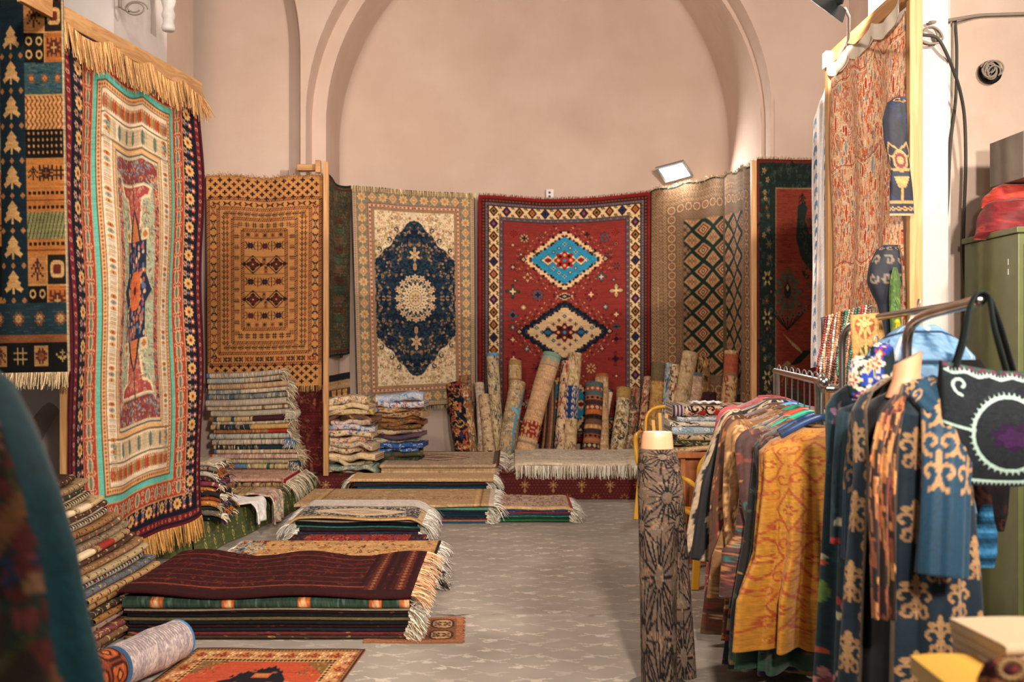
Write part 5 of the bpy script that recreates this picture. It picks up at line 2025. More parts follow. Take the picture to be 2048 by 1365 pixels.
def pale_stack():
    be, gy, tn = 'b9a68c', 'a39a8a', 'a98a68'
    sp = ['cdbca0', '8f8472', 'a98a6c', '7d7a72', 'd6c8ae']
    dk = ['c9b48c', '1f2a36', '8a7048', 'd6c49c']
    # (left px, right px, thickness, base, specks, blocks, lobes, words)
    LY = [
        (413, 563, .050, gy, sp, [(0, .04, '5b82a8', None)], 'd6cab4', 'grey beige with a light blue end'),
        (414, 562, .052, '98a0a0', sp + ['8aa0ae'], [(.5, 1, 'ab9a86', sp)], None, 'pale grey blue turning beige at right'),
        (416, 576, .052, tn, ['c0a27c', '8c6e50', 'b89470'], [(0, .02, 'cdb896', None)], 'c8ae88', 'tan brown'),
        (416, 572, .045, be, sp + ['98a4a4'], [(0, .42, '6f7878', ['8a9090', 'b9ad98'])], None, 'beige with a grey left third'),
        (414, 575, .050, '6f7270', ['b9a88c', '39434a', '9a8c72', 'c4b698'], [(0, .02, '2a4a6a', None), (.27, .34, '4a5a62', None)], None, 'dark grey speckled'),
        (411, 572, .062, 'aea290', ['b8ac98', 'a09480', '9a8e7c'], [], None, 'plain thick stone grey'),
        (413, 580, .040, 'b59f84', sp, [(.66, .69, '7a5240', None), (.9, .93, '7a5240', None)], None, 'pinkish beige with two brown bars'),
        (421, 578, .055, 'a79c8b', ['b5aa98', '988c7a'], [], None, 'plain grey'),
        (418, 574, .048, 'b39a6c', dk, [(0, .06, '8a5a38', None), (.06, .1, '2a4658', None), (.28, .32, '2a4658', None), (.55, 1, '43222a', None)], None, 'with a plain maroon right half'),
        (424, 580, .026, 'b0a080', sp, [], None, 'thin straw beige'),
        (421, 576, .048, '2a3038', dk, [(0, .04, 'b89058', None), (.24, .27, '20406a', None), (.52, 1, 'b8935a', None)], None, 'with a plain gold right half'),
        (427, 574, .036, '8e5a3c', ['a87048', '6e4028', 'b88a60'], [(.74, 1, '9c2f24', None)], None, 'rust with a bright red right end'),
        (419, 584, .056, 'a8a698', ['b8b4a4', '949484'], [(0, .03, '8aa0a0', None)], '4c565a', 'grey with dark curved outlines'),
        (424, 585, .050, 'b5a48c', sp, [(.95, 1, '2a5688', None)], '4c565a', 'beige with dark arcs, blue end'),
        (427, 586, .042, '20303a', dk, [(.0, .03, 'b89c70', None), (.27, .3, '1c2a38', None), (.58, 1, '1e3440', None)], None, 'with a plain dark teal right half'),
        (428, 596, .040, 'b39a7c', sp + ['c09c60'], [(0, .03, '4a6a90', None)], None, 'sandy with faint checks'),
        (419, 598, .048, 'a8877a', ['c4aa98', '8a6a60', 'd0bca8'], [(0, .03, 'a8342c', None)], 'cfb8a4', 'dusty pink with a red left end'),
        (424, 592, .044, 'a89878', sp + ['8a7a98', '7a8a5a'], [], None, 'mottled beige and lilac'),
        (425, 588, .050, 'b09c74', dk, [(0, .42, '5c7488', ['50687c', '6a8294']), (.66, .7, '2c5a4a', None), (.95, 1, '3a78b4', None)], None, 'slate blue at left, speckled at right'),
    ]
    n = len(LY)
    z = .325
    zs = []
    for k in range(n - 1, -1, -1):
        zs.append(z)
        z += LY[k][2] * .985
    zs = zs[::-1]
    for k, (xl, xr, T, base, cols, bl, lo, words) in enumerate(LY):
        Y = 9.14 + .015 * math.sin(k * 2.3)
        a, b = X_(xl, Y), X_(xr, Y)
        tilt = .045 * (1 - k / n) ** 1.3
        nz = noise1(k, .002)
        gr = .012 * (1 - k / n)
        c = strip(base, cols, k + 40, 190, 22, 260, (.9, 2.2), .35, bl, [], lo)
        folded('folded_rug', 'folded rug, %s, %s of tall pale stack' % (words, nth(k + 1, n)), 'rug', (a, Y, zs[k]), (1, 0, 0), (0, 1, 0), b - a, .33, T * .97, c, 2,
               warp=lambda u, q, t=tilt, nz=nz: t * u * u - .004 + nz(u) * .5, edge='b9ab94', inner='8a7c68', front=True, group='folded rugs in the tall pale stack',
               fr=dict(n=20, L=.11, col=['cdbb9c', 'bfae90', 'd2c4ac'][k % 3], wd=.006, droop=1.1, jit=.7, seed=k, deep=.2))
    # the loose rug ends curling out at the right of the stack
    for k, (px, py, cc, wd) in enumerate(((598, 815, 'c9c2b0', 'white'), (596, 872, '3a6aa0', 'blue'), (605, 915, '22384a', 'navy'))):
        p = P(px - 12, py + 14, 9.2)
        c = strip(cc, [cc, 'b8ac98'], k, 30, 16, 20)
        folded('rug_end', 'curled %s rug end poking out at the right side of the tall pale stack' % wd, 'rug', (p[0] + .05, 9.1, p[2] - .035), (0, 1, 0), (-1, 0, 0), .2, .10, .075, c, 3,
               edge=cc, inner='a59a88', fr=dict(ends=(0.,), n=14, L=.05, seed=k, col='d0c4ac'))


def brown_stack():
    pal = {'#': '33201c', 'o': 'c09a6a'}
    B = [('4a3026', 'dark brown with a red check'), ('a08460', 'cream with small dark medallions'), ('3a3c34', 'dark green grey'), ('c2ac88', 'with white and brown saw teeth'), ('c8ab7e', 'tan with cream panels'),
         ('5a3c32', 'brown with a fine zigzag'), ('c4b496', 'with a black and white stripe'), ('9a7048', 'ochre with tiny flowers'), ('7e6450', 'grey brown with red dots'), ('8c7a62', 'grey striped'), ('aa8a62', 'with a red and cream block'),
         ('5e4034', 'chocolate'), ('9a7450', 'tan red flowered'), ('c0a87e', 'cream with dark red trees'), ('b8b0a0', 'with black and white diamonds'), ('6a6e74', 'slate with white dots'), ('c09a68', 'gold with brown stags'),
         ('b58e5c', 'gold with brown scrolls'), ('37332c', 'black with cream flowers'), ('a8743e', 'orange with brown palmettes'), ('b09484', 'dusty pink'), ('8a4a44', 'with red and green hearts'), ('7e5c44', 'brown with cream hooks'), ('5a4636', 'dark with pale lozenges')]
    n = 24
    T = .0315
    for k, (cc, words) in enumerate(B):
        zb = .008 + (n - 1 - k) * T
        f = k / (n - 1)               # 0 top, 1 bottom
        xf = -1.965 - .33 * (1 - f) ** 1.4 + .014 * math.sin(k * 2.1)
        yn = 4.70 + .05 * math.sin(k * 1.7) + .02 * (1 - f)
        L = .84 - .42 * (1 - f) ** 1.5 + .03 * math.sin(k * 3.1)
        a = unit((.10, 1, 0))
        d = unit((-1, .10, 0))
        R = random.Random(k)
        mot = [GUL, CRAB, FLW, LEAF, HOOK, TREE, BONE, STAR][k % 8]
        w = 150
        dark = np.mean(H(cc)) < .42
        cc = tuple(H(cc) * .86)
        pl = {'#': 'b89a6c' if dark else ['3a201a', '2a1c1a', '5a2018'][k % 3], 'o': '7a2a1e' if not dark else '8a4a30'}
        c = strip(cc, ['6a2c20', 'c0a070', '2e2420', '8a6a44'], k + 7, w, 24, 60 if k % 3 else 120, (.8, 1.8), .2, [], [(.1, '2a1c18'), (.74, '2a1c18')], None, (mot, pl, 13 + 3 * (k % 3)))
        if k in (3, 6, 14):
            for i in range(26):
                c.poly([(i * 6, 6), (i * 6 + 6, 6), (i * 6 + 3, 15)], '221814' if k != 14 else '1c1a1c')
        if k in (4, 10):
            c.rect(w * .15, 2, w * .45, 20, 'd8c2a0')
            c.rect(w * .55, 2, w * .75, 20, '8e3028' if k == 10 else 'd8c2a0')
        nz = noise1(k + 60, .0035)
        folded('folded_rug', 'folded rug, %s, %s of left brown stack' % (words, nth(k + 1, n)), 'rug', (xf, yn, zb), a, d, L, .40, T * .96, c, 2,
               warp=lambda u, q, nz=nz, tl=.055 * min(1, (1 - f) * 2): nz(u) * .5 + tl * u * u + .006 * np.sin(u * 5 + q * 4), edge='2a211d', inner='1f1a18', front=True, group='folded rugs in the brown stack')


def flat_pile(labels, x0, x1, y0, y1, layers, z0, grp, fr_ends=(1.,), seed=0, frcol='ded3bd', frL=.1, topcv=None, topT=None, wavy=.006, what='pile', frn=30, catrug='rug', rot=0.0, topover=None, sagend=.0):
    """layers from the bottom: (colour, T, specks, words)"""
    z = z0
    n = len(layers)
    R = random.Random(seed)
    for k, (cc, T, sp, words) in enumerate(layers):
        top = (k == n - 1)
        jx, jy = R.uniform(-.02, .02), R.uniform(0, .025)
        xa, xb, ya, yb = x0 + jx, x1 + R.uniform(-.025, .015), y0 + jy, y1
        if top and topover:
            xa, xb, ya, yb = topover
        L = xb - xa
        if top and topcv is not None:
            c = topcv
        else:
            w = int(max(50, min(170, L * 110)))
            c = strip(cc, sp or [cc], seed * 31 + k, w, 26, 60 if sp else 10, (.8, 1.8), .1)
            if sp and len(sp) == 1:
                pass
        nz = noise1(seed * 17 + k, wavy * .25)
        grow = (k + 1) / n

        def warp(u, q, nz=nz, g=grow):
            e = np.clip(1 - q / .5, 0, 1)
            return nz(u) * g * .6 + wavy * .5 * g * np.sin(u * 9 + seed) * e - sagend * g * np.clip((u - .93) / .07, 0, 1) ** 2 * .5
        lab = labels % (words, nth(n - k, n)) if '%s' in labels else labels
        Dp = yb - ya
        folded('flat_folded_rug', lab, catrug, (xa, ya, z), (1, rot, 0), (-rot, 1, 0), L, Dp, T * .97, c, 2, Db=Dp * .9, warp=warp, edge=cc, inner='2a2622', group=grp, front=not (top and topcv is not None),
               fr=dict(ends=fr_ends, n=frn, L=frL, col=frcol if isinstance(frcol, str) else frcol[k % len(frcol)], wd=.006, droop=1.0, jit=.55, seed=seed * 7 + k), floor=0.0)
        z += T
    return z


def top_canvas(w, h, base, fn=None, seed=1, front=None):
    """row 0 = back edge of the rug's upper side; last ~12% rows wrap round the front fold"""
    c = Cv(w, h, base)
    if fn:
        fn(c)
    c.grain(seed, .06, .06)
    return c


def piles():
    # front pile: dark red on top
    def dr(c):
        W, Hh = c.w, c.h
        c.floral(0, 0, W, Hh, 1200, ['3c1214', '481716', '521d18', '2a0e10', '5e2a1e'], 1, 2.2, 3, 0)
        for u in (.83, .93):
            c.rect(W * u, 0, W * u + 7, Hh, '54221a')
            c.around(W * u + 4, 4, 5, lambda x, y, i, s: None)
            for i in range(int(Hh / 5)):
                c.dia(W * u + 3.5, i * 5 + 3, 2.0, 1.8, '8a5434')
        for u in (.80, .87, .90, .97):
            c.rect(W * u, 0, W * u + 3, Hh, '2a0c0e')
        c.rect(0, Hh * .62, W * .82, Hh * .635, '7a3a24')
        c.rect(0, Hh * .66, W, Hh, '2e0f10')
        for j in range(6):
            c.line([(0, Hh * (.1 + .09 * j)), (W * .8, Hh * (.1 + .09 * j))], 1, '6e2a1c')
    A = [('3a2a20', .018, ['8a6a3a', '5a2a20'], 'brown and gold striped'), ('5a2428', .016, ['3a1a1c', '9a7a50'], 'wine red edged'), ('1c1a20', .02, ['2a2830'], 'black'), ('2c1a18', .018, ['6a2a20', '1a1414'], 'black with red zigzag'),
         ('16161a', .02, ['22222a'], 'near black'), ('5c5232', .016, ['6a6040', '3a3422'], 'olive'), ('17151a', .02, ['241f22'], 'black'), ('2a1c1c', .018, ['6a3a2a', '191416'], 'dark red zigzag'), ('8a7c66', .01, ['a89a80'], 'thin beige')]
    z = flat_pile('%s rug, %s in the pile under the dark red rug', -1.93, -.52, 4.97, 5.86, A, .006, 'folded rugs in the front pile', seed=3, frcol=['ddd0b8', 'cdb89a', 'e2dac8'], frL=.12, frn=40)
    # green layer with orange squares
    c = Cv(190, 60, '2f4238')
    c.floral(0, 0, 190, 60, 700, ['3c5246', '24352e', '4e6254', '34463e'], 1, 3, 3, .0)
    for u in (.12, .37, .63, .88, .985):
        c.rect(190 * u - 4, 27, 190 * u + 4, 34, 'b8602f')
        c.dia(190 * u, 30.5, 2.5, 2.5, 'd8a878')
    c.grain(3, .08, .08)
    nz = noise1(5, .004)
    folded('flat_folded_rug', 'dark green folded rug with orange squares directly under the dark red rug', 'rug', (-1.94, 4.95, z), (1, 0, 0), (0, 1, 0), 1.43, .9, .058, c, 2, warp=lambda u, q: nz(u) * .4,
           edge='26352e', inner='1a201d', group='folded rugs in the front pile', fr=dict(n=44, L=.13, col='e0d5c2', seed=4, droop=1.0, jit=.5), floor=0)
    z += .056
    tc = top_canvas(200, 110, '351113', dr, 5)
    folded('flat_folded_rug', 'dark red rug with wavy edge lying on top of the front pile', 'rug', (-1.95, 4.93, z + .012), (1, 0, 0), (0, 1, 0), 1.45, .95, .02, tc, 2, Db=.3,
           warp=lambda u, q: .016 * np.sin(u * 15) * (q / .95) + .010 * np.sin(u * 11 + 1) * np.clip(1 - q / .4, 0, 1) - .004 + .012 * np.exp(-((u - .0) / .2) ** 2), edge='4a1614', inner='2a0e10',
           group='folded rugs in the front pile', fr=dict(n=90, L=.13, col='dca67c', seed=6, droop=.8, jit=.3), floor=0)
    # pile behind it: golden rug on top
    def gold(c):
        W, Hh = c.w, c.h
        c.floral(0, 0, W, Hh, 500, ['a87440', 'c89a60', '8a5230', 'b88850', 'd0a870', '6a3a24'], 1, 2.6, 5, .2)
        c.rect(0, 0, W * .13, Hh, '3a2a24')
        c.floral(0, 0, W * .13, Hh, 160, ['b89468', '6a8a94', '7a3a24', 'd0b080'], 1.5, 3.5, 6, .2)
        c.rect(W * .985, 0, W, Hh, '241c1a')
    Bl = [('6a4a34', .03, ['8a6a48', '3a2a22'], 'brown'), ('2a2a30', .03, ['3a3a44'], 'dark'), ('7a3a2a', .03, ['9a5a3a', '4a2420'], 'rust'), ('1e2630', .03, ['2a3644'], 'navy'), ('8a6a4a', .03, ['a88a60', '5a4230'], 'tan'), ('3a2420', .03, ['5a3428'], 'dark brown'), ('b48a58', .026, None, 'golden tan patterned')]
    flat_pile('%s rug, %s in the pile behind the dark red rug', -1.72, -.46, 5.97, 6.42, Bl, .006, 'folded rugs in the golden pile', seed=5, frcol=['e2dacb', '2a2422', 'ddd2c0'], frL=.1, frn=24,
              topcv=top_canvas(170, 60, 'b98f5e', gold, 4), fr_ends=(0., 1.))
    # low pile: red persian
    def redp(c):
        W, Hh = c.w, c.h
        c.floral(0, 0, W, Hh, 700, ['a83c2e', '7a2420', '2a3046', '3a4a6a', 'c07a5a', '541a1c'], 1, 2.6, 5, .2)
        for u in (0, .88):
            c.rect(W * u, 0, W * (u + .12), Hh, '3a1c20')
            c.floral(W * u, 0, W * (u + .12), Hh, 60, ['7a2c28', '34405a', 'a06a4a'], 1, 2.2, 4)
        c.rect(0, Hh * .8, W, Hh, '48181a')
    Cl = [('4a2a24', .04, ['6a4030'], 'brown'), ('2a2a30', .035, ['3a3a44'], 'dark'), ('9a362c', .03, None, 'red with dark blue flowers')]
    flat_pile('%s rug, %s in the low pile before the white topped pile', -1.56, -.60, 6.5, 7.15, Cl, .006, 'folded rugs in the low red pile', seed=6, frcol='c9a06c', frL=.06, frn=20,
              topcv=top_canvas(150, 60, '9a362c', redp, 4), fr_ends=(0.,))
    # white topped pile
    def med(c):
        W, Hh = c.w, c.h
        c.rect(0, 0, W, Hh * .26, 'd6cdc4')
        c.rect(0, Hh * .26, W, Hh * .275, '34343c')
        c.rect(0, Hh * .275, W * .2, Hh * .30, '5a80a0')
        y0, y1 = Hh * .29, Hh * .64
        c.rect(0, y0, W, Hh, 'c2a47c')
        c.rect(W * .05, y0, W * .96, y1, '4c4c50')
        c.floral(W * .05, y0, W * .96, y1, 700, ['cdbfa4', 'b8a888', '2e3038', 'd8ccb4'], .9, 2.0, 3, .3)
        c.sup(W * .5, (y0 + y1) / 2, W * .36, Hh * .13, 'd9c3a4', 1.4)
        c.sup(W * .5, (y0 + y1) / 2, W * .19, Hh * .07, 'c0a488', 1.5)
        c.sup(W * .5, (y0 + y1) / 2, W * .08, Hh * .03, 'dac6a8', 1.5)
        c.rect(0, Hh * .65, W, Hh * .68, 'a87e4c')
    D = [('8a8680', .032, ['b0aaa0', '6a6660'], 'grey beige'), ('20242c', .026, ['2c3a54'], 'navy'), ('2a1a1e', .028, ['3a2428'], 'dark wine'), ('2c6a60', .014, ['3a8a7a'], 'turquoise edged'), ('1e1c20', .032, ['2a2a30'], 'black'), ('a89a84', .016, ['b8aa94'], 'pale beige')]
    z = flat_pile('%s rug, %s in the pile under the white and medallion rug', -1.62, -.69, 7.48, 8.04, D, .006, 'folded rugs in the white topped pile', seed=8, frcol='e6dfd0', frL=.13, frn=44, fr_ends=(0., 1.), wavy=.012)
    folded('flat_folded_rug', 'cream rug with grey medallion border and white back half topping its pile', 'rug', (-1.66, 7.42, z), (1, 0, 0), (0, 1, 0), .99, .66, .02, top_canvas(200, 130, 'c2a47c', med, 4), 2, Db=.3,
           warp=lambda u, q: .01 * np.sin(u * 7) * np.clip(1 - q / .5, 0, 1) - .05 * np.clip((u - .88) / .12, 0, 1) ** 2 - .04 * np.clip((.08 - u) / .08, 0, 1) ** 2 + .01 + .04 * q, edge='b89a70', inner='8a7a68', group='folded rugs in the white topped pile',
           fr=dict(ends=(0., 1.), n=120, L=.17, col='e8e0d2', seed=6, droop=1.3, jit=.4), floor=0)
    # beige pile with green and blue edges
    def beige(c):
        W, Hh = c.w, c.h
        c.floral(0, 0, W, Hh, 900, ['b0906a', 'c0a27c', '9a7c58', 'c8ae8a', 'a8845a'], 1, 2.4, 5, .35)
        for u in (.08, .90):
            c.rect(W * u, 0, W * u + 4, Hh, 'c8a46c')
            c.rect(W * u + 6, 0, W * u + 8, Hh, '8a6a48')
        for i in range(16):
            c.spiral(W * (.14 + i * .047), Hh * .45, 9, 1.2, '8a6c4c', .8, i, 1 if i % 2 else -1)
        c.rect(W * .975, 0, W, Hh, 'cfc0ae')
        c.rect(0, Hh * .9, W, Hh, 'b08c64')
        c.rect(0, Hh * .93, W, Hh, '24503e')
    E = [('28588a', .014, ['3a6a9a'], 'blue'), ('8a7a4a', .01, ['a08c58'], 'straw edged'), ('7a2a2c', .012, ['9a3a34'], 'red edged'), ('1c2430', .018, ['26384c'], 'navy'), ('16323a', .018, ['1e4650'], 'dark teal'), ('1a2430', .016, ['24405a'], 'blue black'), ('16383a', .016, ['20504c'], 'dark green'), ('6aa08e', .03, ['8ab8a4', '4a7a70'], 'mint green')]
    z = flat_pile('%s rug, %s in the pile under the wide beige rug', -1.55, -.2, 8.16, 9.0, E, .006, 'folded rugs in the wide beige pile', seed=9, frcol='dfd5c2', frL=.11, frn=34)
    folded('flat_folded_rug', 'wide beige gold scroll rug lying on the pile with mint and blue edges', 'rug', (-1.78, 8.12, z), (1, 0, 0), (0, 1, 0), 1.63, .88, .024, top_canvas(220, 110, 'b4936c', beige, 4), 2, Db=.3,
           warp=lambda u, q: .006 * np.sin(u * 8) * np.clip(1 - q / .5, 0, 1), edge='3a6a58', inner='8a7a60', group='folded rugs in the wide beige pile', fr=dict(n=90, L=.17, col='e6ddcc', seed=6, droop=1.2, jit=.4), floor=0)
    # small pile at the right
    def sm(c):
        W, Hh = c.w, c.h
        c.floral(0, 0, W, Hh * .6, 300, ['8a6a60', 'c0a48c', '6a5a54', 'a88a74', '7a4a48'], 1, 2.2, 5, .3)
        c.rect(0, Hh * .58, W, Hh * .9, 'c4a57c')
        c.rect(0, Hh * .58, W, Hh * .6, '8a6a48')
        c.rect(W * .955, 0, W, Hh * .66, '9c3a34')
        c.rect(0, Hh * .92, W, Hh, '1c2a24')
    Fp = [('2c5a38', .022, ['3a6a44'], 'bottle green'), ('204a34', .02, ['2c5a40'], 'green'), ('3a6a54', .012, ['4a8a6a'], 'pale green edged'), ('1e3e54', .018, ['2a5070'], 'teal blue'), ('8a2c30', .012, ['a03a38'], 'crimson edged'), ('34507e', .018, ['46649a', '8a90a4'], 'blue and grey')]
    z = flat_pile('%s rug, %s in the small square pile before the platform', -.10, .475, 8.2, 8.75, Fp, .006, 'folded rugs in the small square pile', seed=10, frcol='e4dac6', frL=.11, frn=34, fr_ends=(0., 1.))
    folded('flat_folded_rug', 'small beige rug with red right edge on the small square pile', 'rug', (-.115, 8.18, z), (1, 0, 0), (0, 1, 0), .62, .66, .024, top_canvas(110, 70, 'b69a84', sm, 4), 2, Db=.3,
           warp=lambda u, q: .004 * np.sin(u * 8) - .02 * np.clip((u - .85) / .15, 0, 1) ** 2, edge='c4a57c', inner='6a5a48', group='folded rugs in the small square pile', fr=dict(ends=(0., 1.), n=70, L=.15, col='e8dfd0', seed=6, droop=1.2, jit=.4), floor=0)
    # pile standing before the platform
    def plainb(c):
        W, Hh = c.w, c.h
        c.floral(0, 0, W, Hh, 260, ['c9aa80', 'b8946a', 'd0b48c'], 1, 2.2, 5, .1)
        c.rect(0, Hh * .9, W, Hh, 'c8a878')
    G = [('6a5a4a', .075, ['8a7a60'], 'brown grey'), ('3a4a5a', .055, ['4a5a70'], 'slate'), ('1c2a3a', .02, ['2a3c54'], 'navy'), ('1e3a44', .018, ['2c5460'], 'teal'), ('22303e', .018, ['30465c'], 'dark blue'), ('6a4a44', .012, ['8a5a50'], 'brownish red'), ('24303a', .016, ['34485a'], 'blue grey')]
    z = flat_pile('%s rug, %s in the pile under the plain straw rug', -1.42, -.22, 9.06, 9.38, G, .006, 'folded rugs in the straw topped pile', seed=11, frcol='e2d8c6', frL=.1, frn=26, fr_ends=(1.,))
    folded('flat_folded_rug', 'plain straw coloured rug on the dark edged pile in front of the platform', 'rug', (-1.47, 9.02, z), (1, 0, 0), (0, 1, 0), 1.30, .40, .03, top_canvas(160, 60, 'c3a276', plainb, 4), 2, Db=.2, edge='b89a70', inner='6a5a48',
           group='folded rugs in the straw topped pile', fr=dict(ends=(0., 1.), n=60, L=.15, col='e6dcc8', seed=6, droop=1.4, jit=.4), floor=0)

    # on the platform
    def lozenge(c):
        W, Hh = c.w, c.h
        c.rect(0, 0, W, Hh, 'b39a80')
        c.band(0, 3, '5a4a40')
        c.band(5, 9, 'c8b090')
        c.floral(10, 8, W - 10, Hh * .7, 350, ['c4ac90', '9a8068', 'b89c80', 'a08a74'], 1, 2.2, 5, .2)
        c.sup(W * .47, Hh * .35, W * .27, Hh * .17, '2c2a2a', 1.2)
        c.sup(W * .47, Hh * .35, W * .25, Hh * .14, 'c0a488', 1.2)
        c.sup(W * .47, Hh * .35, W * .14, Hh * .07, '8a6a5c', 1.2)
        c.rect(0, Hh * .78, W, Hh, 'c8a87c')
        c.rect(W * .97, 0, W, Hh, '5a2c28')
    z = .23
    for k, (cc, T, words) in enumerate((('c4a67a', .028, 'straw'), ('b89a70', .026, 'sand'))):
        folded('flat_folded_rug', '%s rug under the lozenge rug at the left of the platform' % words, 'rug', (-1.25, 9.47 + .02 * k, z), (1, 0, 0), (0, 1, 0), 1.1, .9, T * .97, strip(cc, ['b0906a', 'd0b48c'], k, 120, 20, 60), 2, edge=cc, inner='6a5a48',
               group='folded rugs on the platform', fr=dict(n=30, L=.1, col='e0d2b8', seed=k))
        z += T
    folded('flat_folded_rug', 'beige rug with a dark outlined lozenge at the left of the platform', 'rug', (-1.28, 9.5, z), (1, 0, 0), (0, 1, 0), 1.16, 1.2, .03, top_canvas(170, 90, 'b39a80', lozenge, 4), 2, Db=.4, edge='c8a87c', inner='6a5a48',
           warp=lambda u, q: .03 * np.clip((u - .93) / .07, 0, 1) ** 2, group='folded rugs on the platform', fr=dict(n=60, L=.13, col='e2d8c4', seed=2))

    def white(c):
        W, Hh = c.w, c.h
        c.floral(0, 0, W, Hh * .62, 700, ['c4b49c', 'a89a88', 'd4c6b0', 'b4b0aa', 'cdb890'], 1, 3, 5, .3)
        c.sup(W * .42, Hh * .32, W * .3, Hh * .2, 'cabdaa', 2)
        c.floral(W * .15, Hh * .14, W * .7, Hh * .5, 260, ['b8aa98', 'd8ccb8', 'a8a29c'], 1, 3, 6, .4)
        c.rect(0, Hh * .64, W, Hh, 'd8c8ac')
    z = .23
    for k, (cc, T) in enumerate((('cdbb9c', .03), ('d6c6a8', .026), ('c4b090', .026))):
        folded('flat_folded_rug', ['cream', 'ivory', 'oat'][k] + ' rug under the pale floral rug at the right of the platform', 'rug', (.06 - .02 * k, 9.45 + .012 * k, z), (1, 0, 0), (0, 1, 0), 1.32, 1.1, T * .97, strip(cc, ['c0ac88', 'dccfb4'], k, 120, 20, 60), 2, edge=cc,
               inner='8a7c68', group='folded rugs on the platform', fr=dict(ends=(0.,), n=30, L=.08, col='e4d8c2', seed=k))
        z += T
    r = folded('flat_folded_rug', 'pale floral rug with long fringe over the platform front at right', 'rug', (0.03, 9.43, z), (1, 0, 0), (0, 1, 0), 1.4, 1.25, .026, top_canvas(190, 100, 'bfb19c', white, 4), 2, Db=.3, edge='d8c8ac', inner='8a7c68',
               warp=lambda u, q: .006 * np.sin(u * 8), group='folded rugs on the platform')
    x = np.linspace(.03, 1.43, 420)
    fringe('fringe', np.stack([x, np.full(420, 9.42), np.full(420, z + .008)], 1), np.tile(V3(0, -.25, -1), (420, 1)), .14, r, 'e4d8c2', .007, .2, .2, 7)
    # dark red kilim peeping between the two platform piles
    flatrug('flat_rug', 'small dark red rug on the platform between the lozenge rug and the pale floral rug', (-.12, 9.5, .234), (.02, 9.5, .234), (.02, 10.5, .234), (-.12, 10.5, .234),
            strip('6e2a26', ['8a3a30', '4a1a1c', 'a87a5a'], 4, 24, 90, 60))

    # on the green bench
    z = .222
    folded('flat_folded_rug', 'brown banded rug end at the bottom of the pile on the green bench', 'rug', (-2.72, 8.12, z), (1, .0, 0), (0, 1, 0), .70, .9, .03, strip('9a8058', ['6a4a34', 'b89a6c', '3a2a22', 'c8ae80'], 3, 120, 60, 260), 2, edge='a88a64', inner='6a5a48',
           group='folded rugs on the green bench', fr=dict(n=40, L=.1, col='cdb892', seed=2))
    z += .03
    def pk(c):
        W, Hh = c.w, c.h
        c.floral(0, 0, W, Hh * .75, 420, ['b8927e', 'c4a48e', 'a87c6c', '9a6c60', 'cdb4a0'], 1, 2.4, 5, .35)
        c.rect(0, Hh * .74, W, Hh * .77, '4a1c1c')
        c.rect(0, Hh * .77, W, Hh, '8a6a4c')
        c.floral(0, Hh * .77, W, Hh, 160, ['2a2420', 'c8a87c', '4a3a2c', 'b08a5c'], 1, 2.4, 3, .2)
        c.rect(W * .96, 0, W * .985, Hh, '7a1f1f')
        c.rect(W * .985, 0, W, Hh, 'd0bfa6')
    for k, (T, words) in enumerate(((.03, 'straw and black scroll edged rug second from top'),)):
        folded('flat_folded_rug', words + ' of the pile on the green bench', 'rug', (-2.78, 8.5, z), (1, 0, 0), (0, 1, 0), .82, .6, T * .97, strip('8a6e4e', ['2a2420', 'c8a87c', '4a3a2c', 'b08a5c'], k, 130, 24, 220), 2, edge='b89a70', inner='6a5a48',
               group='folded rugs on the green bench', fr=dict(n=40, L=.1, col='d8c8a8', seed=k))
        z += T
    folded('flat_folded_rug', 'pink beige rug with thin red edge under the tall pale stack', 'rug', (-2.86, 8.55, z), (1, 0, 0), (0, 1, 0), .93, .84, .036, top_canvas(150, 80, 'b8927e', pk, 4), 2, Db=.3, edge='b89a70', inner='6a5a48',
           warp=lambda u, q: -.03 * np.clip((u - .92) / .08, 0, 1) ** 2, group='folded rugs on the green bench', fr=dict(n=70, L=.2, col='dccbb0', seed=4, droop=1.6))
    # white cloth and flowered cover sliding over the bench edge
    drape('draped_cloth', 'bright white cloth folded over the edge of the green bench', 'cloth', (-2.33, 7.62, .245), (-1.985, 7.62, .25), .34, .16, strip('efece8', ['e6e2de'], 2, 40, 40, 30), 1)
    drape('draped_cloth', 'pale flowered cover hanging over the green bench edge to the floor', 'cloth', (-2.15, 8.0, .25), (-1.95, 8.0, .25), .34, .24, strip('c9b096', ['8a9a94', 'a8706c', 'd8c6ae', '9a8468', 'b88a80'], 5, 44, 44, 260, (1.2, 3), .3), 2)
    # ragged stack of saddle bags at the near end of the bench
    BB = [('a39a88', 'pale grey striped'), ('6e665a', 'grey'), ('b0a898', 'whitish'), ('3a2a34', 'dark plum'), ('7a3440', 'wine'), ('b8763c', 'orange'), ('2e2422', 'black brown'), ('a85a3a', 'rust'), ('b8783a', 'golden orange'), ('343a34', 'dark green'), ('6a6258', 'taupe'), ('1e2226', 'black')]
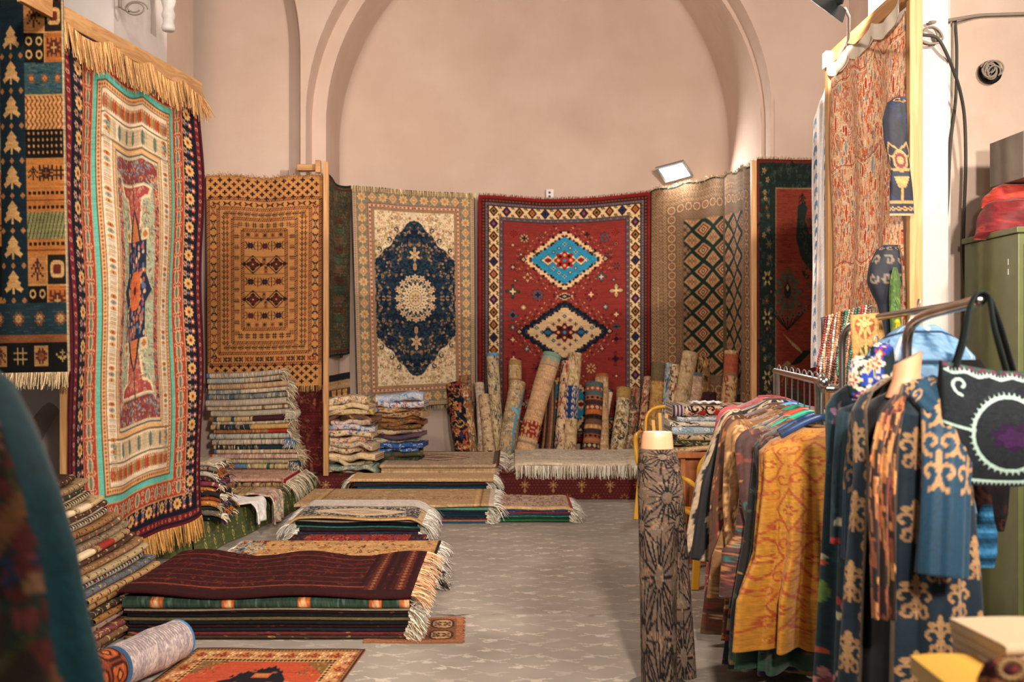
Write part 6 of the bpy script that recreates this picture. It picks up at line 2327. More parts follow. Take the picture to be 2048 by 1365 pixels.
    for k, (cc, words) in enumerate(BB):
        T = .036
        zb = .225 + (len(BB) - 1 - k) * T * .98
        nz = noise1(k + 30, .006)
        xr = -2.05 + .02 * math.sin(k * 2.2) - .06 * (1 - k / 11)
        folded('folded_bag', '%s woven bag, %s of ragged stack by the prayer rug' % (words, nth(k + 1, 12)), 'bag', (-2.46, 7.05 + .02 * math.sin(k * 3), zb), (1, 0, 0), (0, 1, 0), xr + 2.46, .3, T * .95,
               strip(cc, ['c8a878', '2a2420', 'a85a3a', cc, cc], k, 60, 16, 40), 2, warp=lambda u, q, nz=nz: nz(u) * .5 - .02 * np.clip((u - .8) / .2, 0, 1) ** 2, edge=cc, inner='2a2422', front=True, group='folded bags at the near end of the bench',
               fr=dict(n=16, L=.06, col=['c8b498', 'a8622e', 'cdc0aa', '5a4a5a'][k % 4], wd=.009, droop=.8, jit=.9, seed=k))


def flatrug(name, label, p0, p1, p2, p3, cv, th=.008, amp=.002, fr=None, cat='rug'):
    """p0..p3 = near left, near right, far right, far left; canvas row 0 = far edge"""
    p0, p1, p2, p3 = [np.asarray(p, float) for p in (p0, p1, p2, p3)]
    u, v = np.linspace(0, 1, cv.w), np.linspace(0, 1, cv.h)
    U, Vv = np.meshgrid(u, v)
    a = p3[None, None] * (1 - U)[..., None] + p2[None, None] * U[..., None]
    b = p0[None, None] * (1 - U)[..., None] + p1[None, None] * U[..., None]
    Pt = a * (1 - Vv)[..., None] + b * Vv[..., None]
    Pt[..., 2] += th + amp * np.sin(U * 9) * np.cos(Vv * 7)
    root = thing(name, label, cat, tuple((p0 + p2) / 2))
    m = Mb()
    m.grid(Pt, cv.a)
    ny, nx = cv.h, cv.w
    idx = [(0, i) for i in range(nx)] + [(j, nx - 1) for j in range(1, ny)] + [(ny - 1, i) for i in range(nx - 2, -1, -1)] + [(j, 0) for j in range(ny - 2, 0, -1)]
    ring = np.array([Pt[j, i] for j, i in idx])
    lo = ring.copy()
    lo[:, 2] -= th
    m.grid(np.stack([ring, lo], 0), cv.a.mean((0, 1)), cv=True)
    m.build('pile', M_RUG, root)
    if fr:
        side, n, L, cc = fr
        k = np.linspace(0, ny - 1, n).astype(int)
        st = Pt[k, -1] if side == 'r' else Pt[k, 0]
        fringe('fringe', st, np.tile(unit(p1 - p0) * (1 if side == 'r' else -1), (n, 1)), L, root, cc, .005, .1, .4, 2, 3, 0)
    return root


def drape(name, label, cat, A, B, W, drop, cv, seed):
    """cloth lying from A to B (going right) and then hanging down over an edge; W = width along y"""
    A, B = np.asarray(A, float), np.asarray(B, float)
    L1 = np.linalg.norm(B - A)
    s = np.linspace(0, L1 + drop, cv.w)
    v = np.linspace(0, 1, cv.h)
    r = np.random.RandomState(seed)
    x = np.where(s < L1, s, L1 + .03 * np.tanh((s - L1) / .03))
    z = np.where(s < L1, 0, -(s - L1)) + np.where(np.abs(s - L1) < .03, -.0 * s, 0)
    S, Vv = np.meshgrid(s, v)
    X = A[0] + np.meshgrid(x, v)[0] + .02 * np.sin(Vv * 11 + seed) * np.clip((S - L1) / .1, 0, 1)
    Z = A[2] + np.meshgrid(z, v)[0] + .008 * np.sin(S * 22 + Vv * 6) * (S < L1) + .01
    Z = np.maximum(Z, .012 + .01 * np.abs(np.sin(Vv * 12)))
    Y = A[1] + Vv * W + .02 * np.sin(S * 9 + seed)
    m = Mb()
    m.grid(np.stack([X, Y, Z], -1), cv.a)
    return tag(m.build(name, M_WEAVE, None, True, .012), label, cat)


def textile_piles():
    cr, mb_, dkf = ['b8402e', '4a6a9a', '6a7a3a', 'a8603a', 'c89a5a'], ['3a70b0', '7aa0cc', 'a8402e', '2a4a8a'], ['8a4030', '4a5a38', 'b88a4a', '2a3044', '6a3a4a']
    Lp = [('dcc6a4', cr, 'cream with red blossoms', .07), ('d6be98', ['8a8a4a', 'b89a5a'], 'cream edged olive', .05), ('cdb48e', ['a8a04a', '7a3a34'], 'straw', .05), ('6a4a3c', dkf, 'dark brown flowered', .045), ('d0b8a0', ['6a4a7a', '8a4030', 'b8a070'], 'cream and violet', .05), ('c8c0c0', mb_, 'pale blue flowered', .05), ('d8c4a4', mb_ + cr, 'cream with blue buds', .055), ('d4bc98', cr, 'cream with red sprigs', .055),
          ('cfb894', cr + mb_, 'mixed flowers on straw', .05), ('d8c29c', ['8a2a2a', 'a83a34', '4a5a7a'], 'cream with crimson blooms', .06), ('dcc49c', ['c8aa7a'], 'plain cream', .06), ('cfb890', ['c8aa7a', '4a6a5a'], 'plain straw', .05), ('8a9a8a', ['4a6a7a', 'd0c0a0'], 'grey green', .045), ('d2c0a2', cr, 'cream at the foot', .05)]
    n = len(Lp)
    z = .232
    zs = []
    for k in range(n - 1, -1, -1):
        zs.append(z)
        z += Lp[k][3] * .97
    zs = zs[::-1]
    for k, (cc, sp, words, T) in enumerate(Lp):
        f = k / (n - 1)
        x0 = X_(657, 9.62) + .02 * math.sin(k * 1.9) + .01
        x1 = X_(756 - 18 * (f < .12) - 10 * math.sin(f * 3.1), 9.62) + .025 * math.sin(k * 2.7)
        nz = noise1(k + 90, .02)
        nl = noise1(k + 190, .035)
        tl = .07 * (1 - f)
        ya = .16 * math.sin(k * 2.9 + 1)
        folded('folded_cloth', 'printed cloth, %s, %s of left cloth pile' % (words, nth(k + 1, n)), 'cloth', (x0, 9.56 + .02 * math.sin(k * 3.1), zs[k] - .01), (math.cos(ya), math.sin(ya), 0), (-math.sin(ya), math.cos(ya), 0), x1 - x0, .30, T * 1.02,
               strip(cc, sp + [cc], k + 300, 76, 30, 90, (1.4, 3.2), .15), 4, warp=lambda u, q, nz=nz, tl=tl: nz(u * 1.6) * .7 + tl * u - .05 * u * u * (q < 1), lat=nl, edge=cc, inner=['c8b090', '6a4a3a', 'b8a078'][k % 3], mat=M_WEAVE, front=True, group='printed cloths in the left pile')
    Rp = [('b4bcc8', mb_[:2] + ['d0d0d4'], 'white with sky blue clouds', .075), ('d0c8c0', mb_ + cr[:1], 'white with red dots', .06), ('c8a87c', cr, 'tan', .045), ('b8956c', dkf, 'tan with brown flowers', .05), ('b07a44', dkf + cr, 'golden orange', .05), ('8a5a3c', dkf, 'rust', .04), ('7a5a34', dkf, 'bronze', .04), ('c8b08c', cr, 'cream with red roses', .05), ('5a4a58', ['8a4050', '3a4a6a'], 'plum', .04), ('c8b89a', ['4a7a5a'], 'straw and green', .05),
          ('3a5a94', ['2a60b0', 'c8ccd4', '1a3a7a'], 'bright blue', .05), ('4a74b0', ['c8d0d8', '2a50a0'], 'sky blue', .045), ('4a5238', dkf, 'olive flowered', .055), ('34402e', ['4a5a3a', '8a4030'], 'dark green', .06), ('8a9aa0', ['2a5a8a', 'd0d0cc', '2a4a3a'], 'blue and white', .045)]
    n = len(Rp)
    z = .232
    zs = []
    for k in range(n - 1, -1, -1):
        zs.append(z)
        z += Rp[k][3] * .97
    zs = zs[::-1]
    for k, (cc, sp, words, T) in enumerate(Rp):
        f = k / (n - 1)
        Y = 10.02
        x0 = X_(757, Y) + .03 * math.sin(k * 1.9) - .02
        x1 = X_(848, Y) + .025 * math.sin(k * 2.7) - .03 * f
        nz = noise1(k + 400, .018)
        nl = noise1(k + 490, .035)
        ya = .16 * math.sin(k * 3.7)
        folded('folded_cloth', 'printed cloth, %s, %s of right cloth pile' % (words, nth(k + 1, n)), 'cloth', (x0, Y - .1 + .02 * math.sin(k * 3.1), zs[k] - .008), (math.cos(ya), math.sin(ya), 0), (-math.sin(ya), math.cos(ya), 0), x1 - x0, .30, T * 1.02,
               strip(cc, sp + [cc], k + 500, 70, 30, 90, (1.4, 3.2), .15), 4, warp=lambda u, q, nz=nz: nz(u * 1.6) * .7 + .02 * u, lat=nl, edge=cc, inner=['c8b090', '3a4a6a', 'b8a078'][k % 3], mat=M_WEAVE, front=True, group='printed cloths in the right pile')


def rolls():
    def cvr(base, cols, seed, n=260, rr=(1.4, 3.4), curls=.3, hk=80, wk=64, bands=(), seg=(), line=None):
        c = Cv(wk, hk, base)
        c.floral(0, 0, wk, hk, n, cols, rr[0], rr[1], seed, curls, 1.1)
        for a, b, cc, sp in seg:      # along the circumference
            c.rect(a * wk, 0, b * wk, hk, cc)
            if sp:
                c.floral(a * wk, 0, b * wk, hk, int(n * .3), sp, rr[0], rr[1], seed + 3, curls)
        for a, b, cc in bands:        # along the length
            c.rect(0, a * hk, wk, b * hk, cc)
        c.grain(seed, .06, .05)
        return c
    be = ['c8ac84', 'a8865e', 'b89a72', '8a6c4c', 'd2bc98']
    fl = ['a84a34', 'c89a5a', '3a4a4a', 'd2bc98', '6a3a30']
    kil = Cv(64, 90, '5a4034')
    seq = ['4a5c60', '8a4030', '4a5c60', 'a05a3a', '3a2a28', '7a3a30', 'b0602f', '2e2624', '6a4a3a', 'b07a44', '3a3030', '8a4a34', 'a06a40', '2c2a2c', '7a4038', '4a6068']
    for j, cc in enumerate(seq):
        kil.rect(0, j * 90 / 16, 64, (j + 1) * 90 / 16, cc)
        if j % 2:
            for i in range(11):
                kil.dia(i * 6 + 3, (j + .5) * 90 / 16, 2.2, 2.2, 'c0a07a' if j % 4 == 1 else '1e1a1c')
    kil.grain(3, .07, .05)
    blue = cvr('c6ab80', be + ['8a6a44'], 4, 300, seg=[(.0, .2, 'b88444', None)])
    for y in (.36, .42, .48, .54, .60):
        blue.rect(64 * .2, 80 * y - 3, 64, 80 * y + 3, '1e3a74')
        for i in range(6):
            blue.spiral(16 + i * 9, 80 * y, 3.5, 1.3, 'cdb88e', .9, i, 1 if i % 2 else -1)
    bp = cvr('c79f78', ['cba883', 'b98f68', 'c09670'], 5, 120, bands=[(0, .05, '7a9a8c'), (.12, .135, '8a7a6c'), (.85, .865, '8a7a6c'), (.95, 1, '7a8a7c')], hk=90)
    for i in range(9):
        bp.poly([(i * 7.2, 4), (i * 7.2 + 7.2, 4), (i * 7.2 + 3.6, 10)], '8aa294')
    for q in range(5):
        bp.st(CRAB, 8 + q * 13, 66, 1.1, {'#': '8a2c20', 'o': 'c79f78'}, 1.5)
    dkf = cvr('161820', ['b85a40', '8a3a30', 'c89a5a', '2c3a5a', 'a8764a', '1c2a30'], 6, 330, (1.4, 3.2))
    gb = cvr('c9b490', ['4a5a62', 'a8864c', '4a4a48', 'd6c4a4', 'b08a50', '3a4048'], 7, 360, (1.1, 2.4), seg=[(.66, .76, '2a4a5c', ['c4aa84', 'b09a70'])], bands=[(0, .04, '5a8ab0')])
    stp = Cv(64, 60, '5a4a3c')
    for i in range(16):
        stp.rect(i * 4, 0, i * 4 + 4, 60, ['6a3a2a', '8a6a4a', '3a3e3c', 'a0663c', '2a2624'][i % 5])
    stp.grain(4, .07, .03)
    streak = cvr('b99c74', be + ['6a7a78', '8a8a7a'], 8, 300, (1.3, 3), .5)
    streak.line([(40, 2), (30, 30), (30, 55), (36, 78)], 3, '5a93ac')
    streak.line([(24, 30), (32, 34), (40, 26)], 4, '7aa8bc')
    cream = cvr('cdb894', ['6a3a2c', '3a3430', 'a88a5c', '8a2c24'], 9, 260)
    D = [  # base px, top px, top py, radius px, canvas, words
        (930, 912, 768, 21, dkf, 'black rug roll with red and gold flowers, leftmost'),
        (948, 931, 753, 13, cvr('8a6a4c', fl, 1), 'brown flowered roll behind the black one'),
        (966, 959, 767, 11, cvr('bfae98', ['d0c4b0', '9a8c7a', 'a87c60'], 2, 160), 'slim whitish rug roll right of the brown flowered one'),
        (982, 968, 792, 13, cvr('c0a480', ['b8946a', '8a6a4c', '4a3a34', 'd0b894'], 3, 200, (1.2, 2.6)), 'short beige rug roll with dark sprigs'),
        (1002, 986, 708, 15, gb, 'cream rug roll with teal squares and a blue top'),
        (1023, 1031, 722, 14, cvr('b89c70', be, 10, 300, bands=[(0, .06, '9a7a50'), (.2, .22, '8a6a48')]), 'beige rug roll with round banded top'),
        (1009, 1037, 766, 18, streak, 'beige paisley rug roll with a blue painted streak'),
        (1048, 1106, 710, 23, bp, 'thick peach rug roll leaning right with a red motif near its foot'),
        (1092, 1101, 765, 13, stp, 'narrow brown striped rug roll behind the peach one'),
        (1118, 1135, 724, 13, cvr('c9a98a', fl + ['2a3050'], 11, 300, seg=[(.0, .3, 'b8813f', None)]), 'flowered rug roll with a gold stripe'),
        (1141, 1151, 708, 16, blue, 'gold rug roll with royal blue scroll panels'),
        (1181, 1190, 768, 20, kil, 'rug roll striped in rust, teal and black'),
        (1207, 1204, 750, 15, cvr('b8926a', be, 12, 120, bands=[(0, .05, 'a0603a')]), 'tan rug roll behind the striped one'),
        (1204, 1221, 786, 6, cvr('cdb492', be, 13, 60), 'thin cream roll leaning beside the striped rug roll'),
        (1233, 1249, 778, 17, cvr('c6b494', ['5a3a2c', '8a6a3c', '3a3a34', 'a8925c'], 14, 360, (1.2, 2.8), bands=[(0, .16, 'a08048')]), 'white rug roll with dense brown flowers'),
        (1257, 1271, 778, 15, cvr('8a6a50', ['2a3430', 'c0a884', '8a3028', '4a4a40'], 15, 320), 'dark flowered rug roll with a red top band'),
        (1283, 1297, 755, 10, cvr('b08a6a', ['8a2c28', 'd0bc9c', '6a2a24'], 16, 220), 'slim red and cream rug roll'),
        (1301, 1318, 727, 15, cvr('b08a54', ['a87c44', 'c09c64', '8a6236'], 17, 240, bands=[(0, .2, '6a5a40')]), 'golden brown rug roll with dark top'),
        (1322, 1337, 727, 10, cvr('9aa0a0', ['4a6a8a', 'c8bca4', '3a3e44'], 18, 240), 'slim blue and white rug roll'),
        (1338, 1350, 730, 11, cream, 'slim cream rug roll with dark specks'),
        (1338, 1382, 706, 18, cvr('bfa27c', ['a8885c', 'c8b08c', '8a6a4a', 'a89a7c'], 19, 300, (1.1, 2.4)), 'tall tan rug roll leaning right'),
        (1402, 1411, 716, 17, cvr('7a5a3c', ['2a201c', 'b08a54', '8a6238'], 20, 320), 'brown and black rug roll with rounded rim'),
        (1380, 1394, 748, 24, cvr('bf9c84', ['c8aa94', 'b08a70', 'a87c68', 'cdb49c'], 21, 300, (1, 2.4), bands=[(0, .05, '54626e')]), 'fat pink beige rug roll with slate blue rim'),
        (1443, 1465, 703, 16, cvr('b59468', ['a04a30', 'c8ac80', '8a6a44', '6a3a2a'], 22, 320, bands=[(.04, .2, 'a0543c'), (.2, .22, '8a6a48')]), 'tall tan rug roll with rust top band, far right'),
        (1478, 1484, 792, 17, cvr('3a2024', ['4a2a2c', '2a181c'], 23, 60), 'short dark plum roll at far right by the post'),
        (1416, 1420, 786, 15, cvr('3c2226', ['4a2a2c', '2a181c'], 24, 60), 'short dark plum roll in front of the lattice rug'),
    ]
    for k, (bx, tx, ty, r, c, words) in enumerate(D):
        Yb = 10.82 if k not in (3, 6, 7, 11, 14) else 10.72
        Yt = Yb + .26
        if k >= 17:
            Yb, Yt = Yb - .25, Yt - .35
        if k >= 23:
            Yb, Yt = 9.95, 10.1
        if k in (3, 6, 7, 13, 20):
            Yb -= .06
        B = np.array([X_(bx, Yb), Yb, .232])
        T = P(tx, ty, Yt)
        R = r * (Yb + Yt) / 2 / FPX
        w = words if 'roll' in words else words + ' rug roll'
        roll('rug_roll', w + ' in the alcove', 'rug roll', B, T, R, c, 2.4, None, col_in='6a5644', edge=['b89c78', '8a7058', 'c8b08c'][k % 3], group='rug rolls leaning in the alcove', bend=.015 * math.sin(k * 2.1), seed=k)
    # roll on the floor
    c = Cv(70, 110, 'b9aaa4')
    c.floral(0, 0, 70, 110, 500, ['a89a98', 'c8bcb4', '9c9094', 'cfc4bc', '8f858c'], 1.3, 3.4, 3, .5, 1.1)
    for i in range(30):
        c.line([(6, i * 4), (16, i * 4)], 1.4, '8a7c7c')
        c.line([(54, i * 4), (62, i * 4)], 1.4, '8a7c7c')
    c.rect(0, 0, 70, 5, '4f7fb0')
    c.grain(3, .05, .03)
    roll('rug_roll', 'silvery white rug roll with blue end lying on the floor by the brown stack', 'rug roll', (-1.685, 4.24, .104), (-1.55, 4.64, .104), .1, c, 2.4, None, '8a8078', '5a86b4', a0=2.6)
    c = Cv(70, 80, '7a3a24')
    for i in range(5):
        for j in range(4):
            x, y = 8 + i * 15, 10 + j * 20
            c.sup(x, y, 7, 9, '3a1c18', 4)
            c.sup(x, y, 5.5, 7.5, 'a8552f', 4)
            c.dia(x, y, 4, 5, '4a2018')
            c.dia(x, y, 2, 2.5, 'c07a44')
    c.grain(3, .08, .05)
    roll('rug_roll', 'rust red rug roll with octagons at the near end of the white roll', 'rug roll', (-1.84, 3.80, .1), (-1.695, 4.22, .104), .097, c, 2.4, None, '4a2a20', '6a3a28', a0=2.6)


def floor_mats():
    k = lambda px, py: (X_(px, CAMZ * FPX / (py - CY)), CAMZ * FPX / (py - CY), 0.0)
    f1 = k(395, 1300)
    f2 = k(731, 1303)
    cv = floor_rug()
    dn = unit(np.array([(-.105), -1, 0]))
    a, b = np.array(f1), np.array(f2)
    flatrug('floor_rug', 'orange red floor rug with black animal figure, nearest the camera', a + dn * 1.05, b + dn * 1.05 + V3(.03, 0, 0), b, a, cv, .009, .002)
    cm = Cv(80, 60, '7a4c34')
    cm.band(0, 6, '9a6244')
    for j in range(2):
        for i in range(3):
            x, y = 18 + i * 22, 17 + j * 26
            cm.sup(x, y, 10, 11, '3a2a22', 3)
            cm.sup(x, y, 8, 9, 'b08a64', 3)
            cm.st(CRAB, x, y, 1.1, {'#': '4a3024', 'o': 'b08a64'})
    cm.grain(3, .09, .06)
    flatrug('small_mat', 'small brown mat on the floor sticking out right of the front pile', (-.74, 4.93, 0), (-.247, 4.93, 0), (-.262, 5.38, 0), (-.75, 5.38, 0), cm, .007, .002, ('r', 50, .015, '8a5a3c'))


pale_stack()
brown_stack()
piles()
textile_piles()
rolls()
floor_mats()

# ---------------------------------------------------------------- right side: desk, chairs, clothes, racks
def loft(name, part, label, cat, rows, Y, cv, dr=.5, mat=None, seed=0, amp=.06, dy=0.0, group=None, root=None, solid=0.0, taper=True):
    """soft closed shape: rows = (py, px left, px right) at depth Y; cross-sections are wobbly ellipses"""
    rows = np.array(rows, float)
    n, q = cv.h, cv.w
    t0 = np.linspace(0, 1, len(rows))
    t = np.linspace(0, 1, n)
    py, pl, pr = [np.interp(t, t0, rows[:, k]) for k in range(3)]
    for _ in range(3):
        pl[1:-1] = (pl[:-2] + 2 * pl[1:-1] + pl[2:]) / 4
        pr[1:-1] = (pr[:-2] + 2 * pr[1:-1] + pr[2:]) / 4
    x0, x1, z = X_(pl, Y), X_(pr, Y), Z_(py, Y)
    c, w = (x0 + x1) / 2, np.maximum((x1 - x0) / 2, .002)
    ph = (np.arange(q) + .5) / q * 2 * math.pi
    rs = random.Random(seed)
    a, b = rs.uniform(0, 6), rs.uniform(0, 6)
    k = 1 + amp * np.sin(4 * ph[None] + a + t[:, None] * 5) + amp * .7 * np.sin(7 * ph[None] + b - t[:, None] * 9)
    dsc = np.clip(np.sin(np.clip(t, .02, .98) * math.pi) * 1.6, .25, 1)
    dsc = dsc if taper else dsc * 0 + 1
    G = np.stack([c[:, None] - w[:, None] * np.sin(ph)[None] * (1 + (k - 1) * .4), Y + dy - (-np.cos(ph)[None]) * w[:, None] * dr * k * dsc[:, None], np.repeat(z[:, None], q, 1)], -1)
    m = Mb()
    m.grid(G, cv.a, cv=True)
    for r, d in ((0, 1), (n - 1, -1)):
        cc = G[r].mean(0)
        m.raw(np.concatenate([G[r], cc[None]]), None, [[i, (i + 1) % q, q] if d > 0 else [(i + 1) % q, i, q] for i in range(q)], np.concatenate([cv.a[r], cv.a[r].mean(0, keepdims=True)]))
    if root is not None:
        return m.build(part, mat or M_SILK, root, True, solid)
    o = m.build(name, mat or M_SILK, None, True, solid)
    return tag(o, label, cat, group)


def desk():
    root = thing('desk', 'brown wooden desk at right holding the folded cloths, behind yellow chair', 'desk', (1.6, 6.9, 0))
    m = Mb()
    m.box((1.10, 6.62, .72), (2.15, 7.3, .76))
    m.build('top', M_TABLE, root, False, bevel=.004)
    m = Mb()
    m.box((1.16, 6.70, 0), (2.10, 6.73, .72))
    m.build('front_panel', M_TABLE, root, False)
    for x in (1.13, 2.10):
        m = Mb()
        m.box((x, 6.66, 0), (x + .03, 7.27, .72))
        m.build('side_panel', M_TABLE, root, False)
    rows = [('c8b49a', ['8a2c2a', '1e1c1e', 'b05a3a', '2a2220'], 'cream with black and crimson scrolls', .075), ('a8b0b8', ['d8d4cc', '6a7a84'], 'pale grey blue', .035), ('c9bca8', ['2a2a2c', 'd8d0c0'], 'white with black edge', .035), ('a4b4bc', ['d8dcd8', '5a86a0', '8aa4b0'], 'white and sky blue checked', .055),
            ('b49c7c', ['2a241e', 'c8b08c'], 'tan with dark edges', .04), ('2e3c2a', ['3e5236', 'a88a5c'], 'dark green', .04), ('b99a74', ['c8ac84', '6a4a34'], 'straw', .035)]
    z = .762
    n = len(rows)
    zs = []
    for r in rows[::-1]:
        zs.append(z)
        z += r[3] * .97
    zs = zs[::-1]
    for k, (cc, sp, words, T) in enumerate(rows):
        nz = noise1(k + 700, .009)
        x0, x1 = X_(1343 + 9 * math.sin(k * 2), 6.7), X_(1500, 6.7)
        c = strip(cc, sp, k + 800, 90, 34, 120, (1.2, 3.2), .35)
        if k == 0:
            c.rect(0, 0, 12, 34, '3a2a34')
            for i in range(3):
                c.rect(3 + i * 4, 0, 4.5 + i * 4, 34, 'b09aa0')
            for i in range(4):
                c.spiral(26 + i * 17, 15, 8, 2.2, '1c1818', 1.0, i, 1 if i % 2 else -1)
                c.ell(33 + i * 17, 20, 5, 3, '8e2a26')
        folded('folded_cloth', 'folded cloth, %s, %s of the pile on the desk' % (words, nth(k + 1, n)), 'cloth', (x0, 6.63 + .015 * math.sin(k * 3), zs[k]), (1, 0, 0), (0, 1, 0), x1 - x0, .34, T, c, 4,
               warp=lambda u, q, nz=nz: nz(u * 2.4) * (.5 if k else .25), lat=noise1(k + 720, .012), edge='d8ccb8', inner=['6a5a48', '2a2a2a', 'c0b49c'][k % 3], mat=M_WEAVE, front=True, group='folded cloths on the desk')
    p = P(1545, 833, 6.62)
    m = Mb()
    m.grid(np.stack([np.stack([np.linspace(X_(1385, 6.6), X_(1450, 6.6), 12), np.full(12, y) + .004 * np.sin(np.arange(12)), np.full(12, 1.087) + .008 * np.sin(np.arange(12) * 2 + y * 30)], 1) for y in np.linspace(6.66, 6.8, 8)], 0), 'c4bab4')
    tag(m.build('plastic_bag', M_WHITE, None, True, .004), 'crumpled clear whitish plastic bag lying on top of the desk cloths', 'plastic bag')


def chair(name, label, x, y, rz, s=1.0, nsl=7, z0=0.0):
    root = thing(name, label, 'chair', (x, y, z0))
    ca, sa = math.cos(rz), math.sin(rz)

    def W(p):
        p = np.asarray(p, float) * s
        return np.stack([x + p[..., 0] * ca - p[..., 1] * sa, y + p[..., 0] * sa + p[..., 1] * ca, z0 + p[..., 2]], -1)
    # local: +y = the way the sitter faces; back at y<0
    u, v = np.linspace(-1, 1, 15), np.linspace(-1, 1, 13)
    U, Vv = np.meshgrid(u, v)
    m = Mb()
    m.grid(W(np.stack([U * (.215 + .02 * Vv), Vv * .21, .42 - .012 * (1 - U ** 2) + .02 * np.maximum(Vv - .7, 0)], -1)))
    m.build('seat', M_YEL, root, True, .02)
    # back frame: arch
    an = np.linspace(math.pi, 0, 25)
    side = [(-.215, -.19, .40), (-.218, -.225, .55), (-.218, -.255, .68)]
    arch = [(.218 * np.sign(math.cos(a)) * abs(math.cos(a)) ** .55, -.255 - .035 * math.sin(a), .70 + .14 * math.sin(a) ** .8) for a in an]
    pts = np.array(side + arch + [(-p[0], p[1], p[2]) for p in side[::-1]])
    m = Mb()
    m.tube(W(pts), .019 * s, 8, flat=.7)
    m.build('back_frame', M_YEL, root)
    for i in range(nsl):
        t = (i + .5) / nsl * 2 - 1
        m = Mb()
        zt = .70 + .14 * (1 - abs(t) ** 2.2) - .012
        m.beam(W([t * .15, -.20, .43]), W([t * .19, -.285, zt]), .028 * s, .008 * s, up=(ca * 0 - sa, ca, 0))
        m.build('slat', M_YEL, root, False, bevel=.002)
    for sx in (-1, 1):
        m = Mb()
        m.tube(W(np.array([(sx * .225, -.25, .62), (sx * .25, -.12, .645), (sx * .255, .08, .64), (sx * .25, .17, .61), (sx * .24, .2, .5), (sx * .225, .19, .42)])), .018 * s, 8, flat=.7)
        m.build('armrest', M_YEL, root)
        for sy in (-1, 1):
            m = Mb()
            m.beam(W([sx * .2, sy * .19, .42]), W([sx * .235, sy * .235, 0]), .045 * s, .03 * s)
            m.build('leg', M_YEL, root, False, bevel=.006)
    return root


def legs_mannequin():
    Y = 4.3
    root = thing('mannequin', 'skin coloured half mannequin of hips and legs standing beside the aisle', 'mannequin', (X_(1325, Y), Y, 0))
    c = Cv(28, 20, 'dba079')
    loft('', 'hips', '', '', [(864, 1287, 1343), (872, 1284, 1345), (900, 1281, 1347), (930, 1283, 1350), (985, 1288, 1355), (1040, 1290, 1350)], Y, c, .72, M_SKIN, 0, 0, root=root, taper=False)
    m = Mb()
    m.lathe([(.001, .004), (.13, .004), (.13, .014), (.02, .02), (.014, .03), (.014, .72)], (X_(1318, Y), Y, 0), 24)
    m.build('stand', M_GREY, root)
    # trousers
    t = thing('trousers', 'grey brown trousers with black starburst print worn by the half mannequin', 'trousers', (X_(1330, Y), Y, 0))

    def cvx(seed):
        c = Cv(120, 260, '6a584a')
        c.floral(0, 0, 120, 260, 420, ['7a6856', '5a4a40', '8a705a', '6e6056'], 2, 5, seed, .1)
        R = random.Random(seed)
        for j in range(9):
            for i in range(3):
                x, y = 20 + i * 40 + (20 if j % 2 else 0) + R.uniform(-4, 4), 12 + j * 30 + R.uniform(-5, 5)
                for k in range(18):
                    a = k / 18 * 6.283 + R.uniform(-.06, .06)
                    r = R.uniform(15, 25)
                    c.line([(x + 5 * math.cos(a), y + 7 * math.sin(a)), (x + r * .7 * math.cos(a), y + r * 1.1 * math.sin(a))], 1.7, '1c1a1c')
                    c.line([(x + r * .7 * math.cos(a), y + r * 1.1 * math.sin(a)), (x + r * .95 * math.cos(a), y + r * 1.4 * math.sin(a))], 1.0, '2a2422')
                    if k % 3 == 0:
                        c.sup(x + r * .9 * math.cos(a), y + r * 1.3 * math.sin(a), 1.1, 1.3, '8e6444')
        c.grain(seed, .06, .03)
        return c
    c1, c2 = cvx(2), cvx(5)
    # near leg (left of picture) and far leg behind it
    loft('', 'near_leg', '', '', [(897, 1278, 1350), (930, 1275, 1360), (985, 1276, 1367), (1060, 1278, 1356), (1200, 1280, 1352), (1365, 1283, 1354), (1500, 1285, 1356), (1596, 1286, 1356)], Y, c1, .85, M_WEAVE, 2, .035, root=t, taper=False)
    loft('', 'far_leg', '', '', [(905, 1300, 1346), (960, 1310, 1368), (1060, 1322, 1376), (1200, 1332, 1387), (1365, 1338, 1398), (1560, 1344, 1404)], Y + .1, c2, .75, M_WEAVE, 3, .035, dy=.05, root=t, taper=False)


def print_cv(base, cols, seed, w=150, h=190, n=800, rr=(1.3, 3.3), curls=.35, fn=None, cw=1.3):
    c = Cv(w, h, base)
    c.floral(0, 0, w, h, n, cols, rr[0], rr[1], seed, curls, cw)
    if fn:
        fn(c)
    c.grain(seed, .05, .03)
    return c


def hanger(label, x, y, z, col_mat, yaw=0.0, w=.19, group='hangers on the clothes rails'):
    root = thing('hanger', label, 'hanger', (x, y, z), group)
    ca, sa = math.cos(yaw), math.sin(yaw)
    m = Mb()
    a = np.linspace(-.6, 3.6, 14)
    hk = [(.022 * math.cos(t), .022 * math.sin(t)) for t in a][::-1]
    pts = [(x + px * sa * -1, y + px * ca, z - .004 + pz) for px, pz in hk]
    pts = [(x, y, z - .16), (x, y, z - .08), (x - .0, y - .0, z - .035)] + pts[2:]
    m.tube(pts, .003, 6)
    m.build('hook', M_GREY, root)
    m = Mb()
    s = np.linspace(-1, 1, 21)
    m.tube([(x + w * t * ca, y + w * t * sa, z - .16 - .07 * abs(t) ** 1.3) for t in s], .009, 8, flat=1.5)
    m.build('shoulders', col_mat, root)
    return root


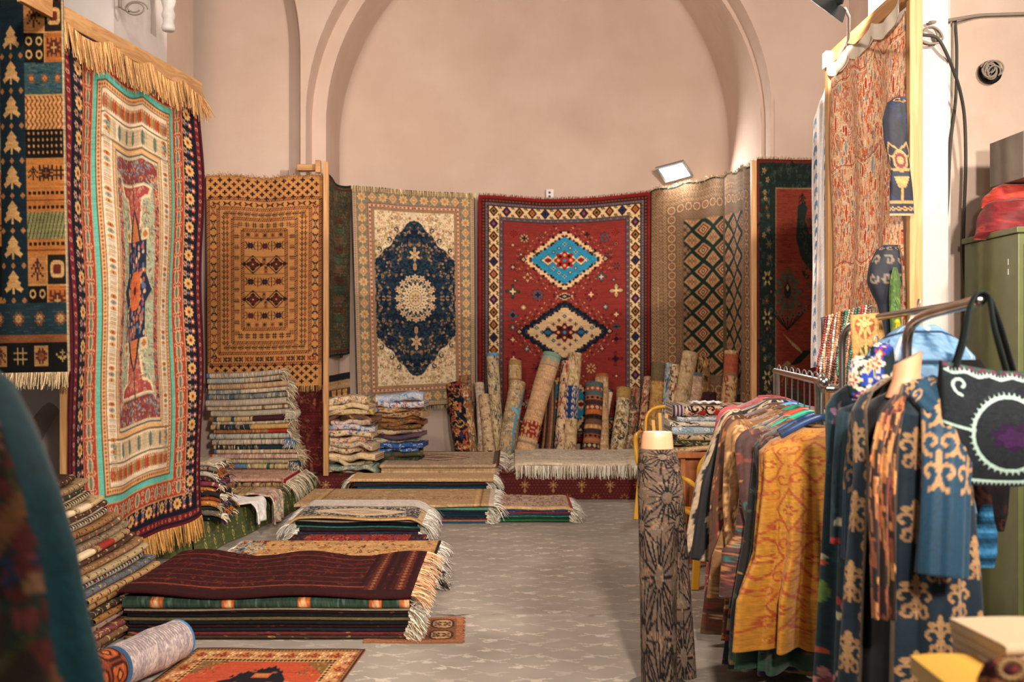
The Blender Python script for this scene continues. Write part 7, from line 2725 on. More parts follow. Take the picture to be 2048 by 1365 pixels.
def rail_rack(name, label, pts, r, ball=None, foot=None, legs=()):
    root = thing(name, label, 'clothes rack', (pts[0][0], pts[0][1], 0))
    p = np.array(pts, float)
    s = np.concatenate([[0], np.cumsum(np.linalg.norm(np.diff(p, axis=0), axis=1))])
    q = np.stack([np.interp(np.linspace(0, s[-1], 60), s, p[:, k]) for k in range(3)], 1)
    for _ in range(3):
        q[1:-1] = (q[:-2] + 2 * q[1:-1] + q[2:]) / 4
    m = Mb()
    m.tube(q, r, 12)
    m.build('rail', M_CHROME, root)
    if ball is not None:
        m = Mb()
        m.ball(ball[0], ball[1], seg=16, rings=10)
        m.build('ball_end', M_CHROME, root)
    for a, b in legs:
        m = Mb()
        m.tube([a, b], r * 1.1, 10)
        m.build('leg', M_CHROME, root)
    return root


def garments():
    # rack 1, running away from the camera
    RX = lambda y: 1.248 + (y - 4.0) * .137
    rail_rack('clothes_rack', 'low chrome clothes rack with the yellow and brown robes, ball end towards camera', [(RX(5.5), 5.5, 1.335), (RX(4.0), 4.0, 1.335)], .016, ((RX(3.99), 3.985, 1.335), .026),
              legs=(((RX(5.45), 5.45, 1.335), (RX(5.45), 5.45, .0)), ((RX(4.1), 4.1, 1.335), (RX(4.1) + .03, 4.1, .0)), ((RX(4.1) - .22, 4.12, .02), (RX(4.1) + .26, 4.12, .02)), ((RX(5.45) - .22, 5.45, .02), (RX(5.45) + .26, 5.45, .02)), ((1.26, 3.99, 1.31), (1.62, 3.9, 1.30))))
    HC = [plain('hanger_' + n, c, .35, 0, .03) for n, c in (('orange', 'd0532c'), ('blue', '2450b0'), ('sky', '4a90c8'), ('green', '2c9a78'), ('white', 'd4cdc4'), ('navy', '26406a'), ('red', 'b8402c'))]
    HN = ['orange', 'blue', 'sky blue', 'green', 'white', 'navy', 'red']

    def gy(c):
        for i in range(6):
            for j in range(5):
                x, y = 10 + i * 28 + (14 if j % 2 else 0), 14 + j * 40
                c.dia(x, y, 11, 19, '98441c')
                c.dia(x, y, 9, 16, 'b07a22')
                c.ros(x, y, 5, 6, '98441c', 'c08a2c')
                for q in (-1, 1):
                    c.spiral(x + q * 9, y + 14, 7, 1.6, '98441c', .9, 0, q)
                    c.spiral(x + q * 11, y - 13, 5, 1.4, '98441c', .9, 2, q)
        c.rect(0, 0, c.w, 8, 'a07038')

    def ikat(c, a='17171b', b='b49c80'):
        c.rect(0, 0, c.w, c.h, a)
        R = random.Random(6)
        for i in range(10):
            for j in range(13):
                x, y = i * 17 + 8, j * 16 + (8 if i % 2 else 0)
                c.dia(x, y, 6, 12, b)
                c.dia(x, y, 2, 5, '3a2c26')

    def redik(c):
        for i in range(7):
            for j in range(11):
                x, y = 10 + i * 24 + (12 if j % 2 else 0), 10 + j * 19
                c.ell(x, y, 9, 11, ['c0402c', '8a9070', 'b08a4a'][(i + j) % 3])
                c.ell(x, y, 5.5, 7.5, '20304e')
                c.ell(x, y, 3, 4.5, 'c0b088')

    G = [  # y, words, canvas, half shoulder, z neck, hem z, hem hw, hanger colour idx, yaw, left sleeve cuff px (x,y) or None, cuff r
        (5.33, 'rose pink paisley robe at the far end of the low rack', print_cv('b04a50', ['c8786c', 'a03c48', 'd0988a', '98344a'], 1, n=420), .24, 1.20, .04, .30, 0, .1, (1428, 1085), .06),
        (5.08, 'black and cream ikat robe second from the far end of the low rack', print_cv('17171b', ['b49c80'], 2, n=10, fn=ikat), .24, 1.20, .12, .28, 1, .1, (1402, 1120), .075),
        (4.86, 'brown and tan paisley robe third from the far end of the low rack', print_cv('5a3a28', ['b88a58', 'a86a3c', 'c8a070', '3a2420', '8a4a2c', '7a2c20'], 3, n=700), .25, 1.19, .07, .29, 2, .12, (1450, 1165), .06),
        (4.66, 'tan scroll printed robe in the middle of the low rack', print_cv('8a6038', ['b88c58', 'c49a64', '6a4024', '5a3420'], 4, n=600, curls=.6), .24, 1.18, .30, .28, 3, .15, (1488, 1150), .055),
        (4.47, 'red, blue and orange ikat robe fourth from the near end of the low rack', print_cv('20304e', ['c0402c'], 5, n=30, fn=redik), .23, 1.17, .05, .27, 6, .15, None, 0),
        (4.32, 'maroon and teal paisley robe third from the near end of the low rack', print_cv('4a2c28', ['2c6a68', 'a8623c', '7a3a2c', 'a87844', '3a2a28', '8a4a34'], 6, n=1100, rr=(1.2, 2.6)), .23, 1.165, .40, .27, 3, .2, (1540, 1120), .055),
        (4.17, 'black floral robe with green hem second from the near end of the low rack', print_cv('1c1c1a', ['3a4a3a', '6a4a34', 'a8784a', '2a3a4a', '7a2c2c'], 7, n=420, fn=lambda c: c.rect(0, c.h - 12, c.w, c.h, '1e4030')), .22, 1.16, .16, .27, 5, .25, None, 0),
        (4.03, 'mustard yellow robe with rust scroll print at the near end of the low rack', print_cv('ad7420', ['a4681c', '9a501c', 'b6822c'], 8, 170, 210, 260, fn=gy), .24, 1.15, .29, .30, 5, .3, None, .05),
    ]
    for k, (y, words, c, hs, zn, zh, hh, hc, yaw, cuff, cr_) in enumerate(G):
        x = RX(y) - (.03 if k == 7 else .05)
        r = thing('hanging_robe', words, 'robe', (x, y, zh), 'robes on the low rack')
        rows = [(zn, .055, .045, 0), (zn - .012, .10, .06, 0), (zn - .03, hs * .8, .075, .02), (zn - .07, hs, .085, .05), (zn - .22, hs * .96, .09, .22), (zn - .5, hs * 1.02, .10, .42), (zh + .2, hh, .11, .55), (zh, hh * 1.04, .115, .6)]
        ob, Pt = robe(r, 'body', (x, y), yaw, rows, c, .06, .30, 9 + k % 3, 1, M_SILK, k)
        ca, sa = math.cos(yaw), math.sin(yaw)
        sh = V3(x - hs * .9 * ca, y - hs * .9 * sa - .02, zn - .12)
        cs = Cv(50, 84, '000000')
        cs.a = c.a[20:104, 4:54].copy()
        if cuff:
            cf = P(cuff[0], cuff[1], y - .1)
            mid = (sh + cf) / 2 + V3(-.035, -.02, .03)
            sleeve(r, 'sleeve', [sh + V3(.05, 0, .03), sh, mid, cf], [.05, .075, cr_ * 1.05, cr_ * 1.15], cs, .5, None, k, .12)
        sr = V3(x + hs * .9 * ca, y + hs * .9 * sa - .02, zn - .12)
        sleeve(r, 'sleeve', [sr + V3(-.05, 0, .03), sr, sr + V3(.06, -.03, -.22), sr + V3(.07, -.05, -.45)], [.05, .075, .06, .065], cs, .5, None, k + 9, .12)
        m = Mb()
        a = np.linspace(0, 6.283, 24)
        m.tube(np.stack([x + .06 * np.cos(a) * ca - .045 * np.sin(a) * sa, y + .06 * np.cos(a) * sa + .045 * np.sin(a) * ca, zn - .002 + .004 * np.sin(a)], 1), .007, 6, c.a[0].mean(0) * .8, False)
        m.build('collar', M_SILK, r)
        hanger('%s plastic hanger of the %s' % (HN[hc], ' '.join(words.split(' robe')[0].split()[:4]) + ' robe'), RX(y), y, 1.352, HC[hc], yaw, hs * .78)
    # longer hems seen below the yellow robe
    # teal and pink flowered coat between the two racks
    def tp(c):
        R = random.Random(3)
        for i in range(26):
            x, y = R.uniform(0, c.w), R.uniform(0, c.h)
            c.ros(x, y, R.uniform(6, 11), 5, R.choice(['b87a78', 'c08a80', 'a06068', '7a5a74']), '7a3a44', .3, R.uniform(0, 3))
            c.ell(x + 9, y + 6, 3, 6, R.choice(['2a6a5a', '5a7a3a', '1e5a5a']))
        for i in range(40):
            x, y = R.uniform(0, c.w), R.uniform(c.h * .4, c.h)
            c.ell(x, y, 4, 1.8, R.choice(['c0c09a', 'a8342c', 'b8503a']))
        for i in range(26):
            c.spiral(R.uniform(c.w * .55, c.w), R.uniform(c.h * .2, c.h), 5, 1, '1e6a6a', 1, i, 1)
    y = 3.42
    x = X_(1752, y)
    r = thing('hanging_coat', 'dark teal coat with pink flowers hanging between yellow robe and blue coat', 'coat', (x, y, .1))
    cc = print_cv('12303a', ['1a4049', '0e222c'], 9, 160, 200, 300, fn=tp)
    robe(r, 'body', (x, y), -.75, [(1.37, .05, .045, 0), (1.355, .1, .06, 0), (1.33, .15, .075, .02), (1.29, .175, .085, .05), (1.1, .17, .09, .12), (.7, .18, .10, .2), (.15, .20, .115, .26)], cc, .06, .3, 9, 1, M_SILK, 21)
    cs = Cv(50, 84, '000000')
    cs.a = cc.a[20:104, 4:54].copy()
    p0 = P(1708, 836, 3.36)
    sleeve(r, 'sleeve', [p0 + V3(.06, .03, .03), p0, P(1696, 950, 3.32), P(1692, 1090, 3.3)], [.04, .05, .045, .048], cs, .6, None, 4, .1)
    hanger('dark hanger of the teal coat with pink flowers', x, y, 1.50, M_BLACK, -.75, .14)

    # blue ikat jacket under the upper rail
    def st(c):
        R = random.Random(2)
        for i in range(260):
            x_, y_ = R.uniform(0, c.w), R.uniform(0, c.h)
            c.line([(x_, y_), (x_ + R.uniform(-1, 1), y_ + R.uniform(4, 14))], 1.6, R.choice(['a8b4bc', '2c4a66', '88a0b4', 'c4c8c8', '1e3850', '6088a8']))
        for j in range(7):
            c.line([(0, 8 + j * 14), (c.w, 8 + j * 14)], 1.4, '22344a')
    y = 3.55
    x = X_(1838, y)
    r = thing('hanging_jacket', 'blue and white ikat jacket hanging behind the mannequin neck under the upper rail', 'jacket', (x, y, .75))
    robe(r, 'body', (x, y), -.2, [(1.555, .05, .045, 0), (1.545, .09, .06, 0), (1.52, .14, .075, .02), (1.47, .18, .085, .05), (1.3, .18, .09, .12), (.78, .2, .10, .2)], print_cv('6a8caa', ['8aa8be', '4a6a8a'], 9, 90, 90, 100, fn=st), .06, .45, 9, 1, M_WEAVE, 31)
    hanger('black hanger of the blue ikat jacket', x, y, 1.632, M_BLACK, -.2, .15)


def coat_mannequin():
    cx_, cy_ = 1.178, 2.95
    yaw = -1.05
    root = thing('mannequin', 'headless mannequin with skin coloured neck wearing the long blue coat', 'mannequin', (cx_, cy_, 0))
    m = Mb()
    nx_, ny_ = X_(1812, 2.92), 2.92
    a = np.arange(20) / 20 * 6.283
    rows = []
    for t in np.linspace(0, 1, 9):
        z = 1.335 + .115 * t
        r = .052 - .012 * min(1, t * 2)
        rows.append(np.stack([nx_ + r * np.cos(a) - .006 + .012 * t, ny_ + r * np.sin(a), z + .022 * np.cos(a + .3) * t], 1))
    m.grid(np.array(rows), cv=True)
    top = rows[-1]
    m.raw(np.concatenate([top, top.mean(0)[None]]), None, [[i, (i + 1) % 20, 20] for i in range(20)])
    m.build('neck', M_SKIN, root)
    m = Mb()
    m.lathe([(.05, 1.36), (.14, 1.31), (.15, 1.2), (.12, 1.0), (.15, .82), (.10, .76), (.02, .74)], (cx_, cy_, 0), 22, sx=1, sy=.62, rz=yaw)
    m.build('torso', M_SKIN, root)
    m = Mb()
    m.lathe([(.001, .004), (.15, .004), (.15, .016), (.02, .024), (.014, .03), (.014, .8)], (cx_, cy_, 0), 24)
    m.build('stand', M_GREY, root)
    # dark dress under the coat
    c = print_cv('0f1318', ['151a20', '0c0f14'], 3, 60, 60, 60)
    d = thing('dress', 'plain black dress worn on the mannequin under the long blue coat', 'dress', (cx_, cy_, .2))
    robe(d, 'body', (cx_, cy_), yaw, [(1.345, .055, .05, 0), (1.33, .12, .07, 0), (1.29, .15, .1, .02), (1.05, .13, .095, .04), (.8, .15, .11, .06), (.22, .17, .125, .1)], c, .06, .25, 8, 1, M_SILK, 3)

    # the coat
    def sc(c):
        R = random.Random(4)
        for j in range(12):
            for i in range(7):
                x, y = 14 + i * 34 + (17 if j % 2 else 0), 10 + j * 26
                if .72 < x / c.w < .93 and y > c.h * .3:
                    continue
                for sx in (-1, 1):
                    c.spiral(x + sx * 7, y, 7.5, 2.6, 'a88258', .95, 1.57, sx)
                    c.spiral(x + sx * 6, y + 11, 5, 2.2, '9a744e', .9, -1.57, -sx)
                    c.ell(x + sx * 6, y - 8, 3.5, 1.8, 'a88258')
                c.ell(x, y - 9, 2.6, 6, 'a88258')
                c.line([(x, y - 5), (x, y + 15)], 2.2, 'a88258')
    cc = print_cv('0b2231', ['0d293a', '091c2a'], 5, 230, 310, 120, fn=sc)  # body colour darkened to carry the shade on the coat
    cc.rect(0, 0, 3, 310, '5a4a38')
    cc.rect(227, 0, 230, 310, '5a4a38')
    r = thing('coat', 'long open teal blue coat with gold scroll print on the headless mannequin', 'coat', (cx_, cy_, .2))
    ob, Pt = robe(r, 'body', (cx_, cy_), yaw, [(1.39, .062, .055, 0), (1.375, .10, .075, 0), (1.35, .15, .105, .01), (1.30, .178, .125, .03), (1.1, .165, .125, .1), (.8, .185, .14, .16), (.2, .215, .16, .24)], cc, .06, .28, 7, 1, M_SILK, 11, open_front=.5)
    cs = Cv(90, 130, '0f3a52')  # same cloth as the body, in its lit teal
    for j in range(3):
        for i in range(4):
            x, y = 10 + i * 22 + (11 if j % 2 else 0), 50 + j * 17
            for sx in (-1, 1):
                cs.spiral(x + sx * 6, y, 7.5, 2.6, 'a88258', .95, 1.57, sx)
            cs.ell(x, y - 8, 2.2, 5, 'a88258')
    for i in range(5):
        cs.spiral(8 + i * 18, 9, 7, 2.4, 'a88258', .95, 1, 1)
    cs.grain(4, .05, .02)
    p0 = P(1893, 812, 2.78)
    sleeve(r, 'sleeve', [p0 + V3(-.05, .05, .05), p0, P(1890, 960, 2.73), P(1882, 1152, 2.70)], [.05, .066, .06, .064], cs, .75, None, 5, .07)
    p1 = P(1738, 836, 3.1)
    sleeve(r, 'sleeve', [p1 + V3(.06, -.03, .03), p1, P(1722, 960, 3.13), P(1718, 1120, 3.14)], [.05, .055, .05, .05], cs, .75, None, 6, .07)
    # ikat scarf hanging down the front
    c = Cv(26, 120, '2a1a14')
    R = random.Random(8)
    for i in range(170):
        x, y = R.uniform(0, 26), R.uniform(0, 120)
        c.line([(x, y), (x + R.uniform(-2, 2), y + R.uniform(6, 18))], R.uniform(1, 2.4), R.choice(['b0703c', 'c08a50', '1a1210', '8a4a28', '14100f', '7a2a20']))
    c.grain(4, .06, .03)
    s = np.linspace(0, 1, 120)
    v = np.linspace(-1, 1, 26)
    S, Vv = np.meshgrid(s, v, indexing='ij')
    ctr = np.array([P(px, py, Y) for px, py, Y in ((1800, 790, 2.855), (1782, 830, 2.80), (1768, 900, 2.775), (1762, 1000, 2.765), (1766, 1130, 2.755), (1768, 1240, 2.75))])
    t0 = np.linspace(0, 1, len(ctr))
    C3 = np.stack([np.interp(s, t0, ctr[:, k]) for k in range(3)], 1)
    wd = np.interp(s, [0, .15, .5, 1], [.02, .036, .036, .03])
    Pt = np.stack([C3[:, 0][:, None] + Vv * wd[:, None] * .9, C3[:, 1][:, None] + .010 * np.sin(Vv * 8 + S * 4) - .25 * Vv * wd[:, None], np.repeat(C3[:, 2][:, None], 26, 1)], -1)
    m = Mb()
    m.grid(Pt, c.a)
    tag(m.build('scarf', M_SILK, None, True, .004), 'orange and black ikat scarf hanging down the front of the blue coat', 'scarf')


def racks_and_bags():
    rail_rack('clothes_rack', 'chrome rack pipe bending right above the necklaces carrying the medallion belt', [P(1684, 1300, 3.85), P(1684, 760, 3.85), P(1684, 668, 3.85), P(1694, 650, 3.83), P(1760, 634, 3.7), P(1905, 611, 3.4)], .013, None,
              legs=((tuple(P(1684, 1300, 3.85)), (P(1684, 1300, 3.85)[0], 3.85, 0.0)),))
    pb_ = P(1957, 601, 2.82)
    rail_rack('clothes_rack', 'front chrome rack pipe with a shiny ball end carrying the black shoulder bag', [P(1813, 1330, 3.2), P(1813, 760, 3.2), P(1813, 672, 3.2), P(1820, 648, 3.18), P(1850, 630, 3.1), P(1950, 604, 2.84)], .016, (pb_, .021),
              legs=((tuple(P(1813, 1330, 3.2)), (P(1813, 1330, 3.2)[0], 3.2, 0.0)),))
    # shoulder bag
    Y = 2.74
    c = Cv(170, 170, '22262a')
    c.floral(0, 0, 170, 170, 300, ['262b30', '1d2125'], 2, 5, 2, .0)
    c.rect(0, 0, 170, 7, '5a3a48')
    for i in range(9):
        c.rect(8 + i * 19, 0, 17 + i * 19, 4, '2a5a4a')
    pale = 'a8c4b8'

    def jag(pts, wd):
        c.line(pts, wd, pale)
        for (x, y), (x2, y2) in zip(pts[:-1], pts[1:]):
            mx_, my_ = (x + x2) / 2, (y + y2) / 2
            dx, dy = x2 - x, y2 - y
            L = math.hypot(dx, dy) or 1
            c.poly([(mx_ - dx / L * 2, my_ - dy / L * 2), (mx_ + dx / L * 2, my_ + dy / L * 2), (mx_ - dy / L * (wd + 3), my_ + dx / L * (wd + 3))], pale)
    cx_, cy_ = 98, 92
    pts = [(cx_ + (50 - 6 * math.cos(a)) * math.cos(a), cy_ + 54 * math.sin(a)) for a in np.linspace(0, 6.283, 44)]
    jag(pts[::-1], 5)
    c.ros(cx_ + 5, cy_ + 4, 36, 7, '2c1b34', None, .1, .2, .6)
    c.ros(cx_ + 2, cy_ + 6, 22, 5, '3a2044', None, .15, .5, .7)
    jag([(4 + i * 6, 12 + 2 * math.sin(i)) for i in range(28)][::-1], 4)
    jag([(4 + i * 6, 162) for i in range(28)], 3)
    for x, y, s_ in ((24, 30, 1), (150, 34, -1), (34, 138, -1), (152, 140, 1)):
        c.spiral(x, y, 14, 4, pale, .9, 1.5 if s_ > 0 else 4.5, s_)
    c.rect(0, 88, 46, 92, pale)
    c.grain(3, .07, .04)
    root = thing('shoulder_bag', 'black shoulder bag with a pale jagged oval and purple centre hanging at right', 'bag', tuple(P(1978, 970, Y)))
    u, v = np.linspace(0, 1, 170), np.linspace(0, 1, 170)
    U, Vv = np.meshgrid(u, v)
    pl = P(1884, 722, Y)
    wid, ht = .30, .345
    bul = .045 * np.sin(U * math.pi) ** .5 * np.sin(np.clip(Vv, .0, 1) * math.pi * .9 + .15) + .01 * np.sin(U * 7 + Vv * 3)
    Xb = pl[0] + U * wid * (1 + .05 * Vv) - .005 * np.sin(Vv * 3)
    Zb = pl[2] - Vv * ht - .012 * np.sin(U * math.pi) * (1 - Vv) - .03 * U * (1 - Vv) + .035 * (np.abs(U - .5) * 2) ** 3 * Vv
    m = Mb()
    m.grid(np.stack([Xb, Y - bul, Zb], -1), c.a)
    k = slice(None, None, 13)
    m.grid(np.stack([Xb, Y + .02 + bul * .8, Zb], -1)[k, k][:, ::-1], '181b1e')
    for sl in (np.s_[:, 0], np.s_[:, -1], np.s_[-1, :]):
        a, b = np.stack([Xb, Y - bul, Zb], -1)[sl], np.stack([Xb, Y + .02 + bul * .8, Zb], -1)[sl]
        m.grid(np.stack([a, b], 0), '1b1f22')
    m.build('pouch', M_WEAVE, root)
    for k, (xa, xb, dy_) in enumerate(((1912, 2012, -.03), (1906, 2026, .035))):
        m = Mb()
        ctl = np.array([P(xa, 735, Y + dy_), P(xa + 18, 680, Y + dy_), P(1938, 618, Y + .05), P(1950, 590, Y + .06), P(1966, 584, Y + .06), P(1980, 598, Y + .06), P(xb - 26, 650, Y + dy_), P(xb, 742, Y + dy_)])
        t = np.linspace(0, 1, 40)
        q = np.stack([np.interp(t, np.linspace(0, 1, len(ctl)), ctl[:, j]) for j in range(3)], 1)
        for _ in range(3):
            q[1:-1] = (q[:-2] + 2 * q[1:-1] + q[2:]) / 4
        m.tube(q, .016, 8, '1c2423' if k == 0 else '16191c', flat=.3)
        m.build('strap', M_WEAVE, root)
    # dark bag behind it and the blue knitted pouch underneath
    c = print_cv('1a1718', ['3a2420', '241c1c', '4a2e26'], 4, 40, 40, 80)
    loft('dark_bag', '', 'dark maroon patterned bag hanging below the black shoulder bag', 'bag', [(720, 1905, 1960), (800, 1900, 2010), (960, 1940, 2020), (1030, 1955, 2016), (1064, 1975, 2008)], 3.05, c, .35, M_WEAVE, 4, .05)
    c = Cv(30, 30, '24567a')
    for j in range(8):
        c.line([(0, j * 4 + 1), (30, j * 4 + 1)], 1.3, '3a7aa4' if j % 2 else '16384e')
    c.grain(3, .1, .05)
    loft('knitted_pouch', '', 'small blue knitted pouch hanging beside the hem of the blue coat', 'pouch', [(1010, 1962, 1985), (1040, 1952, 1988), (1070, 1950, 1996), (1110, 1950, 1994), (1136, 1955, 1988)], 3.02, c, .3, M_WEAVE, 5, .05)
    # belt with medallions over the rail
    c = Cv(40, 100, 'a8824e')
    c.band(0, 3, '8a6a3c')
    for j in range(4):
        y = 13 + j * 26
        c.ell(20, y, 14, 11, '4a4a28' if j % 2 else '8a4a30')
        c.ros(20, y, 12, 8, 'b89a62', '6a5a30', .25)
        c.ell(20, y, 4, 3.5, 'c8a870')
    c.grain(5, .08, .05)
    s = np.linspace(0, 1, 100)
    v = np.linspace(-1, 1, 40)
    ctr = np.array([P(1745, 690, 3.80), P(1735, 640, 3.79), P(1731, 630, 3.76), P(1728, 630, 3.72), P(1729, 650, 3.70), P(1732, 700, 3.69), P(1738, 780, 3.69)])
    t0 = np.linspace(0, 1, len(ctr))
    C3 = np.stack([np.interp(s, t0, ctr[:, k]) for k in range(3)], 1)
    Pt = C3[:, None] + np.stack([v * .048, -.012 * v, .004 * v], 1)[None]
    m = Mb()
    m.grid(Pt, c.a)
    tag(m.build('belt', M_WEAVE, None, True, .006), 'gold embroidered belt with round medallions draped over the rear rack pipe', 'belt')
    # beaded flowered caps
    def fl(seed):
        c = Cv(50, 44, '1c2a2c')
        R = random.Random(seed)
        for i in range(18):
            x, y = R.uniform(0, 50), R.uniform(0, 36)
            c.ros(x, y, R.uniform(5, 8), 5, R.choice(['c8b8a0', 'd0c8b8', '2440a0']), None, .25)
            c.ros(x, y, 4, 5, R.choice(['a83a2c', 'b8502e', '8a2030', '2c4a9a']), 'd0b890', .3)
        for i in range(17):
            c.sup(i * 3 + 1, 40, 1.2, 1.5, 'c8c4c8' if i % 2 else 'b06a90')
        return c
    loft('embroidered_hat', '', 'upper flowered hat with red and blue blossoms, behind the mannequin neck', 'hat', [(686, 1752, 1775), (695, 1742, 1786), (730, 1738, 1790), (765, 1738, 1788), (780, 1744, 1780)], 3.28, fl(3), .7, M_WEAVE, 6, .03)
    loft('embroidered_hat', '', 'lower flowered hat with beaded rim, left of the mannequin neck', 'hat', [(712, 1712, 1738), (722, 1702, 1748), (760, 1694, 1752), (790, 1697, 1748), (804, 1706, 1738)], 3.25, fl(7), .7, M_WEAVE, 7, .03)
    # necklaces
    m = Mb()
    m.tube([P(1642, 640, 4.5), P(1745, 612, 4.42)], .01, 8)
    for px in (1646, 1740):
        q = P(px, 640 - (px - 1642) * .27, 4.46)
        m.tube([q, (q[0], q[1] + .05, 0)], .009, 8)
    tag(m.build('necklace_stand', M_CHROME, None, True), 'thin stand with a bar from which the bead necklaces hang', 'stand')
    NC = [('7a2a24', 'dark red'), ('d8d0c8', 'white pearl'), ('b08a5c', 'amber'), ('8a3a2c', 'rust'), ('c8c0b8', 'grey pearl'), ('a8703c', 'honey'), ('4a2c24', 'dark brown'), ('2e8a74', 'turquoise'), ('b89a74', 'sand'), ('5a6a5a', 'grey green'), ('c07a5a', 'coral'), ('2a6a58', 'green'), ('8a7460', 'taupe'), ('b83a2c', 'red'), ('d0c4b0', 'cream'), ('6a4a3a', 'brown')]
    for k, (cc, nm) in enumerate(NC):
        px = 1650 + k * 5.6
        t_ = P(px, 640 - (px - 1642) * .27, 4.44)
        L = .30 + .05 * math.sin(k * 2.3)
        m = Mb()
        R = random.Random(k)
        for sgn in (-1, 1):
            nb = 30
            for i in range(nb):
                s_ = i / (nb - 1)
                xx = t_[0] + sgn * (.004 + .012 * math.sin(s_ * 1.57)) * (1 - .6 * s_ ** 6) - .035 * s_ + .004 * math.sin(s_ * 6 + k)
                m.ball((xx, t_[1] - .012 - .012 * abs(sgn - 1) / 2 - .006 * math.sin(s_ * 3), t_[2] + .008 - L * s_), .0062 * R.uniform(.8, 1.15), H(cc) * R.uniform(.7, 1.15), 6, 4)
        tag(m.build('bead_necklace', M_BEAD, None, True), '%s bead necklace, %s' % (nm, ('leftmost strand on the bar' if k == 0 else 'rightmost strand on the bar' if k == 15 else '%s strand from the %s of the bar' % ((ORD[k + 1], 'left') if k < 8 else (ORD[16 - k], 'right')))), 'necklace', 'bead necklaces on the bar')
    # velvet caps pinned on the timber frame
    def vel(a=True):
        c = Cv(60, 110, '171c2c')
        c.floral(0, 0, 60, 110, 90, ['1e2640', '12151f'], 2, 5, 4, 0)
        if a:
            c.spiral(28, 10, 7, 1.8, 'a8844e', .9, 1, 1)
            c.spiral(36, 14, 5, 1.6, 'a8844e', .9, 3, -1)
            for sx in (-1, 1):
                for q in range(3):
                    c.line([(30, 62 + q * 8), (30 + sx * (8 + q * 2), 56 + q * 10), (30 + sx * (12 + q), 64 + q * 10)], 1.6, 'a8844e')
            c.ell(30, 70, 7.5, 8, 'a8844e')
            c.ell(30, 70, 5.5, 6, '6a2430')
            c.ell(30, 70, 3, 3.4, 'a8844e')
            c.poly([(23, 82), (37, 82), (33, 90), (27, 90)], 'b08c52')
            c.line([(30, 90), (30, 98)], 1.8, 'a8844e')
            c.line([(0, 100), (60, 100)], 1.5, 'a8844e')
            for i in range(12):
                c.spiral(i * 5 + 2, 104, 2.2, 1, 'a8844e', .8, 0, 1)
            c.rect(0, 108, 60, 110, 'b0906a')
        c.grain(3, .06, .03)
        return c
    loft('velvet_hat', '', 'tall dark blue velvet hat with gold urn embroidery pinned to the near frame upright', 'hat', [(193, 1793, 1812), (205, 1775, 1813), (240, 1765, 1814), (285, 1768, 1816), (330, 1779, 1820), (380, 1779, 1826), (432, 1779, 1829)], 4.93, vel(), .35, M_SILK, 8, .05)
    c = Cv(50, 60, '151a26')
    for i in range(9):
        c.spiral(18 + (i % 3) * 7, 6 + (i // 3) * 9, 3, 1.2, '7a6a58', .9, i, 1)
    c.rect(33, 0, 37, 40, 'a08a62')
    for i in range(9):
        c.rect(34, i * 4 + 1, 36, i * 4 + 3, '3a2e28')
    c.grain(3, .06, .03)
    loft('velvet_hood', '', 'dark velvet hood with a gold trim band below the tall velvet hat', 'hood', [(490, 1768, 1797), (500, 1752, 1801), (530, 1738, 1804), (565, 1733, 1806), (590, 1744, 1800), (610, 1755, 1792), (650, 1762, 1788), (720, 1763, 1780)], 5.06, c, .5, M_SILK, 9, .05)
    c = print_cv('3e5a22', ['4a6a2a', '2e4a1c', '5a7a34'], 5, 30, 50, 60)
    loft('green_scarf', '', 'moss green scarf hanging out of the dark velvet hood', 'scarf', [(535, 1786, 1794), (560, 1780, 1800), (600, 1778, 1801), (650, 1780, 1803), (720, 1784, 1804)], 5.0, c, .5, M_SILK, 3, .1)
    tp_ = P(1790, 642, 3.62)
    r = thing('tassel', 'bright yellow tassel hanging from the rear rack pipe', 'tassel', tuple(tp_))
    m = Mb()
    m.ball(tp_ + V3(0, -.02, -.005), .011, 'b8a824', 8, 6)
    m.build('knot', M_FRINGE, r)
    fringe('threads', np.tile(tp_ + V3(0, -.02, -.01), (70, 1)) + np.random.RandomState(3).randn(70, 3) * .004, np.tile(V3(0, 0, -1), (70, 1)) + np.random.RandomState(4).randn(70, 3) * .2, .09, r, 'b0a428', .004, .5, .1)


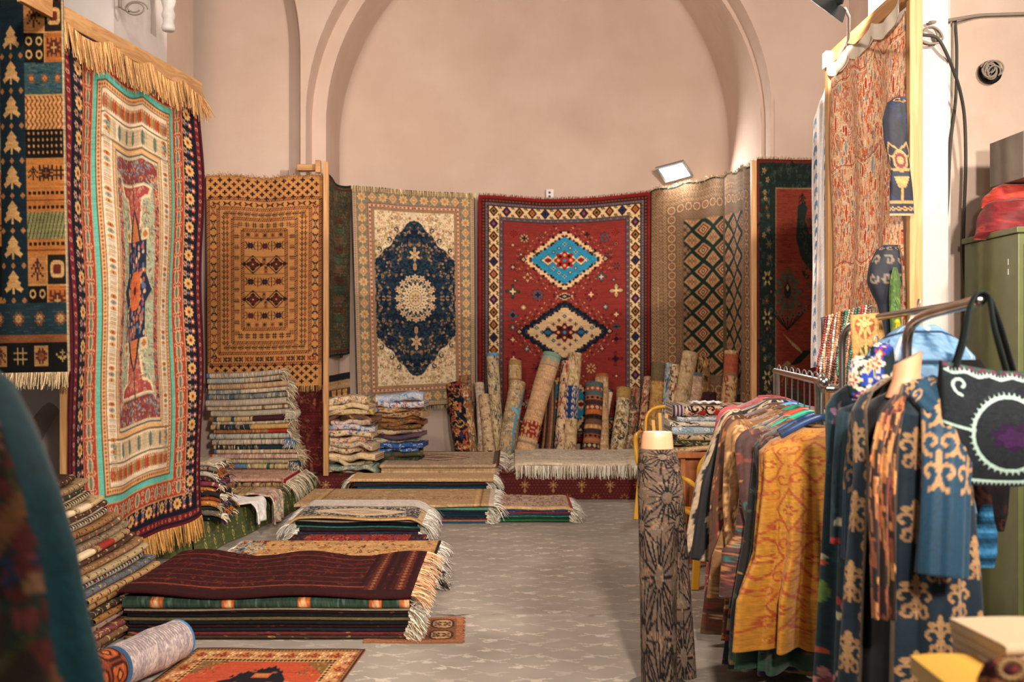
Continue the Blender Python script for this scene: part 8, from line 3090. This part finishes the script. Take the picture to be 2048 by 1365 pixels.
def cabinet_side():
    root = thing('cabinet', 'tall green enamelled metal cabinet at the right edge with red cloth on top', 'cabinet', (3.0, 5.1, 0))
    x0, x1, y0, y1, h = 2.475, 3.5, 4.87, 5.45, 2.03
    m = Mb()
    m.box((x0, y0, .03), (x1, y1, h))
    m.build('body', M_GREEN, root, False, bevel=.006)
    m = Mb()
    m.box((x0 - .012, y0 - .012, h), (x1 + .01, y1 + .01, h + .03))
    m.build('top_rim', M_GREEN, root, False, bevel=.005)
    for k in (0, 1):
        xa = x0 + .03 + k * .5
        d = Mb()
        d.box((xa, y0 - .014, .1), (xa + .48, y0, h - .05))
        dd = d.build('door', M_GREEN, root, False, bevel=.004)
        q = Mb()
        q.beam((xa + .44, y0 - .04, 1.0), (xa + .44, y0 - .04, 1.12), .012, .012)
        q.build('handle', M_GREY, dd, False)
    m = Mb()
    for z in (1.88, 1.83):
        m.box((x0 - .003, 4.96, z), (x0, 4.967, z + .03))
    m.build('maker_mark', M_WHITE, root, False)
    c = print_cv('7a1c20', ['8a2428', '6a161c', '9a2c2a'], 4, 60, 50, 60)
    loft('red_cloth', '', 'heap of crimson cloth lying on top of the green cabinet', 'cloth', [(388, 2030, 2120), (400, 2000, 2150), (430, 1982, 2160), (460, 1972, 2165), (476, 1968, 2168)], 5.08, c, .5, M_SILK, 3, .1, dy=.12)
    loft('red_cloth', '', 'crimson cloth corner drooping over the left edge of the green cabinet', 'cloth', [(405, 1990, 2010), (425, 1975, 2006), (455, 1968, 2000), (480, 1962, 1990), (498, 1964, 1975)], 5.3, print_cv('7a1c20', ['8a2428', '6a161c'], 5, 40, 40, 30), .5, M_SILK, 4, .12)
    c = print_cv('b8382a', ['c8502c', 'a02824', 'c8783a'], 6, 50, 36, 60)
    loft('orange_red_bundle', '', 'orange red cloth bundle on the crimson cloth on the cabinet', 'cloth', [(358, 2035, 2110), (368, 2012, 2130), (385, 1998, 2140), (410, 1992, 2140)], 5.1, c, .5, M_SILK, 5, .08, dy=.15)
    m = Mb()
    bx = thing('cardboard_box', 'grey cardboard box at the right edge above the red cloth', 'box', (2.8, 5.2, 2.33))
    m.box((X_(2036, 5.1), 5.06, 2.33), (2.98, 5.4, 2.57), rz=.03)
    m.build('body', M_CARD, bx, False, bevel=.004)


def fittings():
    # LED floodlight over the lattice rug
    A, B, D_ = P(1311, 338, 11.02), P(1368, 323, 10.98), P(1331, 367, 11.12)
    ux, uy = B - A, D_ - A
    nrm = unit(np.cross(uy, ux))
    if nrm[1] > 0:
        nrm = -nrm
    root = thing('led_floodlight', 'lit square LED floodlight with grey frame above the lattice rug', 'lamp', tuple(A + (ux + uy) / 2))

    def quadbox(o, ex, ey, d, mat, name, par, col='808080', bev=.004):
        V = [o + a * ex + b * ey + c_ * d for c_ in (0, 1) for b in (0, 1) for a in (0, 1)]
        m_ = Mb()
        m_.raw(V, [[0, 2, 3, 1], [4, 5, 7, 6], [0, 1, 5, 4], [2, 6, 7, 3], [0, 4, 6, 2], [1, 3, 7, 5]], None, col)
        return m_.build(name, mat, par, False, bevel=bev)
    quadbox(A, ux, uy, -nrm * .05, M_GREY, 'housing', root)
    quadbox(A + ux * .1 + uy * .1 + nrm * .0, ux * .8, uy * .8, nrm * .006, M_LED, 'lens', root, bev=0)
    m = Mb()
    m.tube([D_ + ux * .4 - nrm * .03, D_ + ux * .35 + V3(0, .12, -.05), D_ + ux * .3 + V3(0, .25, -.06)], .012, 8)
    m.build('bracket', M_GREY, root)
    c0 = A + (ux + uy) / 2 + nrm * .05
    lamp('led_light', 'AREA', tuple(c0), tuple(c0 + nrm), 40, (1, .97, .92), .26, .26)
    # black floodlight at the top of the picture
    A, B = P(1612, -8, 4.62), P(1686, 47, 4.62)
    C_ = P(1694, 20, 4.72)
    root = thing('floodlight', 'black floodlight seen from behind at the top right of the picture', 'lamp', tuple(A))
    quadbox(A, B - A, C_ - B, V3(-.02, .07, .05), M_BLACK, 'housing', root)
    quadbox(A + V3(-.02, .07, .05) + (B - A) * .14 + (C_ - B) * .3, (B - A) * .72, (C_ - B) * .5, V3(-.006, .012, .01), M_LED, 'lens', root, bev=0)
    m = Mb()
    m.beam(A + (B - A) * .75 + (C_ - B) * .9, P(1690, -40, 4.75), .05, .012)
    m.beam(P(1690, -40, 4.75), P(1720, -400, 4.9), .05, .03)
    m.build('bracket', M_BLACK, root, False)
    for q in (.35, .7):
        pass
    m = Mb()
    m.tube([P(1690, 18, 4.72), P(1697, 32, 4.85), P(1697, 60, 5.2), P(1696, 78, 5.6), P(1688, 95, 5.9), P(1672, 118, 6.12)], .009, 8)
    tag(m.build('lamp_cable', M_WHITE, None), 'white cable running from the black floodlight to the timber frame corner', 'cable')
    lp = (A + C_) / 2 + V3(-.06, .16, .12)
    lamp('flood_to_alcove', 'SPOT', tuple(lp), tuple(lp + V3(-.15 * .7, .99 * .7, .66)), 640, WARM, .04, None, 1.98, .06)
    # socket on the back wall
    r = thing('wall_socket', 'small white double socket box on the wall above the red rug', 'socket', tuple(P(1100, 398, 11.5)))
    q = P(1100, 389, 11.42)
    m = Mb()
    m.box((q[0] - .045, 11.42, q[2] - .06), (q[0] + .045, 11.52, q[2] + .06))
    m.build('box', M_WHITE, r, False, bevel=.006)
    for dz in (-.025, .02):
        m = Mb()
        m.tube([(q[0] - .005, 11.42, q[2] + dz), (q[0] - .005, 11.41, q[2] + dz)], .014, 12)
        m.build('outlet', M_BLACK, r, False)
    m = Mb()
    m.box((X_(1541, 9.58), 9.575, 3.15), (X_(1547, 9.58), 9.6, 3.83))
    tag(m.build('cable_duct', M_WALLR, None, False), 'thin vertical cable duct on the pier above the bird rug', 'cable duct')
    # left: corrugated pipe and coil of wire
    m = Mb()
    base = P(337, 62, 7.1)
    pr = []
    for i in range(60):
        pr.append(((.05 if i > 10 else .042) + .006 * math.sin(i * 1.4), i * .02))
    m.lathe([(.001, 0)] + pr, base, 18)
    tag(m.build('corrugated_pipe', M_WHITE, None), 'white corrugated pipe hanging down beside the pier at top left', 'pipe')
    a = np.linspace(0, 6.283 * 1.9, 50)
    cc = P(272, 18, 6.45)
    m = Mb()
    m.tube(np.stack([cc[0] + (.075 - .003 * a) * np.cos(a), np.full(50, 6.45) - .002 * a, cc[2] + (.05 - .002 * a) * np.sin(a)], 1), .005, 6)
    m.tube([P(240, 15, 6.47), P(240, -10, 6.47), P(238, -120, 6.47)], .012, 8)
    m.tube([P(240, 15, 6.47), P(255, 24, 6.46), P(262, 22, 6.45)], .005, 6)
    tag(m.build('wire_coil', M_CABLE, None), 'coiled grey wire on the white pier at top left', 'wire')
    # right: cables
    def cab(pts, r, mat, label, name='cable'):
        p = np.array([P(*q) for q in pts])
        t = np.linspace(0, 1, 50)
        q = np.stack([np.interp(t, np.linspace(0, 1, len(p)), p[:, k]) for k in range(3)], 1)
        for _ in range(6):
            q[1:-1] = (q[:-2] + 2 * q[1:-1] + q[2:]) / 4
        m_ = Mb()
        m_.tube(q, r, 8)
        return tag(m_.build(name, mat, None), label, 'cable')
    cab([(1845, 70, 5.24), (1875, 72, 5.24), (1895, 110, 5.26), (1918, 170, 5.4), (1930, 230, 5.5), (1932, 330, 5.55), (1928, 420, 5.55), (1926, 520, 5.55), (1934, 600, 5.55)], .009, M_CABLED, 'dark cable looping over from the pier and hanging down the right wall')
    cab([(1910, 38, 5.55), (1914, 100, 5.55), (1912, 200, 5.55), (1900, 290, 5.5), (1896, 400, 5.5), (1886, 520, 5.48), (1880, 620, 5.48)], .009, M_CABLED, 'dark cable hanging straight down the inner corner of the right wall')
    cab([(1906, 38, 5.55), (1905, 110, 5.55), (1903, 200, 5.55), (1900, 320, 5.53)], .007, M_CABLE, 'pale short cable running beside the straight dark cable')
    cab([(1860, 45, 5.26), (1890, 42, 5.4), (1912, 38, 5.49), (1960, 30, 5.59), (2060, 27, 5.59)], .009, M_CABLE, 'beige cable running level along the top of the right wall')
    a = np.linspace(0, 6.283 * 2.3, 60)
    m = Mb()
    cc = P(1862, 75, 5.26)
    m.tube(np.stack([cc[0] + (.05 + .012 * np.sin(a * .7)) * np.cos(a), 5.26 + .01 * np.sin(a * .4), cc[2] + (.045 + .01 * np.sin(a)) * np.sin(a)], 1), .006, 6)
    tag(m.build('cable_tangle', M_CABLE, None), 'tangle of beige cable on the pier beside the timber frame', 'cable')
    # wiring hole
    q = P(1980, 145, 5.6)
    r = thing('wiring_hole', 'round hole in the right wall stuffed with curled wires', 'wall opening', tuple(q))
    m = Mb()
    m.lathe([(.001, .0), (.055, .0), (.062, -.012), (.066, -.02)], (0, 0, 0), 24)
    V = np.concatenate(m.v)
    m.v = [np.stack([q[0] + V[:, 0], 5.6 + .006 - V[:, 2] * -.6, q[2] + V[:, 1]], 1)]
    m.build('recess', M_BLACK, r)
    m = Mb()
    R = random.Random(3)
    for i in range(9):
        a = np.linspace(0, R.uniform(3, 6), 16)
        ph, rr = R.uniform(0, 6), R.uniform(.018, .055)
        ox, oz = R.uniform(-.02, .02), R.uniform(-.02, .02)
        m.tube(np.stack([q[0] + ox + rr * np.cos(a + ph), np.full(16, 5.595) - .02 * R.random() - .008 * np.sin(a), q[2] + oz + rr * np.sin(a + ph)], 1), .005, 6)
    m.build('wires', M_CABLE, r)


def foreground():
    # garment at the left edge, very near
    Y = 1.62
    cx_ = -.975
    c = Cv(130, 110, '3a2a20')
    c.floral(0, 0, 130, 110, 420, ['6a2a24', '4a4a24', '2a3a2c', '8a5a34', '1a1a1a', '7a3a3a', 'a87a54', '2c3a5a'], 2, 6, 4, .1)
    for j in range(110):
        f = j / 110
        if f < .62:
            c.rect(84 + 5 * f, j, 102, j + 1, '0f4a54')
        else:
            c.rect(88, j, 101, j + 1, '1a5a44')
    c.floral(80, 62, 104, 110, 26, ['b8a888', '8a9a84', '2c6a7a', '205a3a'], 3, 5, 6, .1)
    c.grain(3, .07, .03)
    r = thing('hanging_dress', 'blurred dark flowered dress with teal edge hanging at the left edge nearest camera', 'dress', (cx_, Y, .4))
    robe(r, 'body', (cx_, Y), .15, [(1.49, .07, .05, 0), (1.47, .11, .07, 0), (1.44, .15, .09, .01), (1.37, .185, .1, .03), (1.27, .222, .11, .05), (1.16, .25, .12, .06), (1.04, .27, .13, .08), (.95, .29, .14, .1), (.4, .34, .16, .14)], c, .07, .2, 7, 1, M_SILK, 3)
    hanger('wooden hanger of the blurred flowered dress at the left edge', cx_, Y, 1.62, M_WOODX, .15, .13)
    rail_rack('clothes_rack', 'chrome rack rail holding the blurred dress just outside the left edge', [(cx_ - .4, 1.62, 1.603), (cx_ + .02, 1.62, 1.603)], .012, None, legs=(((cx_ - .4, 1.62, 1.603), (cx_ - .4, 1.62, 0)),))
    # table at the bottom right
    root = thing('table', 'small table at the bottom right corner holding scarves and jewellery', 'table', (1.1, 1.95, 0))
    m = Mb()
    m.box((.87, 1.62, .80), (1.6, 2.12, .83))
    m.build('top', M_TABLE, root, False, bevel=.004)
    for x in (.89, 1.55):
        for y in (1.66, 2.06):
            m = Mb()
            m.box((x, y, 0), (x + .04, y + .04, .80))
            m.build('leg', M_TABLE, root, False)
    c = Cv(90, 26, 'd8a548')
    c.rect(38, 0, 90, 26, 'cbb6ac')
    c.rect(36, 0, 40, 26, 'b08040')
    for i in range(6):
        c.spiral(50 + i * 7, 10, 5, 1.4, ['8a7a60', '7ab0a4'][i % 2], .8, i, 1)
    folded('folded_scarf', 'yellow and pinkish white folded scarf at the bottom right corner', 'scarf', (.80, 1.70, .832), (1, 0, 0), (0, 1, 0), .30, .3, .036, c, 3, warp=lambda u, q: .004 * np.sin(u * 7), edge='d0b070', inner='b8a080', mat=M_WEAVE)
    cs = ['ccb494', 'b89a74', 'd0bca4', 'c4a888']
    for k in range(4):
        c = Cv(70, 24, cs[3 - k])
        c.rect(40, 0, 50, 24, 'b87c3c' if k == 3 else cs[3 - k])
        if k == 3:
            c.rect(50, 0, 70, 24, 'a8b4c4')
        nz = noise1(k, .003)
        folded('folded_scarf', '%s scarf, %s of the scarf stack at bottom right corner' % (['oat', 'pale sand', 'tan', 'cream, orange and light blue'][k], nth(4 - k, 4)), 'scarf', (.955 - .003 * k, 1.90, .832 + .022 * k), unit((1, .12, 0)), unit((-.12, 1, 0)), .3, .2, .0195, c, 3,
               warp=lambda u, q, nz=nz, k=k: nz(u) - .02 * u * k / 3 + .002, edge='c8b090', inner='9a8468', mat=M_WEAVE, group='scarves in the bottom right corner')
    c = print_cv('3a1a1c', ['6a2a24', '2a1414', 'a8683c'], 4, 50, 30, 60)
    r = thing('jewelled_hat', 'dark red hat edged with gold beads lying in the bottom right corner', 'hat', tuple(P(2015, 1360, 1.75)))
    loft('', 'crown', '', '', [(1316, 2000, 2040), (1330, 1975, 2062), (1360, 1958, 2080), (1390, 1950, 2090)], 1.74, c, .8, M_WEAVE, 3, .04, root=r)
    for i in range(14):
        a = i / 14 * 6.283
        m = Mb()
        q = P(2022 + 24 * math.cos(a), 1340 + 19 * math.sin(a), 1.66)
        m.ball(q, .0052, 'b8905a', 8, 6)
        m.build('bead', M_BEAD, r)


desk()
chair('chair', 'yellow plastic chair standing far back before the alcove, beside the desk cloths', X_(1338, 8.6), 8.55, math.pi - .25, 1.09)
chair('chair', 'yellow plastic chair in front of the desk, half hidden by the robes', X_(1452, 6.15), 6.24, .06, 1.0, 3)
legs_mannequin()
garments()
coat_mannequin()
racks_and_bags()
cabinet_side()
fittings()
foreground()
